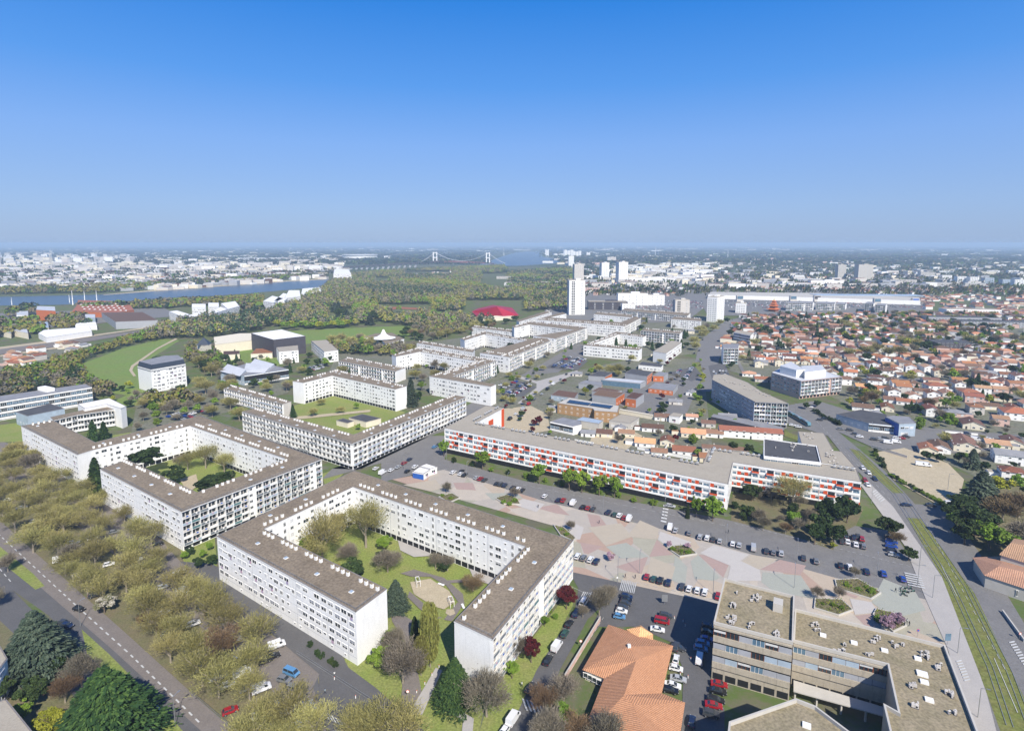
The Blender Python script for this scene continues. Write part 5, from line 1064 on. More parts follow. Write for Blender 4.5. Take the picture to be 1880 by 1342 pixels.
SUB = [(1335, 612), (1365, 582), (1440, 580), (1560, 578), (1640, 577), (1760, 576), (1900, 570), (1990, 600), (1990, 800), (1880, 800), (1845, 785), (1800, 778), (1740, 768), (1700, 760), (1640, 742), (1565, 748), (1555, 700), (1470, 668), (1410, 675), (1340, 676), (1360, 650), (1325, 640)]
STREETS = [[(1625, 590), (1700, 650), (1780, 720), (1790, 716), (1712, 648), (1640, 588)], [(1330, 600), (1345, 650), (1365, 690), (1370, 688), (1352, 650), (1338, 600)], [(1560, 700), (1700, 700), (1880, 735), (1880, 729), (1700, 694), (1560, 694)]]
sheet('street', STREETS, .35, 'asphalt2')
def clear(p, m):
    for f in FOOT:
        if abs(f[0].x-p[0]) < 90 and abs(f[0].y-p[1]) < 90:
            c = sum((q for q in f), Vector((0, 0)))/len(f)
            if inpoly(p[0], p[1], f): return False
            if len(f) == 4 and (c-Vector(p[:2])).length < m: return False
            if min((q-Vector(p[:2])).length for q in f) < m*.7: return False
    return True
hs = []; DIRA = Vector((math.cos(R(-20)), math.sin(R(-20)))); DIRB = Vector((-DIRA.y, DIRA.x))
big = [[(1480, 655), (1600, 635), (1620, 655), (1500, 680)], [(1690, 640), (1790, 640), (1790, 660), (1690, 660)]]
for i in range(-10, 110):
    for j in range(-60, 90):
        p = Vector((150, 380))+DIRA*(i*15.5)+DIRB*(j*16.5)+Vector((rnd.uniform(-2.5, 2.5), rnd.uniform(-2.5, 2.5)))
        if p.y < 100: continue
        x, y = P((p.x, p.y, 0))
        if inpoly(x, y, SUB) and not any(inpoly(x, y, s) for s in STREETS) and clear(p, 12.5) and rnd.random() < .9:
            if not inpoly(x, y, [(1700, 600), (1990, 590), (1990, 640), (1720, 640)]) or rnd.random() < .5: hs.append(p)
hs.sort(key=lambda p: p.length)
for k in range(24): # left-hand hamlet below the slope
    x, y = rnd.uniform(0, 85) if k < 17 else rnd.uniform(110, 155), 0
    y = rnd.uniform(652, 676)-x*.1 if k < 17 else rnd.uniform(632, 648)
    p = G(x, y).to_2d()
    if all((p-q).length > 15 for q in hs[-k:] or [Vector((0, 0))]): hs.insert(200, p)
rmx = ['tile_o']*3+['tile_b']*6+['tile_r']*4+['tile_t']*6+['greyroof']*2+['tile_p']
def rhouse(r_): return r_.choice([10, 11, 12, 13]), r_.choice([8, 9]), r_.choice([3.1, 3.1, 5.6]), r_.choice(rmx), r_.choice(['white', 'white', 'white', 'cream', 'offwhite', 'pinkw']), r_.choice('gggh')
NI = 262
for k, p in enumerate(hs[:NI]):
    w, d, h, rm, wm_, kd = rhouse(rnd); house(Vector((p.x, p.y, 0)), w, d, h, R(-20+rnd.choice([0, 90])+rnd.uniform(-6, 6)), rm, wm_, kd, k < 110)
far = MB()
rest = [(p, 1) for p in hs[NI:]]
for poly, n in (([(1290, 536), (1330, 522), (1900, 512), (1900, 572), (1700, 572), (1690, 545), (1500, 534)], 420), ([(1000, 545), (1010, 500), (1050, 488), (1300, 478), (1880, 472), (1880, 512), (1300, 528), (1230, 545)], 620), ([(455, 575), (470, 556), (520, 548), (545, 555), (500, 578)], 40), ([(940, 500), (1040, 495), (1040, 520), (950, 530)], 60), ([(745, 502), (830, 498), (830, 508), (750, 508)], 24), ([(200, 515), (420, 488), (600, 484), (610, 500), (480, 512), (300, 525)], 330)):
    c = 0
    while c < n:
        x, y = rnd.uniform(min(q[0] for q in poly), max(q[0] for q in poly)), rnd.uniform(min(q[1] for q in poly), max(q[1] for q in poly))
        if inpoly(x, y, poly): rest.append((G(x, y).to_2d(), 1)); c += 1
for p, s in rest:
    w, d, h, rm, wm_, kd = rhouse(rnd); b = MB(); b.box((0, 0, -.2), (w, d, h+.2), wm_); (gable if kd == 'g' else hip)(*((b, w, d, h, d*.2, .4, rm, wm_) if kd == 'g' else (b, w, d, h, d*.2, .4, rm)))
    far.add(b, Matrix.Translation((p.x, p.y, 0)) @ Matrix.Rotation(R(rnd.uniform(0, 180)), 4, 'Z'))
props(link('distant_houses', far), 'sea of small distant houses with red and brown roofs beyond the near streets', 'houses', None, 'stuff')
for poly, m, ks, hh, md in (([(1010, 690), (1180, 660), (1290, 665), (1300, 760), (1300, 830), (1180, 825), (960, 795), (925, 745), (1000, 720)], 60, ['green', 'dark', 'bare', 'bush', 'plane', 'purple'], (2.5, 7), 6), ([(600, 690), (760, 660), (1000, 600), (1290, 585), (1290, 650), (1060, 655), (900, 700), (800, 725), (640, 700)], 70, ['plane', 'bare', 'green', 'dark', 'fir'], (5, 10), 9),
     ([(250, 745), (420, 700), (530, 690), (530, 720), (440, 750), (380, 768), (240, 800)], 22, ['plane', 'bare', 'green', 'dark'], (5, 9), 8), ([(380, 640), (600, 640), (640, 660), (540, 690), (400, 700)], 26, ['plane', 'green', 'bare', 'dark', 'fir'], (5, 10), 9), ([(150, 840), (185, 930), (120, 900)], 4, ['bush', 'green'], (2, 4), 5), ([(1560, 745), (1700, 735), (1880, 790), (1880, 900), (1780, 870), (1700, 800)], 34, ['green', 'dark', 'bare', 'bush', 'plane'], (3, 7), 7)):
    k = 0
    for _ in range(m*30):
        x, y = rnd.uniform(min(q[0] for q in poly), max(q[0] for q in poly)), rnd.uniform(min(q[1] for q in poly), max(q[1] for q in poly))
        if inpoly(x, y, poly):
            p = G(x, y)
            if clear(p, 7) and all((p-q).length > md for q in PLACED): PLACED.append(p); tree(rnd.choice(ks), x, y, rnd.uniform(*hh)); k += 1
        if k >= m: break
# garden trees between the houses
n = 0
for _ in range(4000):
    x, y = rnd.uniform(1340, 1885), rnd.uniform(578, 755)
    if inpoly(x, y, SUB):
        p = G(x, y).to_2d()
        if clear(p, 7.6):
            tree(rnd.choice(['dark', 'dark', 'green', 'bare', 'plane', 'yellow', 'fir', 'rusty']), p.x, p.y, rnd.uniform(5.5, 11.5), world=True); n += 1; FOOT.append([p+Vector((-1, 0)), p+Vector((1, 0)), p+Vector((0, 1))])
            if n > 520: break
for q in ((1440, 605, 'dark'), (1590, 655, 'plane'), (1610, 650, 'plane'), (1630, 658, 'plane'), (1650, 655, 'plane'), (1680, 640, 'plane'), (1700, 645, 'dark'), (1665, 640, 'yellow'), (1780, 632, 'plane'), (1800, 628, 'green'), (1830, 632, 'bare'), (1860, 630, 'bare')): tree(q[2], q[0], q[1], 13)
# ------------------------------------------------------------------ woods, far city, bridge, industry
gg = np.random.default_rng(11)
WC = [leafmat('wood_brown', (.215, .18, .105), (.16, .135, .08)), leafmat('wood_grey', (.19, .17, .13), (.15, .135, .105)), leafmat('wood_olive', (.25, .225, .055), (.185, .175, .045)), leafmat('wood_green', (.15, .25, .03), (.11, .18, .025)), leafmat('wood_dark', (.045, .07, .034), (.03, .052, .025)), leafmat('wood_bluegreen', (.065, .095, .062), (.045, .07, .045))]
def wood(name, label, polys, sp, per, leaf, hgt, hole=(), probs=(.28, .2, .22, .1, .12, .08), cat='wood'):
    C = []; U = []; V = []; MI = []
    for poly in polys:
        W = [G(x, y) for x, y in poly]; x0, x1 = min(p.x for p in W), max(p.x for p in W); y0, y1 = min(p.y for p in W), max(p.y for p in W)
        nx, ny = int((x1-x0)/sp)+1, int((y1-y0)/sp)+1
        for i in range(nx):
            for j in range(ny):
                X, Y = x0+(i+gg.uniform(0, 1))*sp, y0+(j+gg.uniform(0, 1))*sp
                if not inpoly(X, Y, W): continue
                px, py = P((X, Y, 0))
                if any(inpoly(px, py, h) for h in hole): continue
                r = sp*gg.uniform(.5, .85); h = hgt*gg.uniform(.7, 1.25); n = per
                patch = math.sin(X*.013+1.7*math.sin(Y*.008))+math.sin(Y*.011+X*.005)
                k = gg.choice(6, p=probs)
                if patch > 1.1: k = gg.choice([4, 5, 4, 0])
                elif patch < -1.2: k = gg.choice([2, 3, 2])
                d = rdir(gg, n); d[:, 2] = np.abs(d[:, 2]); q = gg.uniform(.75, 1.05, (n, 1))
                c = np.array([X, Y, h*.42])+d*q*np.array([r, r, h*.58]); C.append(c)
                nrm = d+gg.normal(size=(n, 3))*.5; s = np.cross(nrm, rdir(gg, n)); s /= np.linalg.norm(s, axis=1)[:, None]+1e-6; t = np.cross(nrm, s); t /= np.linalg.norm(t, axis=1)[:, None]+1e-6
                U.append(s*gg.uniform(.6, 1.2, (n, 1))*leaf); V.append(t*gg.uniform(.6, 1.2, (n, 1))*leaf); MI.append(np.where(gg.random(n) < .8, k, gg.integers(0, 4, n)))
    me = quadmesh(name, np.concatenate(C), np.concatenate(U), np.concatenate(V), np.concatenate(MI), WC)
    o = bpy.data.objects.new(name, me); COL.objects.link(o); props(o, label, cat, None, 'stuff'); return o
HO = [[(688, 560), (792, 560), (800, 577), (760, 586), (735, 572), (700, 580)], [(600, 572), (650, 568), (655, 594), (600, 600)], [(718, 574), (762, 574), (765, 588), (720, 588)], [(852, 552), (965, 552), (965, 592), (852, 592)], [(795, 575), (850, 570), (860, 584), (800, 590)],
      [(740, 500), (830, 498), (830, 509), (745, 510)], [(880, 503), (1000, 500), (960, 535), (900, 535)], [(686, 510), (712, 510), (712, 524), (688, 524)]]
wood('woodland', 'broad wood of bare, olive and dark green trees covering the hill left of the estate', [[(592, 535), (606, 522), (640, 508), (720, 500), (800, 496), (925, 491), (935, 500), (885, 508), (880, 530), (925, 540), (1000, 548), (1030, 556), (1030, 568), (965, 574), (955, 590), (870, 598), (800, 606), (742, 600), (700, 592), (650, 600), (560, 604), (500, 598), (470, 610), (385, 622), (340, 622), (290, 622), (250, 630), (310, 605), (400, 588), (470, 592), (540, 560)]], 8.5, 64, .95, 16, HO)
wood('park_trees', 'tan and olive trees of the park between the tent-roofed centre and the crimson roof', [[(770, 594), (850, 588), (862, 600), (842, 612), (790, 620), (765, 606)], [(596, 640), (640, 640), (700, 646), (760, 645), (735, 655), (640, 652), (610, 650)]], 8, 80, .85, 11, (), (.25, .1, .4, .15, .05, .05))
wood('slope_trees', 'belt of brown and dark trees on the slope around the green meadow', [[(-80, 700), (0, 694), (70, 682), (110, 662), (160, 652), (235, 628), (320, 603), (330, 618), (240, 634), (160, 660), (145, 672), (158, 702), (205, 722), (190, 738), (100, 712), (0, 735), (-80, 745)], [(345, 640), (400, 640), (402, 665), (395, 690), (345, 665)], [(240, 738), (350, 730), (360, 745), (300, 752)]], 7, 70, .8, 10)
wood('riverside_trees', 'line of green trees along the far bank of the river', [[(0, 541), (60, 540), (180, 538), (300, 529), (400, 521), (400, 516), (300, 521), (190, 526), (60, 533), (0, 534)], [(400, 520), (600, 508), (600, 505), (400, 516)], [(150, 566), (300, 559), (400, 554), (480, 550), (470, 556), (300, 567), (150, 571)], [(430, 553), (480, 548), (480, 575), (440, 580)], [(-40, 600), (60, 590), (80, 612), (-40, 625)], [(90, 588), (150, 584), (165, 600), (110, 606)], [(20, 570), (60, 568), (60, 580), (20, 582)]], 14, 40, 2.0, 13, (), (.1, .1, .3, .3, .1, .1))
wood('town_greenery', 'scattered trees filling the gaps between the distant houses', [[(885, 510), (935, 500), (1050, 492), (1060, 560), (1035, 575), (1000, 560), (960, 545)]], 22, 40, 1.8, 10, [[(885, 500), (935, 498), (935, 535), (885, 535)]], (.15, .15, .25, .2, .15, .1))
# patches of wood and hedges towards the horizon
RIV = [[(-80, 535), (180, 533), (300, 524), (480, 511), (640, 504), (640, 534), (500, 545), (300, 560), (-80, 570)], [(900, 466), (975, 459), (1035, 478), (1035, 488), (880, 490)]]
def farlumps(name, label, n, ylo, yhi, xr, sz, hgt, probs):
    C = []; U = []; V = []; MI = []
    for _ in range(n):
        x = gg.uniform(*xr); y = ylo+(yhi-ylo)*gg.random()**1.1; g = G(x, y)
        if any(inpoly(x, y, q) for q in RIV): continue
        dist = g.length; w_ = gg.uniform(*sz)*dist/F; h = hgt*gg.uniform(.6, 1.3); m = 14; k = gg.choice(6, p=probs)
        c = np.array([g.x, g.y, 0])+np.stack([gg.normal(size=m)*w_*.5, gg.normal(size=m)*min(w_, 60)*.6, h*gg.uniform(.2, 1, m)], 1); C.append(c)
        a = w_*.10; U.append(np.stack([gg.uniform(.6, 1.4, m)*a, gg.normal(size=m)*a*.2, np.zeros(m)], 1)); V.append(np.stack([np.zeros(m), -gg.uniform(.2, .9, m)*h*.4, gg.uniform(.5, 1, m)*h*.34], 1)); MI.append(np.where(gg.random(m) < .7, k, gg.integers(0, 6, m)))
    me = quadmesh(name, np.concatenate(C), np.concatenate(U), np.concatenate(V), np.concatenate(MI), WC)
    o = bpy.data.objects.new(name, me); COL.objects.link(o); return props(o, label, 'woods', None, 'stuff')
farlumps('distant_woods', 'woods and tree lines fading to blue towards the horizon', 5200, 449.2, 486, (-60, 1940), (5, 26), 13, (.1, .1, .12, .13, .35, .2))
farlumps('distant_trees', 'tree groups among the far districts of the town', 1500, 480, 545, (1010, 1940), (4, 12), 10, (.12, .12, .2, .16, .25, .15))
farlumps('far_bank_trees', 'tree groups between the buildings across the river', 700, 474, 532, (-60, 620), (4, 14), 11, (.12, .12, .2, .16, .25, .15))
# distant city
def city(name, label, specs):
    b = MB()
    for n, x0, x1, y0, y1, wr, hr, ms in specs:
        for _ in range(n):
            x, y = rnd.uniform(x0, x1), rnd.uniform(y0, y1); g = G(x, y); w_ = rnd.uniform(*wr)
            if not (y < 486 or x > 1000 or y < 541-(max(x, 180)-180)*.067): continue
            if g.y > 2300 and 1000 > x > 905 and y > 460: continue
            k = rnd.choice(ms); b.box((g.x, g.y, -.5), (w_, rnd.uniform(12, 26), rnd.uniform(*hr)), k, R(rnd.uniform(-30, 30)), rnd.choice(['white', 'roofbeige', 'lightroof', 'tile_b', 'tile_o', 'greyroof']) if k != 'tile_o' else 'tile_o')
    props(link(name, b), label, 'city', None, 'stuff')
city('far_bank_city', 'pale city of blocks and sheds across the river', [(750, -40, 600, 496, 534, (12, 40), (6, 15), ['white', 'offwhite', 'offwhite', 'cream', 'greyw', 'tile_b']), (330, -40, 640, 478, 498, (20, 70), (8, 22), ['white', 'offwhite', 'offwhite', 'cream']), (130, -40, 250, 470, 486, (20, 60), (14, 42), ['white', 'offwhite', 'cream']), (240, -40, 640, 455, 478, (30, 120), (8, 18), ['white', 'offwhite', 'cream'])])
city('distant_city', 'far districts of white blocks beyond the suburb', [(260, 1040, 1880, 484, 530, (14, 50), (8, 16), ['white', 'offwhite', 'offwhite', 'cream', 'greyw']), (120, 1130, 1300, 488, 520, (20, 70), (10, 18), ['white', 'white', 'cream']), (300, 960, 1900, 462, 486, (20, 80), (6, 14), ['white', 'offwhite', 'cream', 'pinkw']), (160, 640, 1900, 452, 462, (60, 300), (8, 18), ['white', 'offwhite'])])
# single white blocks of the middle distance
k = 0
for (x, y, w_, d_, h_, m_, lb) in [(1655, 522, 75, 20, 15, 'offwhite', 'long pale flats right of the wide grey tower'), (1700, 508, 50, 24, 18, 'offwhite', 'cream flats behind the long pale ones, right side'), (1735, 516, 30, 18, 20, 'white', 'first of the white cube blocks on the right horizon side'), (1762, 520, 26, 18, 22, 'white', 'second white cube block counted from the left, right side'), (1785, 521, 26, 18, 22, 'white', 'third white cube block counted from the left, right side'), (1812, 523, 26, 18, 22, 'panelblue', 'fourth cube block, grey, right side'), (1845, 525, 26, 18, 20, 'panelblue', 'fifth cube block, grey, right side'), (1872, 527, 40, 18, 22, 'white', 'white block at the right edge of the cube row'),
     (1200, 505, 60, 16, 14, 'offwhite', 'long cream flats right of the tower pair, front row'), (1180, 497, 70, 16, 12, 'white', 'low white hall right of the tower pair'), (1235, 500, 50, 18, 15, 'white', 'white flats at the end of the cream row'), (1010, 523, 50, 20, 10, 'white', 'low white factory left of the towers'), (1170, 527, 50, 14, 12, 'offwhite', 'sloping row of pale flats behind the offices'), (1225, 515, 44, 14, 12, 'white', 'stepped white flats behind the sloping row'), (1085, 536, 45, 16, 12, 'pinkw', 'pinkish brick flats right of the tallest tower'), (1105, 527, 50, 16, 10, 'white', 'low white flats at the foot of the left twin tower'),
     (945, 524, 60, 30, 9, 'white', 'large white college building at the edge of the wood'), (925, 512, 50, 20, 9, 'offwhite', 'long pale college wing near the wood'), (1835, 600, 120, 24, 9, 'greyw', 'long grey warehouse with rooflights in the houses, right side'), (1760, 590, 110, 24, 8, 'greyw', 'blue-grey warehouse right of the shopping centre'), (1745, 640, 44, 26, 9, 'dkgrey', 'black-roofed hall among the houses, right side'), (1780, 575, 90, 24, 8, 'white', 'low white retail building at far right')]:
    g = G(x, y); e = empty('building', g, lb, 'building'); mb = MB(); mb.box((0, 0, -.3), (w_, d_, h_), m_, 0, 'darkroof' if 'dk' in m_ or 'greyw' in m_ else 'roofbeige'); link('wall', mb, e, rz=R(-8))
    out = []
    for f in range(int(h_/3)):
        for q in range(int(w_/4.5)): out.append((W_['a'], Matrix.Translation(g) @ Matrix.Rotation(R(-8), 4, 'Z') @ Matrix.Translation((-w_/2+2.2+q*4.5, -d_/2, 1+f*3))))
    place_parts(e, 'window', out, 40)
# river-side industry at left
def hall(q, H, m_, rf, lb, name='warehouse', stripes=None, rh=0):
    b = bld(q, H, 'G'*len(q), lb, name, 'warehouse', wall=m_, roof=rf); return b
hall([(66, 569), (102, 571), (101, 563), (68, 562)], 18, 'orange', 'lightroof', 'orange shed with a pale sloping roof by the river, farthest left')
o = hall([(132, 571), (210, 575), (246, 569), (240, 561), (215, 553), (143, 551), (140, 562)], 9, 'orange', 'tile_o', 'wide orange workshop hall with rows of small rooflights by the river')
for r_ in range(4): rboxes(o, 9.2, [(146+r_*3+c*9.5, 556+r_*4+c*.35, 3, 2, 1.4) for c in range(9)], 'rooflight')
hall([(212, 591), (290, 588), (262, 573), (186, 574)], 11, 'greyw', 'crimson' if 0 else 'tile_b', 'grey warehouse with a dark maroon roof by the railway')
hall([(70, 612), (85, 620), (169, 608), (165, 600), (80, 606)], 7, 'white', 'white', 'long white freight shed beside the railway line')
hall([(30, 578), (52, 579), (52, 571), (30, 571)], 8, 'white', 'lightroof', 'small white shed near the river, left side')
hall([(133, 582), (175, 584), (175, 577), (133, 577)], 8, 'panelblue', 'lightroof', 'two-storey pale blue office by the orange hall')
hall([(0, 608), (20, 612), (25, 600), (0, 598)], 7, 'cream', 'panelblue', 'cream shed with blue roof, extreme left by the railway')
hall([(22, 606), (52, 612), (50, 605), (35, 597)], 8, 'cream', 'lightroof', 'gabled cream shed with pale roof, left by the railway')
hall([(28, 600), (90, 602), (88, 591), (30, 591)], 7, 'offwhite', 'panelblue', 'shed with blue and white striped roof, left of the freight shed')
hall([(138, 597), (178, 597), (176, 591), (140, 592)], 7, 'white', 'white', 'small white shed between the freight shed and the pale blue office')
k = 0
for (q, H) in (([(310, 572), (336, 582), (348, 577), (325, 570)], 14), ([(336, 582), (350, 583), (375, 578), (365, 573)], 13), ([(352, 565), (378, 566), (378, 558), (352, 558)], 13), ([(375, 578), (392, 576), (418, 568), (405, 563)], 15), ([(382, 563), (402, 564), (402, 556), (382, 556)], 14), ([(418, 568), (440, 562), (432, 553), (405, 557)], 14), ([(483, 553), (503, 556), (520, 548), (500, 543)], 18), ([(503, 553), (522, 552), (540, 543), (520, 538)], 18), ([(522, 548), (552, 544), (550, 533), (530, 533)], 20), ([(552, 544), (590, 535), (590, 527), (555, 530)], 14), ([(612, 503), (645, 503), (640, 495), (614, 494)], 28)):
    lb = ['left end', 'second', 'rear first', 'third', 'rear second', 'right end'][k] + ' block of the white riverside housing' if k < 6 else ['first', 'second', 'third, tallest', 'fourth, salmon topped', 'separate far'][k-6]+' block of the white flats at the foot of the wooded hill'
    bld(q, H, 'W'*len(q), lb, 'apartment_building', 'apartment building', roof='white', wall='white' if k != 9 else 'pinkw', hf=3); k += 1
# big halls, stadium
for (x, y, w_, d_, h_, lb) in ((490, 477, 420, 60, 14, 'very long low white exhibition hall across the river'), (594, 476, 38, 30, 26, 'white cube block near the exhibition hall'), (560, 480, 120, 50, 12, 'white hall right of the exhibition hall'), (640, 482, 90, 30, 10, 'white shed before the stadium'), (712, 474, 60, 30, 18, 'white arched hall right of the stadium')):
    e = empty('hall', G(x, y), lb, 'hall'); mb = MB(); mb.box((0, 0, -.5), (w_, d_, h_), 'white'); link('wall', mb, e); mb = MB(); mb.box((0, 0, h_-.5), (w_*1.01, d_*1.01, 1), 'lightroof'); link('roof', mb, e)
st = empty('stadium', G(661, 476), 'white stadium ringed by slender columns beyond the bridge ramp', 'stadium'); mb = MB(); mb.cyl((0, 0, 8), 1, 1, 26, 'white', 40); o = link('bowl', mb, st); o.scale = (132, 105, 1)
mb = MB()
for k in range(60): a = k*math.pi/30; mb.box((136*math.cos(a), 108*math.sin(a), 0), (2, 2, 36), 'white')
props(link('columns', mb, st), None, None, None, 'stuff'); mb = MB(); mb.cyl((0, 0, 34), 1, 1, 3, 'white', 40); o = link('roof', mb, st); o.scale = (142, 114, 1)
# suspension bridge and its viaduct
brg = empty('suspension_bridge', G(848, 484), 'suspension bridge with two white towers and a dark red deck over the river', 'bridge', land='suspension bridge')
def bp(x, z, yb=484): g = G(x, yb); return Vector((g.x, g.y, z))
def lz(x, ytop, yb=484): return zat(G(x, yb), ytop)
O = brg.location; M['deckred'] = mat('dark_red_deck', (.22, .07, .065), .7)
mb = MB(); dk = [(768, 483.5), (799, 481), (830, 480.5), (860, 481.5), (896, 484), (940, 487.5)]
for a, b_ in zip(dk, dk[1:]): mb.beam(bp(a[0], lz(*a))-O, bp(b_[0], lz(*b_))-O, 20, 'deckred', 9)
link('deck', mb, brg)
for x, yt in ((799, 463), (896, 464)):
    mb = MB(); H = lz(x, yt)
    for s in (-12, 12): mb.box((0+s*.0, 0, 0), (.1, .1, .1), 'white')
    mb = MB(); t = 15
    for s in (-1, 1): mb.box((s*t*.62, s*10, 0), (6.5, 6.5, H), 'white')
    mb.beam((-t*.62, -10, H-5), (t*.62, 10, H-5), 6, 'white'); mb.beam((-t*.62, -10, H*.52), (t*.62, 10, H*.52), 5, 'white'); g = bp(x, 0)-O; link('pylon', mb, brg, g)
for off in (-9, 9):
    mb = MB(); pts = []
    for i in range(9): pts.append((768+31*i/8, 482-19*(i/8)**1.5))
    for i in range(1, 17): u = i/16; pts.append((799+97*u, 463+u*1+15.5*4*u*(1-u)))
    for i in range(1, 9): pts.append((896+40*i/8, 464+22*(1-(1-i/8)**1.5)))
    for a, b_ in zip(pts, pts[1:]): mb.beam(bp(a[0], lz(*a))-O+Vector((0, off, 0)), bp(b_[0], lz(*b_))-O+Vector((0, off, 0)), 1.4, 'lightroof')
    link('main_cable', mb, brg)
via = empty('viaduct', G(700, 496), 'long concrete viaduct on slanted piers leading to the suspension bridge', 'viaduct'); O = via.location; mb = MB()
vp = [(610, 491.5), (660, 489), (700, 487), (740, 484.5), (768, 483.5)]
for a, b_ in zip(vp, vp[1:]): mb.beam(bp(a[0], lz(a[0], a[1], 495), 495)-O, bp(b_[0], lz(b_[0], b_[1], 495), 495)-O, 20, 'dkgrey', 7)
link('deck', mb, via)
for k in range(15):
    x = 628+k*9.7; y = 491-(x-610)*.05; mb = MB(); H = lz(x, y, 495)-2; g = bp(x, 0, 495)-O
    mb.beam((-9, 0, 0), (3, 0, H), 11, 'greyw', 9); link('pier', mb, via, g)
# port silos
for (x, yt, w_, lb) in ((1043, 459, 60, 'left half of the white grain silos at the river port'), (1058, 461, 60, 'right half of the white grain silos at the river port'), (1004, 458, 24, 'thin white silo tower at the river bend'), (1080, 463, 24, 'small silo tower right of the grain silos'), (1025, 466, 60, 'low port shed left of the grain silos')):
    e = empty('silo', G(x, 471), lb, 'silo'); H = zat(e.location, yt); mb = MB()
    for q in range(3): mb.cyl((-w_/2+q*w_/2, 0, 0), w_/3.2, w_/3.2, H-6*(q % 2), 'white', 10)
    link('cylinders', mb, e)
for (x, yb, yt, lb) in ((1203, 470, 453, 'lattice mast on the right horizon'), (925, 470, 455, 'lattice mast behind the bridge'), (1336, 475, 458, 'church spire among far houses'), (1418, 488, 479, 'thin white chimney stack in the far town'), (22, 560, 546, 'leftmost white sailing-ship mast on the river'), (128, 556, 541, 'tall white mast left of the orange hall'), (134, 560, 534, 'tallest white mast beside the orange hall'), (156, 555, 534, 'white mast behind the orange hall'), (178, 553, 533, 'white mast behind the right part of the orange hall')):
    e = empty('mast', G(x, yb), lb, 'mast'); H = zat(e.location, yt); r_ = H*.02+.3; mb = MB(); mb.cyl((0, 0, 0), r_*1.5, r_*.4, H, 'white', 5); link('pole', mb, e); mb = MB(); mb.cyl((0, 0, H*.4), r_*2, r_*2, .6, 'white', 6); link('crosstree', mb, e)
# red arm gable of the orange-red block
ga, gb2 = G(925, 749, 15.3), G(875, 776, 15.3)
e = bpy.data.objects['apartment_block.019']; t = (gb2-ga).normalized(); no = Vector((-t.y, t.x, 0)); no = no if no.y < 0 else -no
for u0, u1, z0_, z1_ in ((.0, .09, 1, 15), (.42, .58, 2, 12)):
    a = ga.lerp(gb2, u0)-e.location; b_ = ga.lerp(gb2, u1)-e.location; L = (b_-a).length; mb = MB(); mb.box((0, 0, z0_), (L, .3, z1_-z0_), 'red'); m_ = (a+b_)/2+no*.1; link('red_panel', mb, e, (m_.x, m_.y, 0), math.atan2(t.y, t.x))
# ---- hipped apricot tile building, bottom centre
hb = empty('tiled_building', G(1160, 1270), 'single-storey building under an apricot tiled hip roof, between street and car park', 'building', land='apricot-roofed building')
E1, E2, E3, E4, E5, E6, E7, E8 = (1069, 1229, 3.4), (1117, 1146, 3.4), (1236, 1185, 3.4), (1215, 1272, 3.4), (1258, 1289, 3.4), (1246, 1365, 3.4), (1062, 1365, 3.4), (1109, 1245, 3.4)
R1, R2, R3, R4, R5 = (1155, 1186, 6.4), (1168, 1212, 6.4), (1146, 1275, 6.4), (1162, 1294, 6.2), (1195, 1372, 6.2)
def roofuv(root, faces, name, m):
    mb = MB()
    for f in faces:
        pts = [G(x, y, z)-Vector((root.location.x, root.location.y, 0)) for x, y, z in f]; u = (pts[1]-pts[0]).normalized(); n_ = u.cross(pts[2]-pts[0]).normalized(); v = n_.cross(u)
        if n_.z < 0: pts = pts[::-1]
        mb.face(pts, m, [((p-pts[0]).dot(u), (p-pts[0]).dot(v)) for p in pts])
    return link(name, mb, root)
roofuv(hb, [[E1, E2, R1], [E2, E3, R1], [E8, E1, R1, R2], [E3, E4, R3, R2, R1], [E7, E8, R2, R3, R4, R5], [E4, E5, R4, R3], [E5, E6, R5, R4]], 'roof', 'tile_p')
roofuv(hb, [[(1150, 1155, 3.6), (1172, 1172, 3.6), (1176, 1150, 5.6)], [(1172, 1172, 3.6), (1199, 1174, 3.6), (1199, 1164, 3.6), (1176, 1150, 5.6)], [(1199, 1164, 3.6), (1176, 1147, 3.6), (1176, 1150, 5.6)], [(1150, 1155, 3.6), (1176, 1150, 5.6), (1176, 1147, 3.6)]], 'porch_roof', 'tile_p')
pts = [G(x, y, z) for x, y, z in (E1, E2, E3, E4, E5, E6, E7, E8)]
if area(pts) < 0: pts = pts[::-1]
ip = inset(pts, .7); mb = MB(); mb.prism([(p.x-hb.location.x, p.y-hb.location.y) for p in ip], 0, 3.2, 'cream'); link('wall', mb, hb)
p = G(1155, 1187, 6.4)-hb.location; mb = MB(); mb.box((0, 0, 0), (.9, .9, .9), 'white'); link('roof_vent', mb, hb, (p.x, p.y, 6.2))
for k in range(4):
    p = G(1078+k*8, 1240+k*4.2, 1.2)-hb.location; link('window', pmesh(W_['a'], 'window'), hb, (p.x, p.y-.6, 1.0), R(-24))
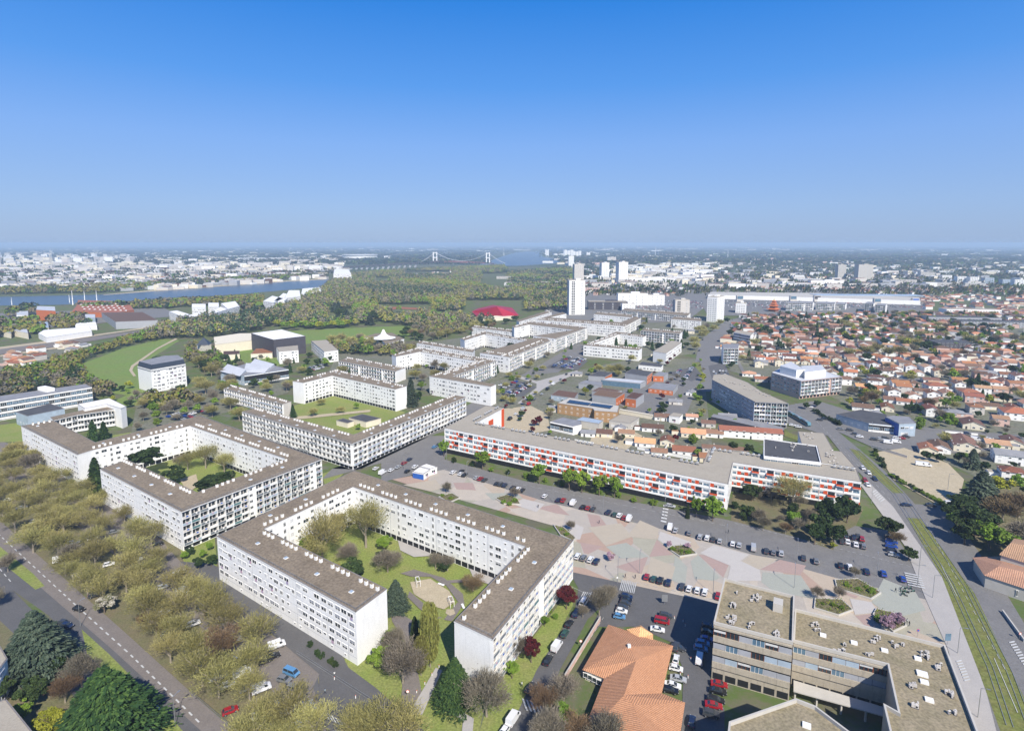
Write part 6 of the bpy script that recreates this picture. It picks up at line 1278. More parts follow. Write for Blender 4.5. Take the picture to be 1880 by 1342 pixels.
# ---- stone tile-roofed buildings lower right
def hipb(lb, E, Rg, faces, H, wallm, rm):
    e = empty('stone_building', G(E[0][0], E[0][1], 0), lb, 'building'); e.location = G(*E[0][:2], H); e.location.z = 0
    roofuv(e, faces, 'roof', rm); pts = [G(x, y, H) for x, y in E]
    if area(pts) < 0: pts = pts[::-1]
    ip = inset(pts, .5); mb = MB(); mb.prism([(p.x-e.location.x, p.y-e.location.y) for p in ip], 0, H-.05, wallm); link('wall', mb, e); return e
H = 5; A_ = [(1785, 1023), (1807, 1056), (1895, 1085), (1940, 1060), (1890, 1030), (1835, 1030)]
e = hipb('long stone building with pale pinkish roof tiles by the tram avenue', A_, None, [[(1785, 1023, H), (1807, 1056, H), (1834, 1039, 7.4)], [(1807, 1056, H), (1895, 1085, H), (1935, 1062, 7.4), (1834, 1039, 7.4)], [(1785, 1023, H), (1834, 1039, 7.4), (1935, 1062, 7.4), (1940, 1040, H), (1850, 1020, H)]], H, 'concrete2', 'tile_t')
for x, y in ((1836, 1078), (1869, 1090)): p = G(x, y+4, 1)-e.location; link('window', pmesh(_scaled(W_['a'], .8, 1.5), 'window'), e, (p.x, p.y-.5, 1.2), R(-27))
H = 8.5; hipb('taller stone building with pale roof tiles behind the long one by the tram avenue', [(1834, 1018), (1895, 1037), (1920, 1005), (1858, 992)], None, [[(1834, 1018, H), (1895, 1037, H), (1925, 1010, 10.5), (1856, 996, 10.5)], [(1856, 996, 10.5), (1925, 1010, 10.5), (1930, 1000, H), (1862, 988, H)], [(1834, 1018, H), (1856, 996, 10.5), (1862, 988, H)]], H, 'concrete2', 'tile_t')
# bottom-left roofs
bld([(-40, 1300), (12, 1283), (60, 1342), (90, 1400), (-40, 1400)], 9, 'GGWGG', 'flat weathered roof cut by the bottom left corner of the view', 'building', 'building', roof='roofbeige')
bld([(-40, 1200), (0, 1184), (14, 1208), (-10, 1240), (-40, 1240)], 11, 'GGWGG', 'white building with a beige roof cut by the left edge, behind the cedar', 'building', 'building', roof='roofbeige')
# ------------------------------------------------------------------ vehicles
CCOL = {'white': (.72, .72, .72), 'black': (.012, .012, .014), 'dark grey': (.05, .052, .056), 'silver': (.38, .39, .40), 'grey': (.17, .175, .18), 'blue': (.015, .06, .30), 'navy': (.012, .022, .06), 'red': (.30, .012, .018), 'light blue': (.10, .25, .45), 'green': (.03, .08, .06), 'beige': (.42, .37, .28), 'yellow': (.6, .42, .02)}
for k, c in CCOL.items(): M['paint_'+k] = mat('car_paint_'+k.replace(' ', '_'), c, .28, tuple(x*.92 for x in c), 1, .5, spec=.6)
M['lampglass'] = mat('headlight_glass', (.7, .7, .68), .2, spec=.8); M['tail'] = mat('tail_light', (.35, .01, .01), .3)
def section(mb, prof, w0, w1, m):
    """closed side profile [(x,z)] widened to w0 at the bottom, w1 at the top"""
    zs = [p[1] for p in prof]; a, b = min(zs), max(zs); n = len(prof)
    L = [(x, -(w0+(w1-w0)*(z-a)/(b-a))/2, z) for x, z in prof]; Rr = [(x, -y, z) for x, y, z in L]
    mb.face(L, m); mb.face(Rr[::-1], m)
    for i in range(n): j = (i+1) % n; mb.face([L[j], L[i], Rr[i], Rr[j]], m)
SHAPE = {
 'hatchback': (4.0, 1.72, [(2.0, .35), (2.0, .65), (1.85, .82), (1.0, .95), (-1.85, 1.0), (-1.98, .7), (-1.98, .35)], [(1.05, .94), (.35, 1.42), (-1.35, 1.45), (-1.85, .98)], [(.30, 1.40), (.28, 1.47), (-1.30, 1.50), (-1.38, 1.43)]),
 'estate car': (4.6, 1.8, [(2.3, .35), (2.3, .62), (2.1, .8), (1.15, .93), (-2.2, .98), (-2.28, .65), (-2.28, .35)], [(1.2, .92), (.4, 1.4), (-1.75, 1.42), (-2.2, .96)], [(.35, 1.38), (.33, 1.45), (-1.70, 1.48), (-1.80, 1.4)]),
 'saloon': (4.6, 1.78, [(2.3, .35), (2.3, .62), (2.1, .78), (1.1, .92), (-1.6, .97), (-2.25, .93), (-2.3, .6), (-2.3, .35)], [(1.15, .91), (.35, 1.36), (-.95, 1.38), (-1.65, .96)], [(.3, 1.34), (.28, 1.41), (-.9, 1.44), (-1.0, 1.36)]),
 'small SUV': (4.3, 1.85, [(2.15, .42), (2.15, .8), (1.95, .98), (1.1, 1.08), (-2.0, 1.12), (-2.12, .8), (-2.12, .42)], [(1.15, 1.06), (.5, 1.58), (-1.55, 1.6), (-2.0, 1.1)], [(.45, 1.56), (.43, 1.63), (-1.5, 1.67), (-1.6, 1.59)]),
 'van': (5.2, 2.0, [(2.6, .4), (2.6, .95), (2.3, 1.2), (1.75, 1.35), (1.25, 2.2), (-2.5, 2.3), (-2.58, .4)], [(1.72, 1.36), (1.32, 2.05), (.75, 2.1), (.75, 1.36)], None),
 'minibus': (5.0, 1.95, [(2.5, .4), (2.5, .9), (2.2, 1.15), (-2.4, 1.2), (-2.48, .4)], [(2.0, 1.14), (1.45, 1.85), (-2.2, 1.88), (-2.4, 1.18)], [(1.4, 1.83), (1.38, 1.93), (-2.15, 1.98), (-2.25, 1.86)])}
CM = {}; CMB = {}; CREC = {}
def car_meshes(kd, col):
    k = (kd, col)
    if k not in CM:
        L, W, body, gl, rf = SHAPE[kd]; p = 'paint_'+col; b = MB(); section(b, body, W, W*.97 if kd != 'van' else W*.9, p)
        g = MB(); section(g, gl, W*.93 if kd != 'van' else W*1.0, W*.76 if kd != 'van' else W*.93, 'glass')
        if rf: section(b, rf, W*.78, W*.72, p)
        for x in (-L/2-.01, L/2+.01): b.box((x, 0, .42), (.06, W*.8, .18), 'dkgrey')
        if kd != 'van':
            for s in (-1, 1): b.beam((gl[0][0], s*W*.45, gl[0][1]), (gl[1][0], s*W*.385, gl[1][1]), .07, p); b.beam((gl[3][0], s*W*.45, gl[3][1]), (gl[2][0], s*W*.385, gl[2][1]), .1, p); b.beam((-.45, s*W*.46, gl[0][1]), (-.5, s*W*.385, gl[2][1]), .08, p)
        CM[k] = (b.mesh('body'), g.mesh('windows')); CMB[k] = (b, g)
    return CM[k]
_w = MB(); _w.cyl((0, -.1, 0), .32, .32, .2, 'rubber', 10, (0, 1, 0)); _w.cyl((0, -.115, 0), .19, .19, .23, 'metal', 8, (0, 1, 0)); WHM = _w.mesh('wheel')
_w = MB(); _w.box((0, 0, 0), (.06, .32, .13), 'lampglass'); HLM = _w.mesh('headlight'); _w = MB(); _w.box((0, 0, 0), (.06, .26, .16), 'tail'); TLM = _w.mesh('tail_light')
def heading(a, b): A, B = G(*a), G(*b); return math.atan2(B.y-A.y, B.x-A.x)
NC = [0]; CARPOS = []
def car(x, y, hd, kd='hatchback', col='silver', label=None, group=None):
    NC[0] += 1; p = G(x, y, 0); p.z = .2 if NC[0] < 0 else Z[0]+.005; CARPOS.append(p); root = empty('van' if kd in ('van', 'minibus') else 'parked_car', p, rz=hd); b, g = car_meshes(kd, col)
    link('body', b, root); link('windows', g, root); L, W = SHAPE[kd][:2]; d = (p-co.location).length; CREC[root.name] = (kd, col)
    if d < 480:
        for sx in (-1, 1):
            for s in (-1, 1): link('wheel', WHM, root, (sx*L*.31, s*(W/2-.09), .32))
    if d < 300:
        for s in (-1, 1): link('headlight', HLM, root, (L/2-.02, s*W*.36, .62)); link('tail_light', TLM, root, (-L/2+.03, s*W*.38, .7))
    cat = 'van' if kd in ('van', 'minibus') else 'car'
    if label: props(root, label, cat)
    else: auto(root, f'{col} {kd}', 'car', cat, group or 'parked cars of the estate')
    return root
def row(a, b, n, hd, cols, skip=(), kinds=None, group=None):
    for k in range(n):
        if k in skip: continue
        t = k/max(1, n-1); c = cols[k % len(cols)]; kd = (kinds or ['hatchback', 'estate car', 'hatchback', 'small SUV', 'saloon'])[(k*7+n) % len(kinds or [0]*5)]
        car(a[0]+(b[0]-a[0])*t, a[1]+(b[1]-a[1])*t, hd+R(rnd.uniform(-2, 2))+(math.pi if rnd.random() < .3 else 0), kd, c, group=group)
Hs = heading((960, 900), (1340, 972)); Hp = Hs+math.pi/2      # plaza street and across it
C6 = {'W': 'white', 'K': 'black', 'D': 'dark grey', 'S': 'silver', 'G': 'grey', 'B': 'blue', 'N': 'navy', 'R': 'red', 'L': 'light blue', 'E': 'green', 'b': 'beige', 'Y': 'yellow'}
def cars(lst, hd, group=None):
    for (x, y, c, *k) in lst: car(x, y, hd+R(rnd.uniform(-3, 3)), k[0] if k else rnd.choice(['hatchback', 'hatchback', 'estate car', 'small SUV', 'saloon']), C6[c], group=group)
gP = 'cars parked along the plaza street'
cars([(832, 870, 'W'), (846, 873, 'W'), (853, 875, 'K'), (875, 880, 'S'), (882, 882, 'R'), (890, 884, 'D'), (912, 891, 'K'), (919, 892, 'D'), (927, 894, 'N'), (942, 899, 'K'), (951, 901, 'W'), (959, 903, 'K'), (1000, 914, 'W'), (1025, 921, 'N'), (1034, 922, 'R'), (1052, 927, 'W', 'van'), (1070, 934, 'K'), (1079, 936, 'R'), (1089, 938, 'D'),
      (1117, 944, 'N', 'small SUV'), (1128, 948, 'E'), (1137, 950, 'W'), (1146, 954, 'R'), (1155, 956, 'W', 'van'), (1230, 972, 'W', 'van'), (1240, 977, 'S'), (1265, 982, 'G'), (1285, 989, 'S'), (1298, 991, 'W'), (1309, 994, 'D'), (1321, 997, 'S'), (1345, 1002, 'W'), (1357, 1005, 'S'), (1383, 1010, 'S', 'van'), (1407, 1015, 'D'), (1420, 1018, 'G'), (1434, 1020, 'S', 'small SUV'), (1475, 1028, 'D'), (1498, 1034, 'G'), (1543, 1042, 'K'), (1560, 1045, 'W'), (1591, 1053, 'N'), (1622, 1057, 'B'), (1657, 1067, 'B')], Hp, gP)
cars([(1231, 932, 'S', 'estate car')], Hs, gP)
gQ = 'cars in the parking bays on the lower side of the plaza'
cars([(1060, 1025, 'W'), (1071, 1028, 'G'), (1084, 1031, 'W'), (1095, 1035, 'N'), (1187, 1063, 'R'), (1200, 1067, 'E'), (1212, 1070, 'K'), (1227, 1074, 'N', 'small SUV'), (1252, 1081, 'D'), (1265, 1085, 'W'), (1280, 1088, 'W'), (1294, 1091, 'W'), (1318, 1098, 'R')], Hp, gQ)
Hr = heading((960, 1270), (1080, 1090))
car(1072, 1110, Hr, 'minibus', 'white', 'white and blue-striped people carrier at the head of the parked row by the plum tree'); gR = 'cars parked along the street below the grey gable'
cars([(1058, 1131, 'N'), (1045, 1150, 'K'), (1037, 1168, 'E')], Hr, gR); car(1022, 1192, Hr, 'van', 'white', 'long white van in the row between the two dark red plum trees')
cars([(1006, 1217, 'K', 'saloon'), (974, 1268, 'D', 'saloon')], Hr, gR); car(942, 1325, Hr, 'van', 'white', 'white van with a roof rack turning at the bottom street corner'); car(928, 1345, Hr, 'hatchback', 'white')
Hc = Hs+R(8); gC = 'cars in the car park beside the apricot roof'
cars([(1150, 1100, 'N'), (1150, 1106, 'K'), (1148, 1112, 'D'), (1143, 1119, 'D'), (1141, 1126, 'W'), (1137, 1136, 'L'), (1222, 1135, 'D'), (1215, 1145, 'R', 'minibus'), (1207, 1160, 'W'), (1245, 1194, 'D'), (1241, 1232, 'W'), (1245, 1251, 'S'), (1235, 1263, 'W'), (1230, 1272, 'K')], Hc, gC)
cars([(1300, 1155, 'N'), (1298, 1165, 'K'), (1297, 1178, 'B'), (1290, 1186, 'L'), (1286, 1196, 'L'), (1320, 1261, 'R'), (1318, 1274, 'K'), (1314, 1290, 'K'), (1310, 1300, 'R'), (1305, 1316, 'D', 'small SUV')], Hc, gC)
cars([(1284, 1215, 'W', 'van'), (1241, 1192, 'D'), (1270, 1330, 'N'), (1241, 1215, 'W')], Hp, gC)
gS = 'cars in the small car park by the dark evergreens'
cars([(1545, 997, 'D'), (1553, 988, 'K'), (1556, 998, 'W'), (1567, 990, 'N'), (1571, 1003, 'W'), (1582, 993, 'R'), (1585, 1006, 'G'), (1575, 988, 'D')], Hp, gS)
cars([(1634, 990, 'D'), (1636, 998, 'B'), (1636, 1006, 'B'), (1636, 1014, 'N'), (1640, 1022, 'S')], Hs, gS)
Ht = heading((1620, 860), (1700, 960)); gT = 'cars on the tram avenue'
cars([(1584, 862, 'W'), (1595, 871, 'W'), (1606, 882, 'N'), (1588, 885, 'R'), (1593, 893, 'W'), (1640, 876, 'D')], Ht, gT)
cars([(1664, 930, 'N', 'saloon'), (1709, 930, 'D', 'saloon'), (1742, 926, 'W')], Hs+.3, gT)
cars([(1505, 773, 'D'), (1513, 771, 'K'), (1543, 790, 'G'), (1560, 792, 'D'), (1570, 799, 'D'), (1578, 804, 'W'), (1605, 809, 'D'), (1616, 809, 'S'), (1625, 807, 'D'), (1646, 806, 'W'), (1656, 807, 'R'), (1664, 804, 'D'), (1630, 815, 'W', 'van'), (1645, 814, 'W', 'van'), (1487, 749, 'W'), (1546, 777, 'D'), (1455, 783, 'W'), (1466, 786, 'W'), (1790, 809, 'W', 'van'), (1812, 807, 'W'), (1770, 802, 'D'), (1775, 798, 'N')], Hs, gT)
car(1690, 856, Hs, 'van', 'white', 'white van standing on the bare sandy plot'); car(1700, 857, Hs, 'van', 'white', 'second white van just right of the first on the sandy plot')
# left parking under the plane trees
Hl = heading((0, 985), (232, 1192)); gL = 'cars in the parking under the plane trees'
car(287, 1318, Hl+math.pi, 'van', 'white', 'white camper van with a dark roof hatch on the avenue beside the huge conifer'); car(535, 1240, Hl+R(10), 'minibus', 'light blue', 'bright blue van in the gap between the plane trees')
cars([(522, 1253, 'G'), (540, 1268, 'G'), (145, 1122, 'K'), (123, 1153, 'N'), (118, 1148, 'D')], Hl+R(20), gL)
cars([(112, 1032, 'W', 'van'), (148, 1056, 'W', 'van'), (255, 1045, 'E'), (250, 1032, 'W'), (218, 1062, 'D'), (176, 1096, 'D'), (401, 1248, 'W', 'van'), (418, 1262, 'W'), (445, 1242, 'W', 'van'), (423, 1310, 'R'), (478, 1318, 'W'), (498, 1302, 'S'), (552, 1335, 'W'), (486, 1218, 'D'), (500, 1210, 'K'), (508, 1190, 'W', 'van'), (338, 1090, 'W', 'van'), (372, 1120, 'D'), (388, 1130, 'K'), (170, 992, 'W'), (135, 1000, 'S'), (66, 960, 'S'), (75, 905, 'W'), (120, 903, 'K'), (160, 922, 'S', 'van'), (18, 920, 'W'), (60, 870, 'D'), (15, 850, 'N'), (210, 980, 'G'), (290, 1002, 'K'), (40, 935, 'G'), (95, 975, 'D'), (330, 1055, 'W'), (298, 1082, 'S'), (455, 1268, 'G'), (375, 1230, 'S'), (350, 1200, 'N'), (310, 1165, 'G'), (560, 1300, 'S'), (520, 1345, 'N'), (610, 1358, 'W'), (430, 1180, 'S'), (300, 1130, 'W'), (270, 1100, 'D'), (200, 1040, 'W'), (355, 1150, 'W'), (405, 1200, 'D'), (480, 1270, 'W', 'van'), (530, 1310, 'W'), (230, 1010, 'S'), (100, 940, 'W')], Hl+R(70), gL)
# estate street left of the white kiosks
Hk = heading((700, 860), (800, 800)); gK = 'cars along the street beside the V-shaped block'
cars([(690, 863, 'W'), (702, 871, 'W', 'van'), (718, 866, 'W'), (731, 860, 'S'), (742, 853, 'R'), (752, 846, 'N'), (748, 868, 'K'), (762, 860, 'W'), (798, 823, 'L'), (806, 818, 'D'), (848, 868, 'K')], Hk, gK)
# car parks in the middle distance
def lot(poly, n, hd, group, sp=2.7):
    W_p = [G(*q) for q in poly]; ax = Vector((math.cos(hd), math.sin(hd))); ay = Vector((-ax.y, ax.x)); c = cen(W_p).to_2d(); k = 0
    for i in range(-8, 9):
        for j in range(-30, 31):
            p = c+ax*(i*8.2+(i % 2)*-1.4)+ay*(j*sp)
            if inpoly(p.x, p.y, W_p) and rnd.random() < .8 and k < n:
                px, py = P((p.x, p.y, 0)); k += 1; car(px, py, hd+(math.pi if rnd.random() < .5 else 0), rnd.choice(['hatchback', 'estate car', 'saloon', 'small SUV']), rnd.choice(['white', 'silver', 'grey', 'dark grey', 'black', 'navy', 'white', 'red', 'blue']), group=group)
lot([(917, 707), (950, 700), (984, 711), (962, 726), (925, 727)], 60, Hs, 'cars in the car park in front of the folded block'); lot([(1002, 676), (1040, 656), (1080, 662), (1060, 679)], 55, Hs, 'cars in the car park before the low U-shaped block')
lot([(1228, 686), (1272, 674), (1288, 690), (1268, 699)], 28, Hs, 'cars by the avenue near the grey flats'); lot([(1303, 674), (1328, 667), (1342, 700), (1312, 704)], 22, Hp, 'cars in the shaded car park by the corner flats')
lot([(560, 676), (600, 668), (616, 676), (575, 690)], 14, Hs, 'cars behind the L-shaped block'); lot([(305, 728), (350, 720), (352, 732), (315, 738)], 16, Hs, 'cars beside the mansard residence'); lot([(300, 765), (370, 752), (385, 765), (320, 775)], 20, Hs, 'cars beyond the zigzag block')
for k in range(14): car(1085+k*-11.5+(k % 3), 652+k*9.2, Hk, rnd.choice(['hatchback', 'saloon', 'van']), rnd.choice(['white', 'grey', 'black', 'red', 'silver']), group='cars along the estate street')
for (x, y) in ((1255, 640), (1263, 634), (1300, 610), (1310, 604), (1316, 600), (1275, 650), (1284, 645), (1290, 625), (1345, 588)): car(x, y, heading((1285, 640), (1340, 590)), 'hatchback', rnd.choice(['white', 'black', 'grey']), group='cars on the avenue')
for k in range(26):
    t = rnd.random(); x, y = (1625+t*160, 590+t*130) if k < 18 else (1560+t*300, 700+t*28); car(x+rnd.uniform(-4, 4), y, heading((1625, 590), (1785, 720)) if k < 18 else Hs, rnd.choice(['hatchback', 'saloon', 'estate car']), rnd.choice(['white', 'grey', 'black', 'silver', 'navy']), group='cars parked in the streets of the suburb')
lotf = MB()
for _ in range(620):
    x, y = rnd.uniform(1320, 1700), rnd.uniform(552.5, 566) 
    if _ > 420: x, y = rnd.uniform(1170, 1290), rnd.uniform(553, 568)
    g = G(x, y); lotf.box((g.x, g.y, .3), (4.2, 1.8, 1.1), 'paint_'+rnd.choice(['white', 'silver', 'grey', 'dark grey', 'black', 'navy', 'red']), Hp)
props(link('distant_parked_cars', lotf), 'mass of tiny parked cars in front of the long white shopping centre', 'cars', None, 'stuff')
# tram
tr = empty('tram', G(1478, 780), 'blue-grey tram gliding past the grey flats', 'tram', rz=heading((1440, 760), (1500, 795))); M['tramblue'] = mat('tram_paint', (.10, .22, .27), .3, spec=.6)
for k in range(3):
    mb = MB(); section(mb, [(4.6, .4), (4.6 if k else 5.6, 1.5), (4.6 if k else 5.2, 2.6), (4.3, 3.3), (-4.6, 3.3), (-4.6, .4)], 2.4, 2.3, 'tramblue'); s = link('carriage', mb, tr, (-k*9.6, 0, 0))
    mb = MB(); mb.box((0, 0, 1.5), (8.4, 2.44, 1.2), 'glass'); mb.box((-1, 0, 3.3), (5, 1.8, .35), 'metal'); link('window_band', mb, s)
# ------------------------------------------------------------------ street furniture
lp = MB(); lp.cyl((0, 0, 0), .11, .07, 8.6, 'metal', 6); LPM = lp.mesh('pole'); lp = MB(); lp.beam((0, 0, 8.5), (1.3, 0, 8.8), .1, 'metal'); lp.box((1.6, 0, 8.72), (.8, .28, .12), 'metal'); LHM = lp.mesh('lamp_arm')
def lamp(x, y, hd=0, label=None):
    r_ = empty('street_lamp', G(x, y), rz=hd); r_.location.z = .2; link('pole', LPM, r_); link('lamp_arm', LHM, r_)
    if label: props(r_, label, 'street lamp')
    else: auto(r_, 'tall grey street lamp', 'lamp', 'street lamp', 'street lamps')
for (x, y) in ((857, 878), (932, 900), (1015, 922), (1107, 946), (1220, 951), (1333, 1003), (1463, 1031), (1610, 1058), (1174, 1053), (1134, 1068), (1309, 1092), (1458, 1080), (1712, 1098), (1758, 1200), (1795, 1318), (1684, 1078), (1740, 900), (1577, 855), (1600, 925), (1688, 1040), (322, 1334), (148, 1150), (1480, 745), (1460, 765), (1600, 800), (1780, 800), (1640, 790), (1700, 790)): lamp(x, y, Hp if x < 1680 else Hs)
for (x, y) in ((575, 1352), (432, 1255), (742, 862), (820, 845), (655, 1150)): lamp(x, y, Hl)
# goal frames
for (x, y, lb, hd) in ((764, 1075, 'white goal frame at the far end of the sandy pitch', 20), (825, 1112, 'white goal frame at the near end of the sandy pitch', 20)):
    e = empty('goal_frame', G(x, y), lb, 'goal', rz=R(hd)); e.location.z = .2; mb = MB()
    for s in (-1, 1): mb.beam((0, s*1.6, 0), (0, s*1.6, 2.3), .14, 'white'); mb.beam((1.3, s*1.6, 0), (1.3, s*1.6, 2.3), .14, 'white'); mb.beam((0, s*1.6, 2.3), (1.3, s*1.6, 2.3), .14, 'white')
    mb.beam((0, -1.6, 2.3), (0, 1.6, 2.3), .14, 'white'); mb.beam((1.3, -1.6, 2.3), (1.3, 1.6, 2.3), .14, 'white'); link('frame', mb, e)
for (x, y, lb) in ((810, 1075, 'long white bench on the curved path above the sandy pitch'), (850, 1115, 'long white bench right of the near goal frame')):
    e = empty('bench', G(x, y), lb, 'bench', rz=R(-30 if x < 840 else -70)); e.location.z = .2; mb = MB(); mb.box((0, 0, .35), (2.6, .8, .15), 'white'); link('seat', mb, e)
    for s in (-1, 1): mb = MB(); mb.box((s*.9, 0, 0), (.2, .6, .35), 'concrete2'); link('leg', mb, e)
# planters
def planter(q, lb):
    pts = [G(x, y, .5) for x, y in q]; c = cen(pts)
    if area(pts) < 0: pts = pts[::-1]
    e = empty('planter', c, lb, 'planter'); ip = inset(pts, .35); mb = MB(); n = len(pts); lo = lambda p, z: (p[0]-c.x, p[1]-c.y, z)
    for i in range(n):
        j = (i+1) % n; mb.face([lo(pts[i], .2), lo(pts[j], .2), lo(pts[j], .8), lo(pts[i], .8)], 'concrete2'); mb.face([lo(pts[i], .8), lo(pts[j], .8), lo(ip[j], .8), lo(ip[i], .8)], 'concrete2'); mb.face([lo(ip[i], .8), lo(ip[j], .8), lo(ip[j], .3), lo(ip[i], .3)], 'concrete2')
    link('rim', mb, e); mb = MB(); mb.face([lo(p, .7) for p in ip], 'soil'); link('earth', mb, e)
    mb = MB(); n_ = int(abs(area(pts))*2.2); P2 = [p.to_2d() if hasattr(p, 'to_2d') else p for p in ip]; xs = [p[0] for p in P2]; ys = [p[1] for p in P2]
    for _ in range(n_*2):
        X, Y = rnd.uniform(min(xs), max(xs)), rnd.uniform(min(ys), max(ys))
        if not inpoly(X, Y, P2): continue
        a = rnd.uniform(0, 3.14); s = rnd.uniform(.12, .3); h = rnd.uniform(.75, 1.5); mb.face([(X-c.x-s*math.cos(a), Y-c.y-s*math.sin(a), h-.2), (X-c.x+s*math.cos(a), Y-c.y+s*math.sin(a), h-.15), (X-c.x+s*math.sin(a), Y-c.y-s*math.cos(a)*.6, h+.15)], rnd.choice([LM['green'][0], LM['plane'][0], LM['rusty'][0], LM['dark'][1], LM['yellow'][0]]))
    props(link('ground_cover', mb, e), None, None, None, 'stuff')
planter([(1532, 1064), (1575, 1062), (1618, 1088), (1600, 1100), (1536, 1080)], 'raised planter with wild grasses, upper of the pair by the concrete offices'); planter([(1496, 1098), (1545, 1100), (1567, 1120), (1540, 1130), (1494, 1116)], 'raised planter with wild grasses, lower of the pair by the concrete offices')
planter([(1608, 1117), (1640, 1124), (1665, 1148), (1640, 1160), (1602, 1128)], 'planter under the pink blossoming trees at the corner of the plaza'); planter([(1238, 1002), (1262, 1000), (1280, 1017), (1248, 1022), (1230, 1010)], 'planter with green and pink shrubs in the middle of the plaza')
planter([(909, 915), (930, 908), (950, 915), (956, 926), (925, 925)], 'planter with olive shrubs near the left part of the plaza'); planter([(1015, 963), (1035, 968), (1058, 988), (1052, 994), (1028, 982)], 'planter with olive shrubs behind the right corner of the nearest block'); planter([(805, 912), (830, 905), (845, 914), (825, 923)], 'small planter with green shrubs at the left end of the plaza')
# walls and fences
def wall(a, b, h, w, m, label, cat='wall', name='garden_wall'):
    A, B = G(*a), G(*b); c = (A+B)/2; e = empty(name, c, label, cat); L = (B-A).length; mb = MB(); mb.box((0, 0, 0), (L, w, h), m); link('panel', mb, e, rz=math.atan2(B.y-A.y, B.x-A.x))
    mb = MB(); mb.box((0, 0, h), (L+.1, w+.12, .08), 'concrete2'); link('coping', mb, e, rz=math.atan2(B.y-A.y, B.x-A.x))
wall((1037, 1248), (1102, 1140), 1.7, .25, 'pinkw', 'pinkish street wall along the apricot-roofed building'); wall((1840, 1125), (1880, 1180), 1.2, .3, 'concrete2', 'grey stone wall right of the tram avenue, lower right'); wall((1600, 822), (1665, 842), 1.8, .2, 'offwhite', 'pale wall behind the sandy plot')
wall((1735, 795), (1795, 800), 1.6, .2, 'white', 'white garden wall by the lawn right of the business building'); wall((1170, 825), (1290, 848), 1.8, .2, 'white', 'long white garden wall directly behind the orange-red block'); wall((1215, 838), (1232, 806), 1.8, .2, 'white', 'short white garden wall between two tiled bungalows'); wall((960, 800), (1010, 806), 2, .2, 'white', 'white hoarding along the building site'); wall((1055, 812), (1090, 818), 2.2, .2, 'white', 'second white hoarding by the site cabins')
def fence(a, b, h, label):
    A, B = G(*a), G(*b); c = (A+B)/2; e = empty('fence', c, label, 'fence'); d = (B-A).normalized(); L = (B-A).length; mb = MB()
    for z in (.3, h): mb.beam(A-c+Vector((0, 0, z)), B-c+Vector((0, 0, z)), .06, 'metal')
    k = 0
    while k*.5 < L: p = A-c+d*k*.5; mb.beam(p, p+Vector((0, 0, h)), .04, 'metal'); k += 1
    link('railing', mb, e)
fence((545, 1200), (688, 1292), 1.1, 'grey railing along the pavement below the nearest block'); fence((905, 1264), (940, 1282), 1.1, 'white railing at the corner of the mural gable'); fence((352, 1275), (430, 1342), 1.1, 'low wooden rail between the avenue path and the parking')
# signs, bollards, kiosk panel
def sign(x, y, m, label, h=2.4, w=.6, sh='disc'):
    e = empty('road_sign', G(x, y), label, 'sign'); e.location.z = .2; mb = MB(); mb.cyl((0, 0, 0), .05, .05, h, 'metal', 6); link('post', mb, e); mb = MB()
    if sh == 'disc': mb.cyl((0, -.08, h), w/2+.08, w/2+.08, .05, 'red', 14, (0, -1, 0)); mb.cyl((0, -.13, h), w/2-.04, w/2-.04, .04, m, 14, (0, -1, 0))
    else: mb.box((0, -.05, h-w), (w, .06, w*1.3), m)
    link('plate', mb, e)
sign(749, 1285, 'white', 'round red and white sign at the start of the path between the block arms', 2.6, .8); sign(1066, 1190, 'white', 'round red-rimmed sign at the pinkish wall', 2.4, .8); sign(1684, 1170, 'blue', 'round no-parking sign beside the pink trees', 2.4, .8); sign(1871, 1175, 'white', 'round sign on the grey wall at the lower right', 2.2, .7); sign(1133, 1072, 'white', 'small white sign on the lamp by the crossing', 2.6, .5, 'p'); sign(1739, 1184, 'glassblue', 'glass information panel at the corner of the concrete offices', 3.2, 1.8, 'p'); sign(1220, 1110, 'metal', 'grey board on posts beside the red people carrier', 3, 2, 'p')
bo = MB(); bo.cyl((0, 0, 0), .12, .1, .9, 'white', 8); BOM = bo.mesh('post'); bo = MB(); bo.cyl((0, 0, .9), .13, .05, .12, 'red', 8); BCM = bo.mesh('cap')
for (x, y) in ((806, 1226), (793, 1241), (780, 1257), (765, 1273), (653, 1282), (614, 1248), (1254, 1142), (1258, 1150), (1263, 1245), (1268, 1212), (1249, 1240), (1238, 1136)):
    e = empty('bollard', G(x, y)); e.location.z = .15; link('post', BOM, e); link('cap', BCM, e); auto(e, 'short white bollard', 'bollard', 'bollard', 'white bollards')
# bike racks with green share bikes
def bike(x, y, hd, col):
    e = empty('bicycle', G(x, y), rz=hd); e.location.z = .24
    for s in (-1, 1): mb = MB(); mb.cyl((s*.52, -.02, .33), .33, .33, .04, 'rubber', 12, (0, 1, 0)); link('wheel', mb, e)
    mb = MB(); mb.beam((-.52, 0, .33), (-.1, 0, .3), .05, col); mb.beam((-.1, 0, .3), (-.25, 0, .85), .05, col); mb.beam((-.1, 0, .3), (.4, 0, .8), .05, col); mb.beam((-.2, 0, .72), (.38, 0, .78), .05, col); mb.beam((.52, 0, .33), (.38, 0, 1.0), .05, col); link('frame', mb, e)
    mb = MB(); mb.box((-.26, 0, .85), (.25, .13, .06), 'rubber'); link('saddle', mb, e); mb = MB(); mb.beam((.36, -.28, 1.0), (.36, .28, 1.0), .04, 'rubber'); link('handlebar', mb, e); auto(e, 'green share bicycle' if col != 'white' else 'white share bicycle', 'bike', 'bicycle', 'share bicycles at the plaza corner')
M['bikegreen'] = mat('bike_green', (.02, .22, .14), .4)
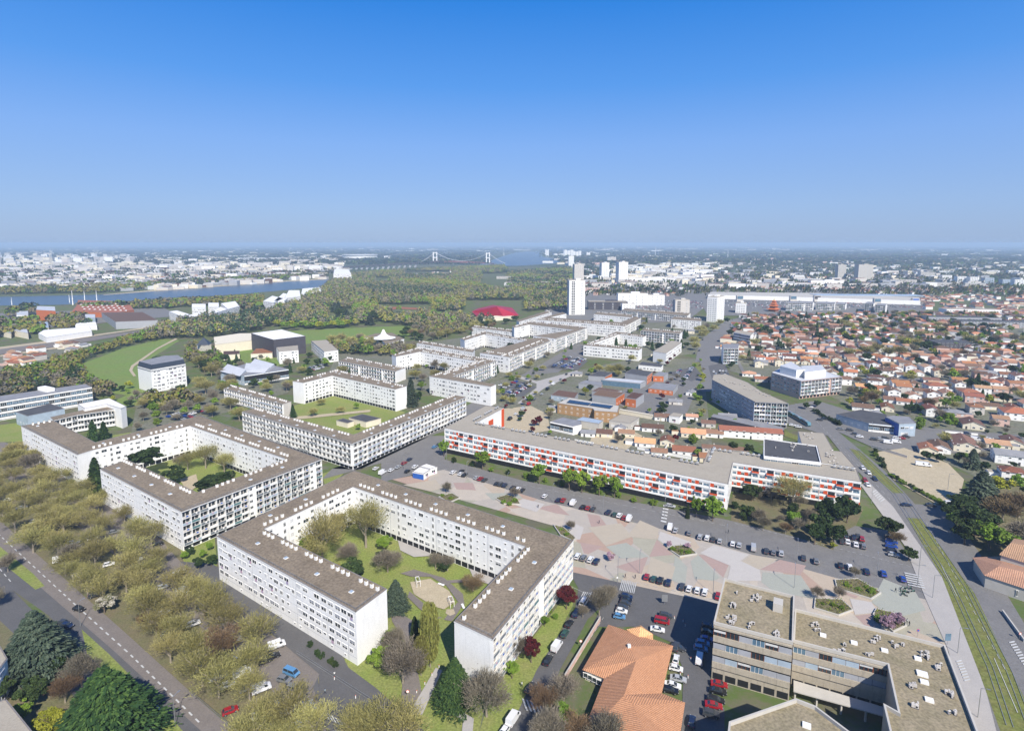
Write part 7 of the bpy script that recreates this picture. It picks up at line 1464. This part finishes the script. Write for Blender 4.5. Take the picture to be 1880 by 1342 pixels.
for k in range(13): bike(1655+(k % 5)*5+rnd.uniform(-2, 2), 1082+(k//5)*6+rnd.uniform(-1, 1), R(rnd.uniform(0, 180)), 'bikegreen' if k % 4 else 'white')
# washing and satellite dishes are part of flats; people
def person(x, y, top, legs, label, hd=0, walk=.25):
    bm_v = [(0, 0, .95), (0, 0, 1.15), (0, 0, 1.4), (0, 0, 1.52), (0, 0, 1.68), (.02, .1, .92), (walk, .1, .5), (walk*.9, .1, .06), (walk*.9+.12, .1, .03), (.02, -.1, .92), (-walk*.6, -.1, .5), (-walk*1.3, -.1, .1), (-walk*1.3+.12, -.1, .03), (0, .2, 1.38), (-.08, .25, 1.12), (.05, .25, .88), (0, -.2, 1.38), (.1, -.25, 1.12), (.2, -.24, .9)]
    ed = [(0, 1), (1, 2), (2, 3), (3, 4), (0, 5), (5, 6), (6, 7), (7, 8), (0, 9), (9, 10), (10, 11), (11, 12), (2, 13), (13, 14), (14, 15), (2, 16), (16, 17), (17, 18)]
    rad = [.14, .14, .15, .06, .11, .1, .07, .045, .04, .1, .07, .045, .04, .07, .045, .035, .07, .045, .035]
    me = bpy.data.meshes.new('person'); me.from_pydata(bm_v, ed, []); o = bpy.data.objects.new('person', me); COL.objects.link(o); me.materials.append(legs); me.materials.append(top)
    o.location = G(x, y); o.location.z = .22; o.rotation_euler = (0, 0, hd); sk = o.modifiers.new('skin', 'SKIN')
    me.skin_vertices.new() if not me.skin_vertices else None
    for i, r_ in enumerate(rad): me.skin_vertices[0].data[i].radius = (r_, r_); 
    me.skin_vertices[0].data[0].use_root = True; s2 = o.modifiers.new('sub', 'SUBSURF'); s2.levels = 1; s2.render_levels = 1
    props(o, label, 'person')
    mb = MB(); mb.cyl((0, 0, 1.0), .17, .2, .46, top, 8); mb.cyl((-.0, .2, 1.12), .07, .07, .3, top, 6); mb.cyl((0, -.2, 1.12), .07, .07, .3, top, 6); link('jacket', mb, o); mb = MB(); mb.cyl((-.01, 0, 1.68), .12, .06, .13, M['dark'], 8); link('hair', mb, o)
skin_d, skin_b, skin_w = mat('dark_trousers', (.03, .035, .05), .8), mat('brown_jacket', (.08, .06, .05), .8), mat('white_shirt', (.6, .6, .6), .8)
for (x, y, t, lb) in ((597, 1275, M['panelblue'], 'person in a blue jacket crossing the street below the nearest block'), (988, 933, skin_b, 'person in brown walking alone on the left part of the plaza'), (1100, 962, skin_d, 'person in dark clothes on the rose paving of the plaza'), (1148, 1062, skin_b, 'person in brown near the lower edge of the plaza, left one of two'), (1166, 1063, skin_d, 'person in dark clothes near the lower edge of the plaza, right one of two'), (1337, 980, skin_d, 'person in dark clothes on the pavement of the parking street'),
    (1665, 1145, skin_w, 'person in a white shirt in the group under the pink trees'), (1660, 1152, skin_d, 'person in dark clothes in the group under the pink trees'), (1669, 1150, skin_b, 'person in brown in the group under the pink trees'), (1644, 1088, skin_d, 'person standing left of the share bicycles'), (1500, 1293, skin_w, 'person in a white shirt in the shaded court of the concrete offices'), (614, 1243, M['white'], 'person in white on the pavement below the nearest block'), (958, 1262, M['white'], 'person in white on the pavement by the mural gable'), (1433, 1268, skin_d, 'first person at the foot of the concrete office tower'), (1443, 1270, skin_w, 'second person, in white, at the foot of the concrete office tower')):
    person(x, y, t, skin_d, lb, rnd.uniform(0, 6.28))
# painted mural on the foot of the grey gable, a part of the nearest block
mu = mat('mural_paint', (.55, .16, .04), .8, (.08, .25, .42), 1.1, .8); b1 = bpy.data.objects['apartment_block']; A, B = G(833, 1140, 17.3), G(905, 1174, 17.3); t = (B-A).normalized(); no = Vector((t.y, -t.x, 0)); c_ = A.lerp(B, .72)-b1.location+no*.02; mb = MB(); mb.box((0, 0, 0), (6.5, .08, 2.8), mu); link('mural', mb, b1, (c_.x, c_.y, .3), math.atan2(t.y, t.x))
# ------------------------------------------------------------------ the smallest trees become one object
cpos = co.location
def tsize(o):
    c = TREC[o.name][0]; return max(c.scale.z, c.scale.x*.9)/(o.location-cpos).length
TL = sorted([a for a in AUTO if a[0].get('category') == 'tree'], key=lambda a: -tsize(a[0]))
drop = TL[300:]; dropset = {a[0].name for a in drop}
VV = []; MM = []; mats_ = []
for o, _, kd in drop:
    c = TREC[o.name][0]; m2 = crown_mesh(kd, 1, 2) if (o.location-cpos).length > 300 else c.data
    n = len(m2.vertices); v = np.empty(n*3, np.float32); m2.vertices.foreach_get('co', v); v = v.reshape(-1, 3)*np.array(c.scale, np.float32)
    a = c.rotation_euler.z; ca, sa = math.cos(a), math.sin(a); v = np.stack([v[:, 0]*ca-v[:, 1]*sa+o.location.x, v[:, 0]*sa+v[:, 1]*ca+o.location.y, v[:, 2]], 1); VV.append(v)
    mi = np.empty(n//4, np.int32); m2.polygons.foreach_get('material_index', mi)
    idx = []
    for mm in m2.materials:
        if mm not in mats_: mats_.append(mm)
        idx.append(mats_.index(mm))
    MM.append(np.array(idx)[mi])
V = np.concatenate(VV).reshape(-1, 4, 3); C_ = V.mean(1); U_ = (V[:, 1]-V[:, 0])/2; W2 = (V[:, 3]-V[:, 0])/2
props(bpy.data.objects.new('small_garden_trees', quadmesh('small_garden_trees', C_, U_, W2, np.concatenate(MM), mats_)), 'small garden and street trees scattered through the far parts of the town', 'trees', None, 'stuff')
COL.objects.link(bpy.data.objects['small_garden_trees'])
AUTO = [a for a in AUTO if a[0].name not in dropset]
kill = []
for o, _, kd in drop:
    kill += [o]+TREC[o.name]
bpy.data.batch_remove(kill)
CL = sorted([a for a in AUTO if a[0].name.startswith('parked_car')], key=lambda a: (a[0].location-cpos).length)[292:]
cb = MB(); kill = []; dn = {a[0].name for a in CL}
for o, _, _k in CL:
    if (o.location-cpos).length < 480: print('near car dropped')
    for q in CMB[CREC[o.name]]: cb.add(q, Matrix.Translation(o.location) @ Matrix.Rotation(o.rotation_euler.z, 4, 'Z'))
    kill += [o]+list(o.children)
props(link('far_street_cars', cb), 'small distant cars in the far car parks and suburb streets', 'cars', None, 'stuff')
AUTO = [a for a in AUTO if a[0].name not in dn]; bpy.data.batch_remove(kill)
# ------------------------------------------------------------------ labels that single things out
MANUAL = [('huge bottom-left conifer', G(200, 1372)), ('left-edge cedar', G(70, 1235)), ('blank-topped gable corner', G(711, 1170)), ('white kiosks', G(775, 868)), ('sandy goal pitch', G(790, 1090)), ('tram avenue junction', G(1690, 935)), ('share bicycles', G(1665, 1090)),
          ('sandy building plot', G(1690, 880)), ('lowest street corner', G(950, 1320)), ('blossoming verge tree', G(192, 1125)), ('small evergreen car park', G(1580, 1000)), ('blue tram', G(1478, 780)), ('school yard', G(1210, 740)), ('building site', G(960, 780)), ('middle of the avenue', G(120, 1090)),
          ('yellow-green suburb tree', G(1665, 640)), ('far end of the suburb', G(1800, 590)), ('suburb cross street', G(1700, 700)), ('right edge of the suburb', G(1880, 680)), ('hamlet below the slope', G(40, 665)), ('avenue bend', G(1290, 630)), ('green meadow', G(200, 680)), ('pale fields end', G(1500, 600)), ('lower end of the parking', G(560, 1300)), ('middle of the left parking', G(330, 1130)), ('near-left parking corner', G(80, 950))]
LAND = [l for l in LAND if len(l[0].split()) <= 4]+MANUAL
ORD = ['', 'second', 'third', 'fourth', 'fifth', 'sixth', 'seventh', 'eighth', 'ninth', 'tenth', 'eleventh', 'twelfth', '13th', '14th', '15th', '16th', '17th', '18th', '19th', '20th']+[f'{k}th' for k in range(21, 400)]
ORD[21], ORD[22] = '22nd', '23rd'; ORD[20] = '21st'
bk = {}
for o, desc, kind in AUTO:
    p = o.location; n_, q = min(LAND, key=lambda l: (l[1].to_2d()-p.to_2d()).length)
    d = p.to_2d()-q.to_2d(); f = q.to_2d().normalized(); r_ = Vector((f.y, -f.x)); a, b = d.dot(f), d.dot(r_)
    sec = ('behind' if a > 0 else 'in front of') if abs(a) > abs(b) else ('right of' if b > 0 else 'left of')
    bk.setdefault((desc, n_, sec), []).append((d.length, o))
for (desc, n_, sec), L in bk.items():
    L.sort(key=lambda t: t[0])
    for k, (_, o) in enumerate(L):
        art = 'the ' if not n_.startswith('the ') else ''
        o['label'] = (f'{desc} nearest {sec} {art}{n_}' if k == 0 else f'{desc}, {ORD[k]} nearest {sec} {art}{n_}') if len(L) > 1 else f'{desc} standing {sec} {art}{n_}'
seen = {}
for o in SC.objects:
    if o.parent is None and 'label' in o: seen.setdefault(o['label'], []).append(o)
dups = {k: len(v) for k, v in seen.items() if len(v) > 1}
if dups: print('DUP LABELS', dups)
# ------------------------------------------------------------------ air
hz = MB(); hz.box((0, 29000, -1), (119000, 59400, 137), 'white'); ho = link('haze', hz); ho.data.materials.clear()
hm = bpy.data.materials.new('haze_air'); hm.use_nodes = True; t = hm.node_tree; t.nodes.remove(t.nodes['Principled BSDF'])
pv = t.nodes.new('ShaderNodeVolumePrincipled'); pv.inputs['Density'].default_value = .00013; pv.inputs['Color'].default_value = (.6, .8, 1, 1); pv.inputs['Anisotropy'].default_value = 0
t.links.new(pv.outputs[0], t.nodes['Material Output'].inputs['Volume']); ho.data.materials.append(hm); props(ho, 'thin blue air haze over the whole view', 'haze', None, 'stuff')
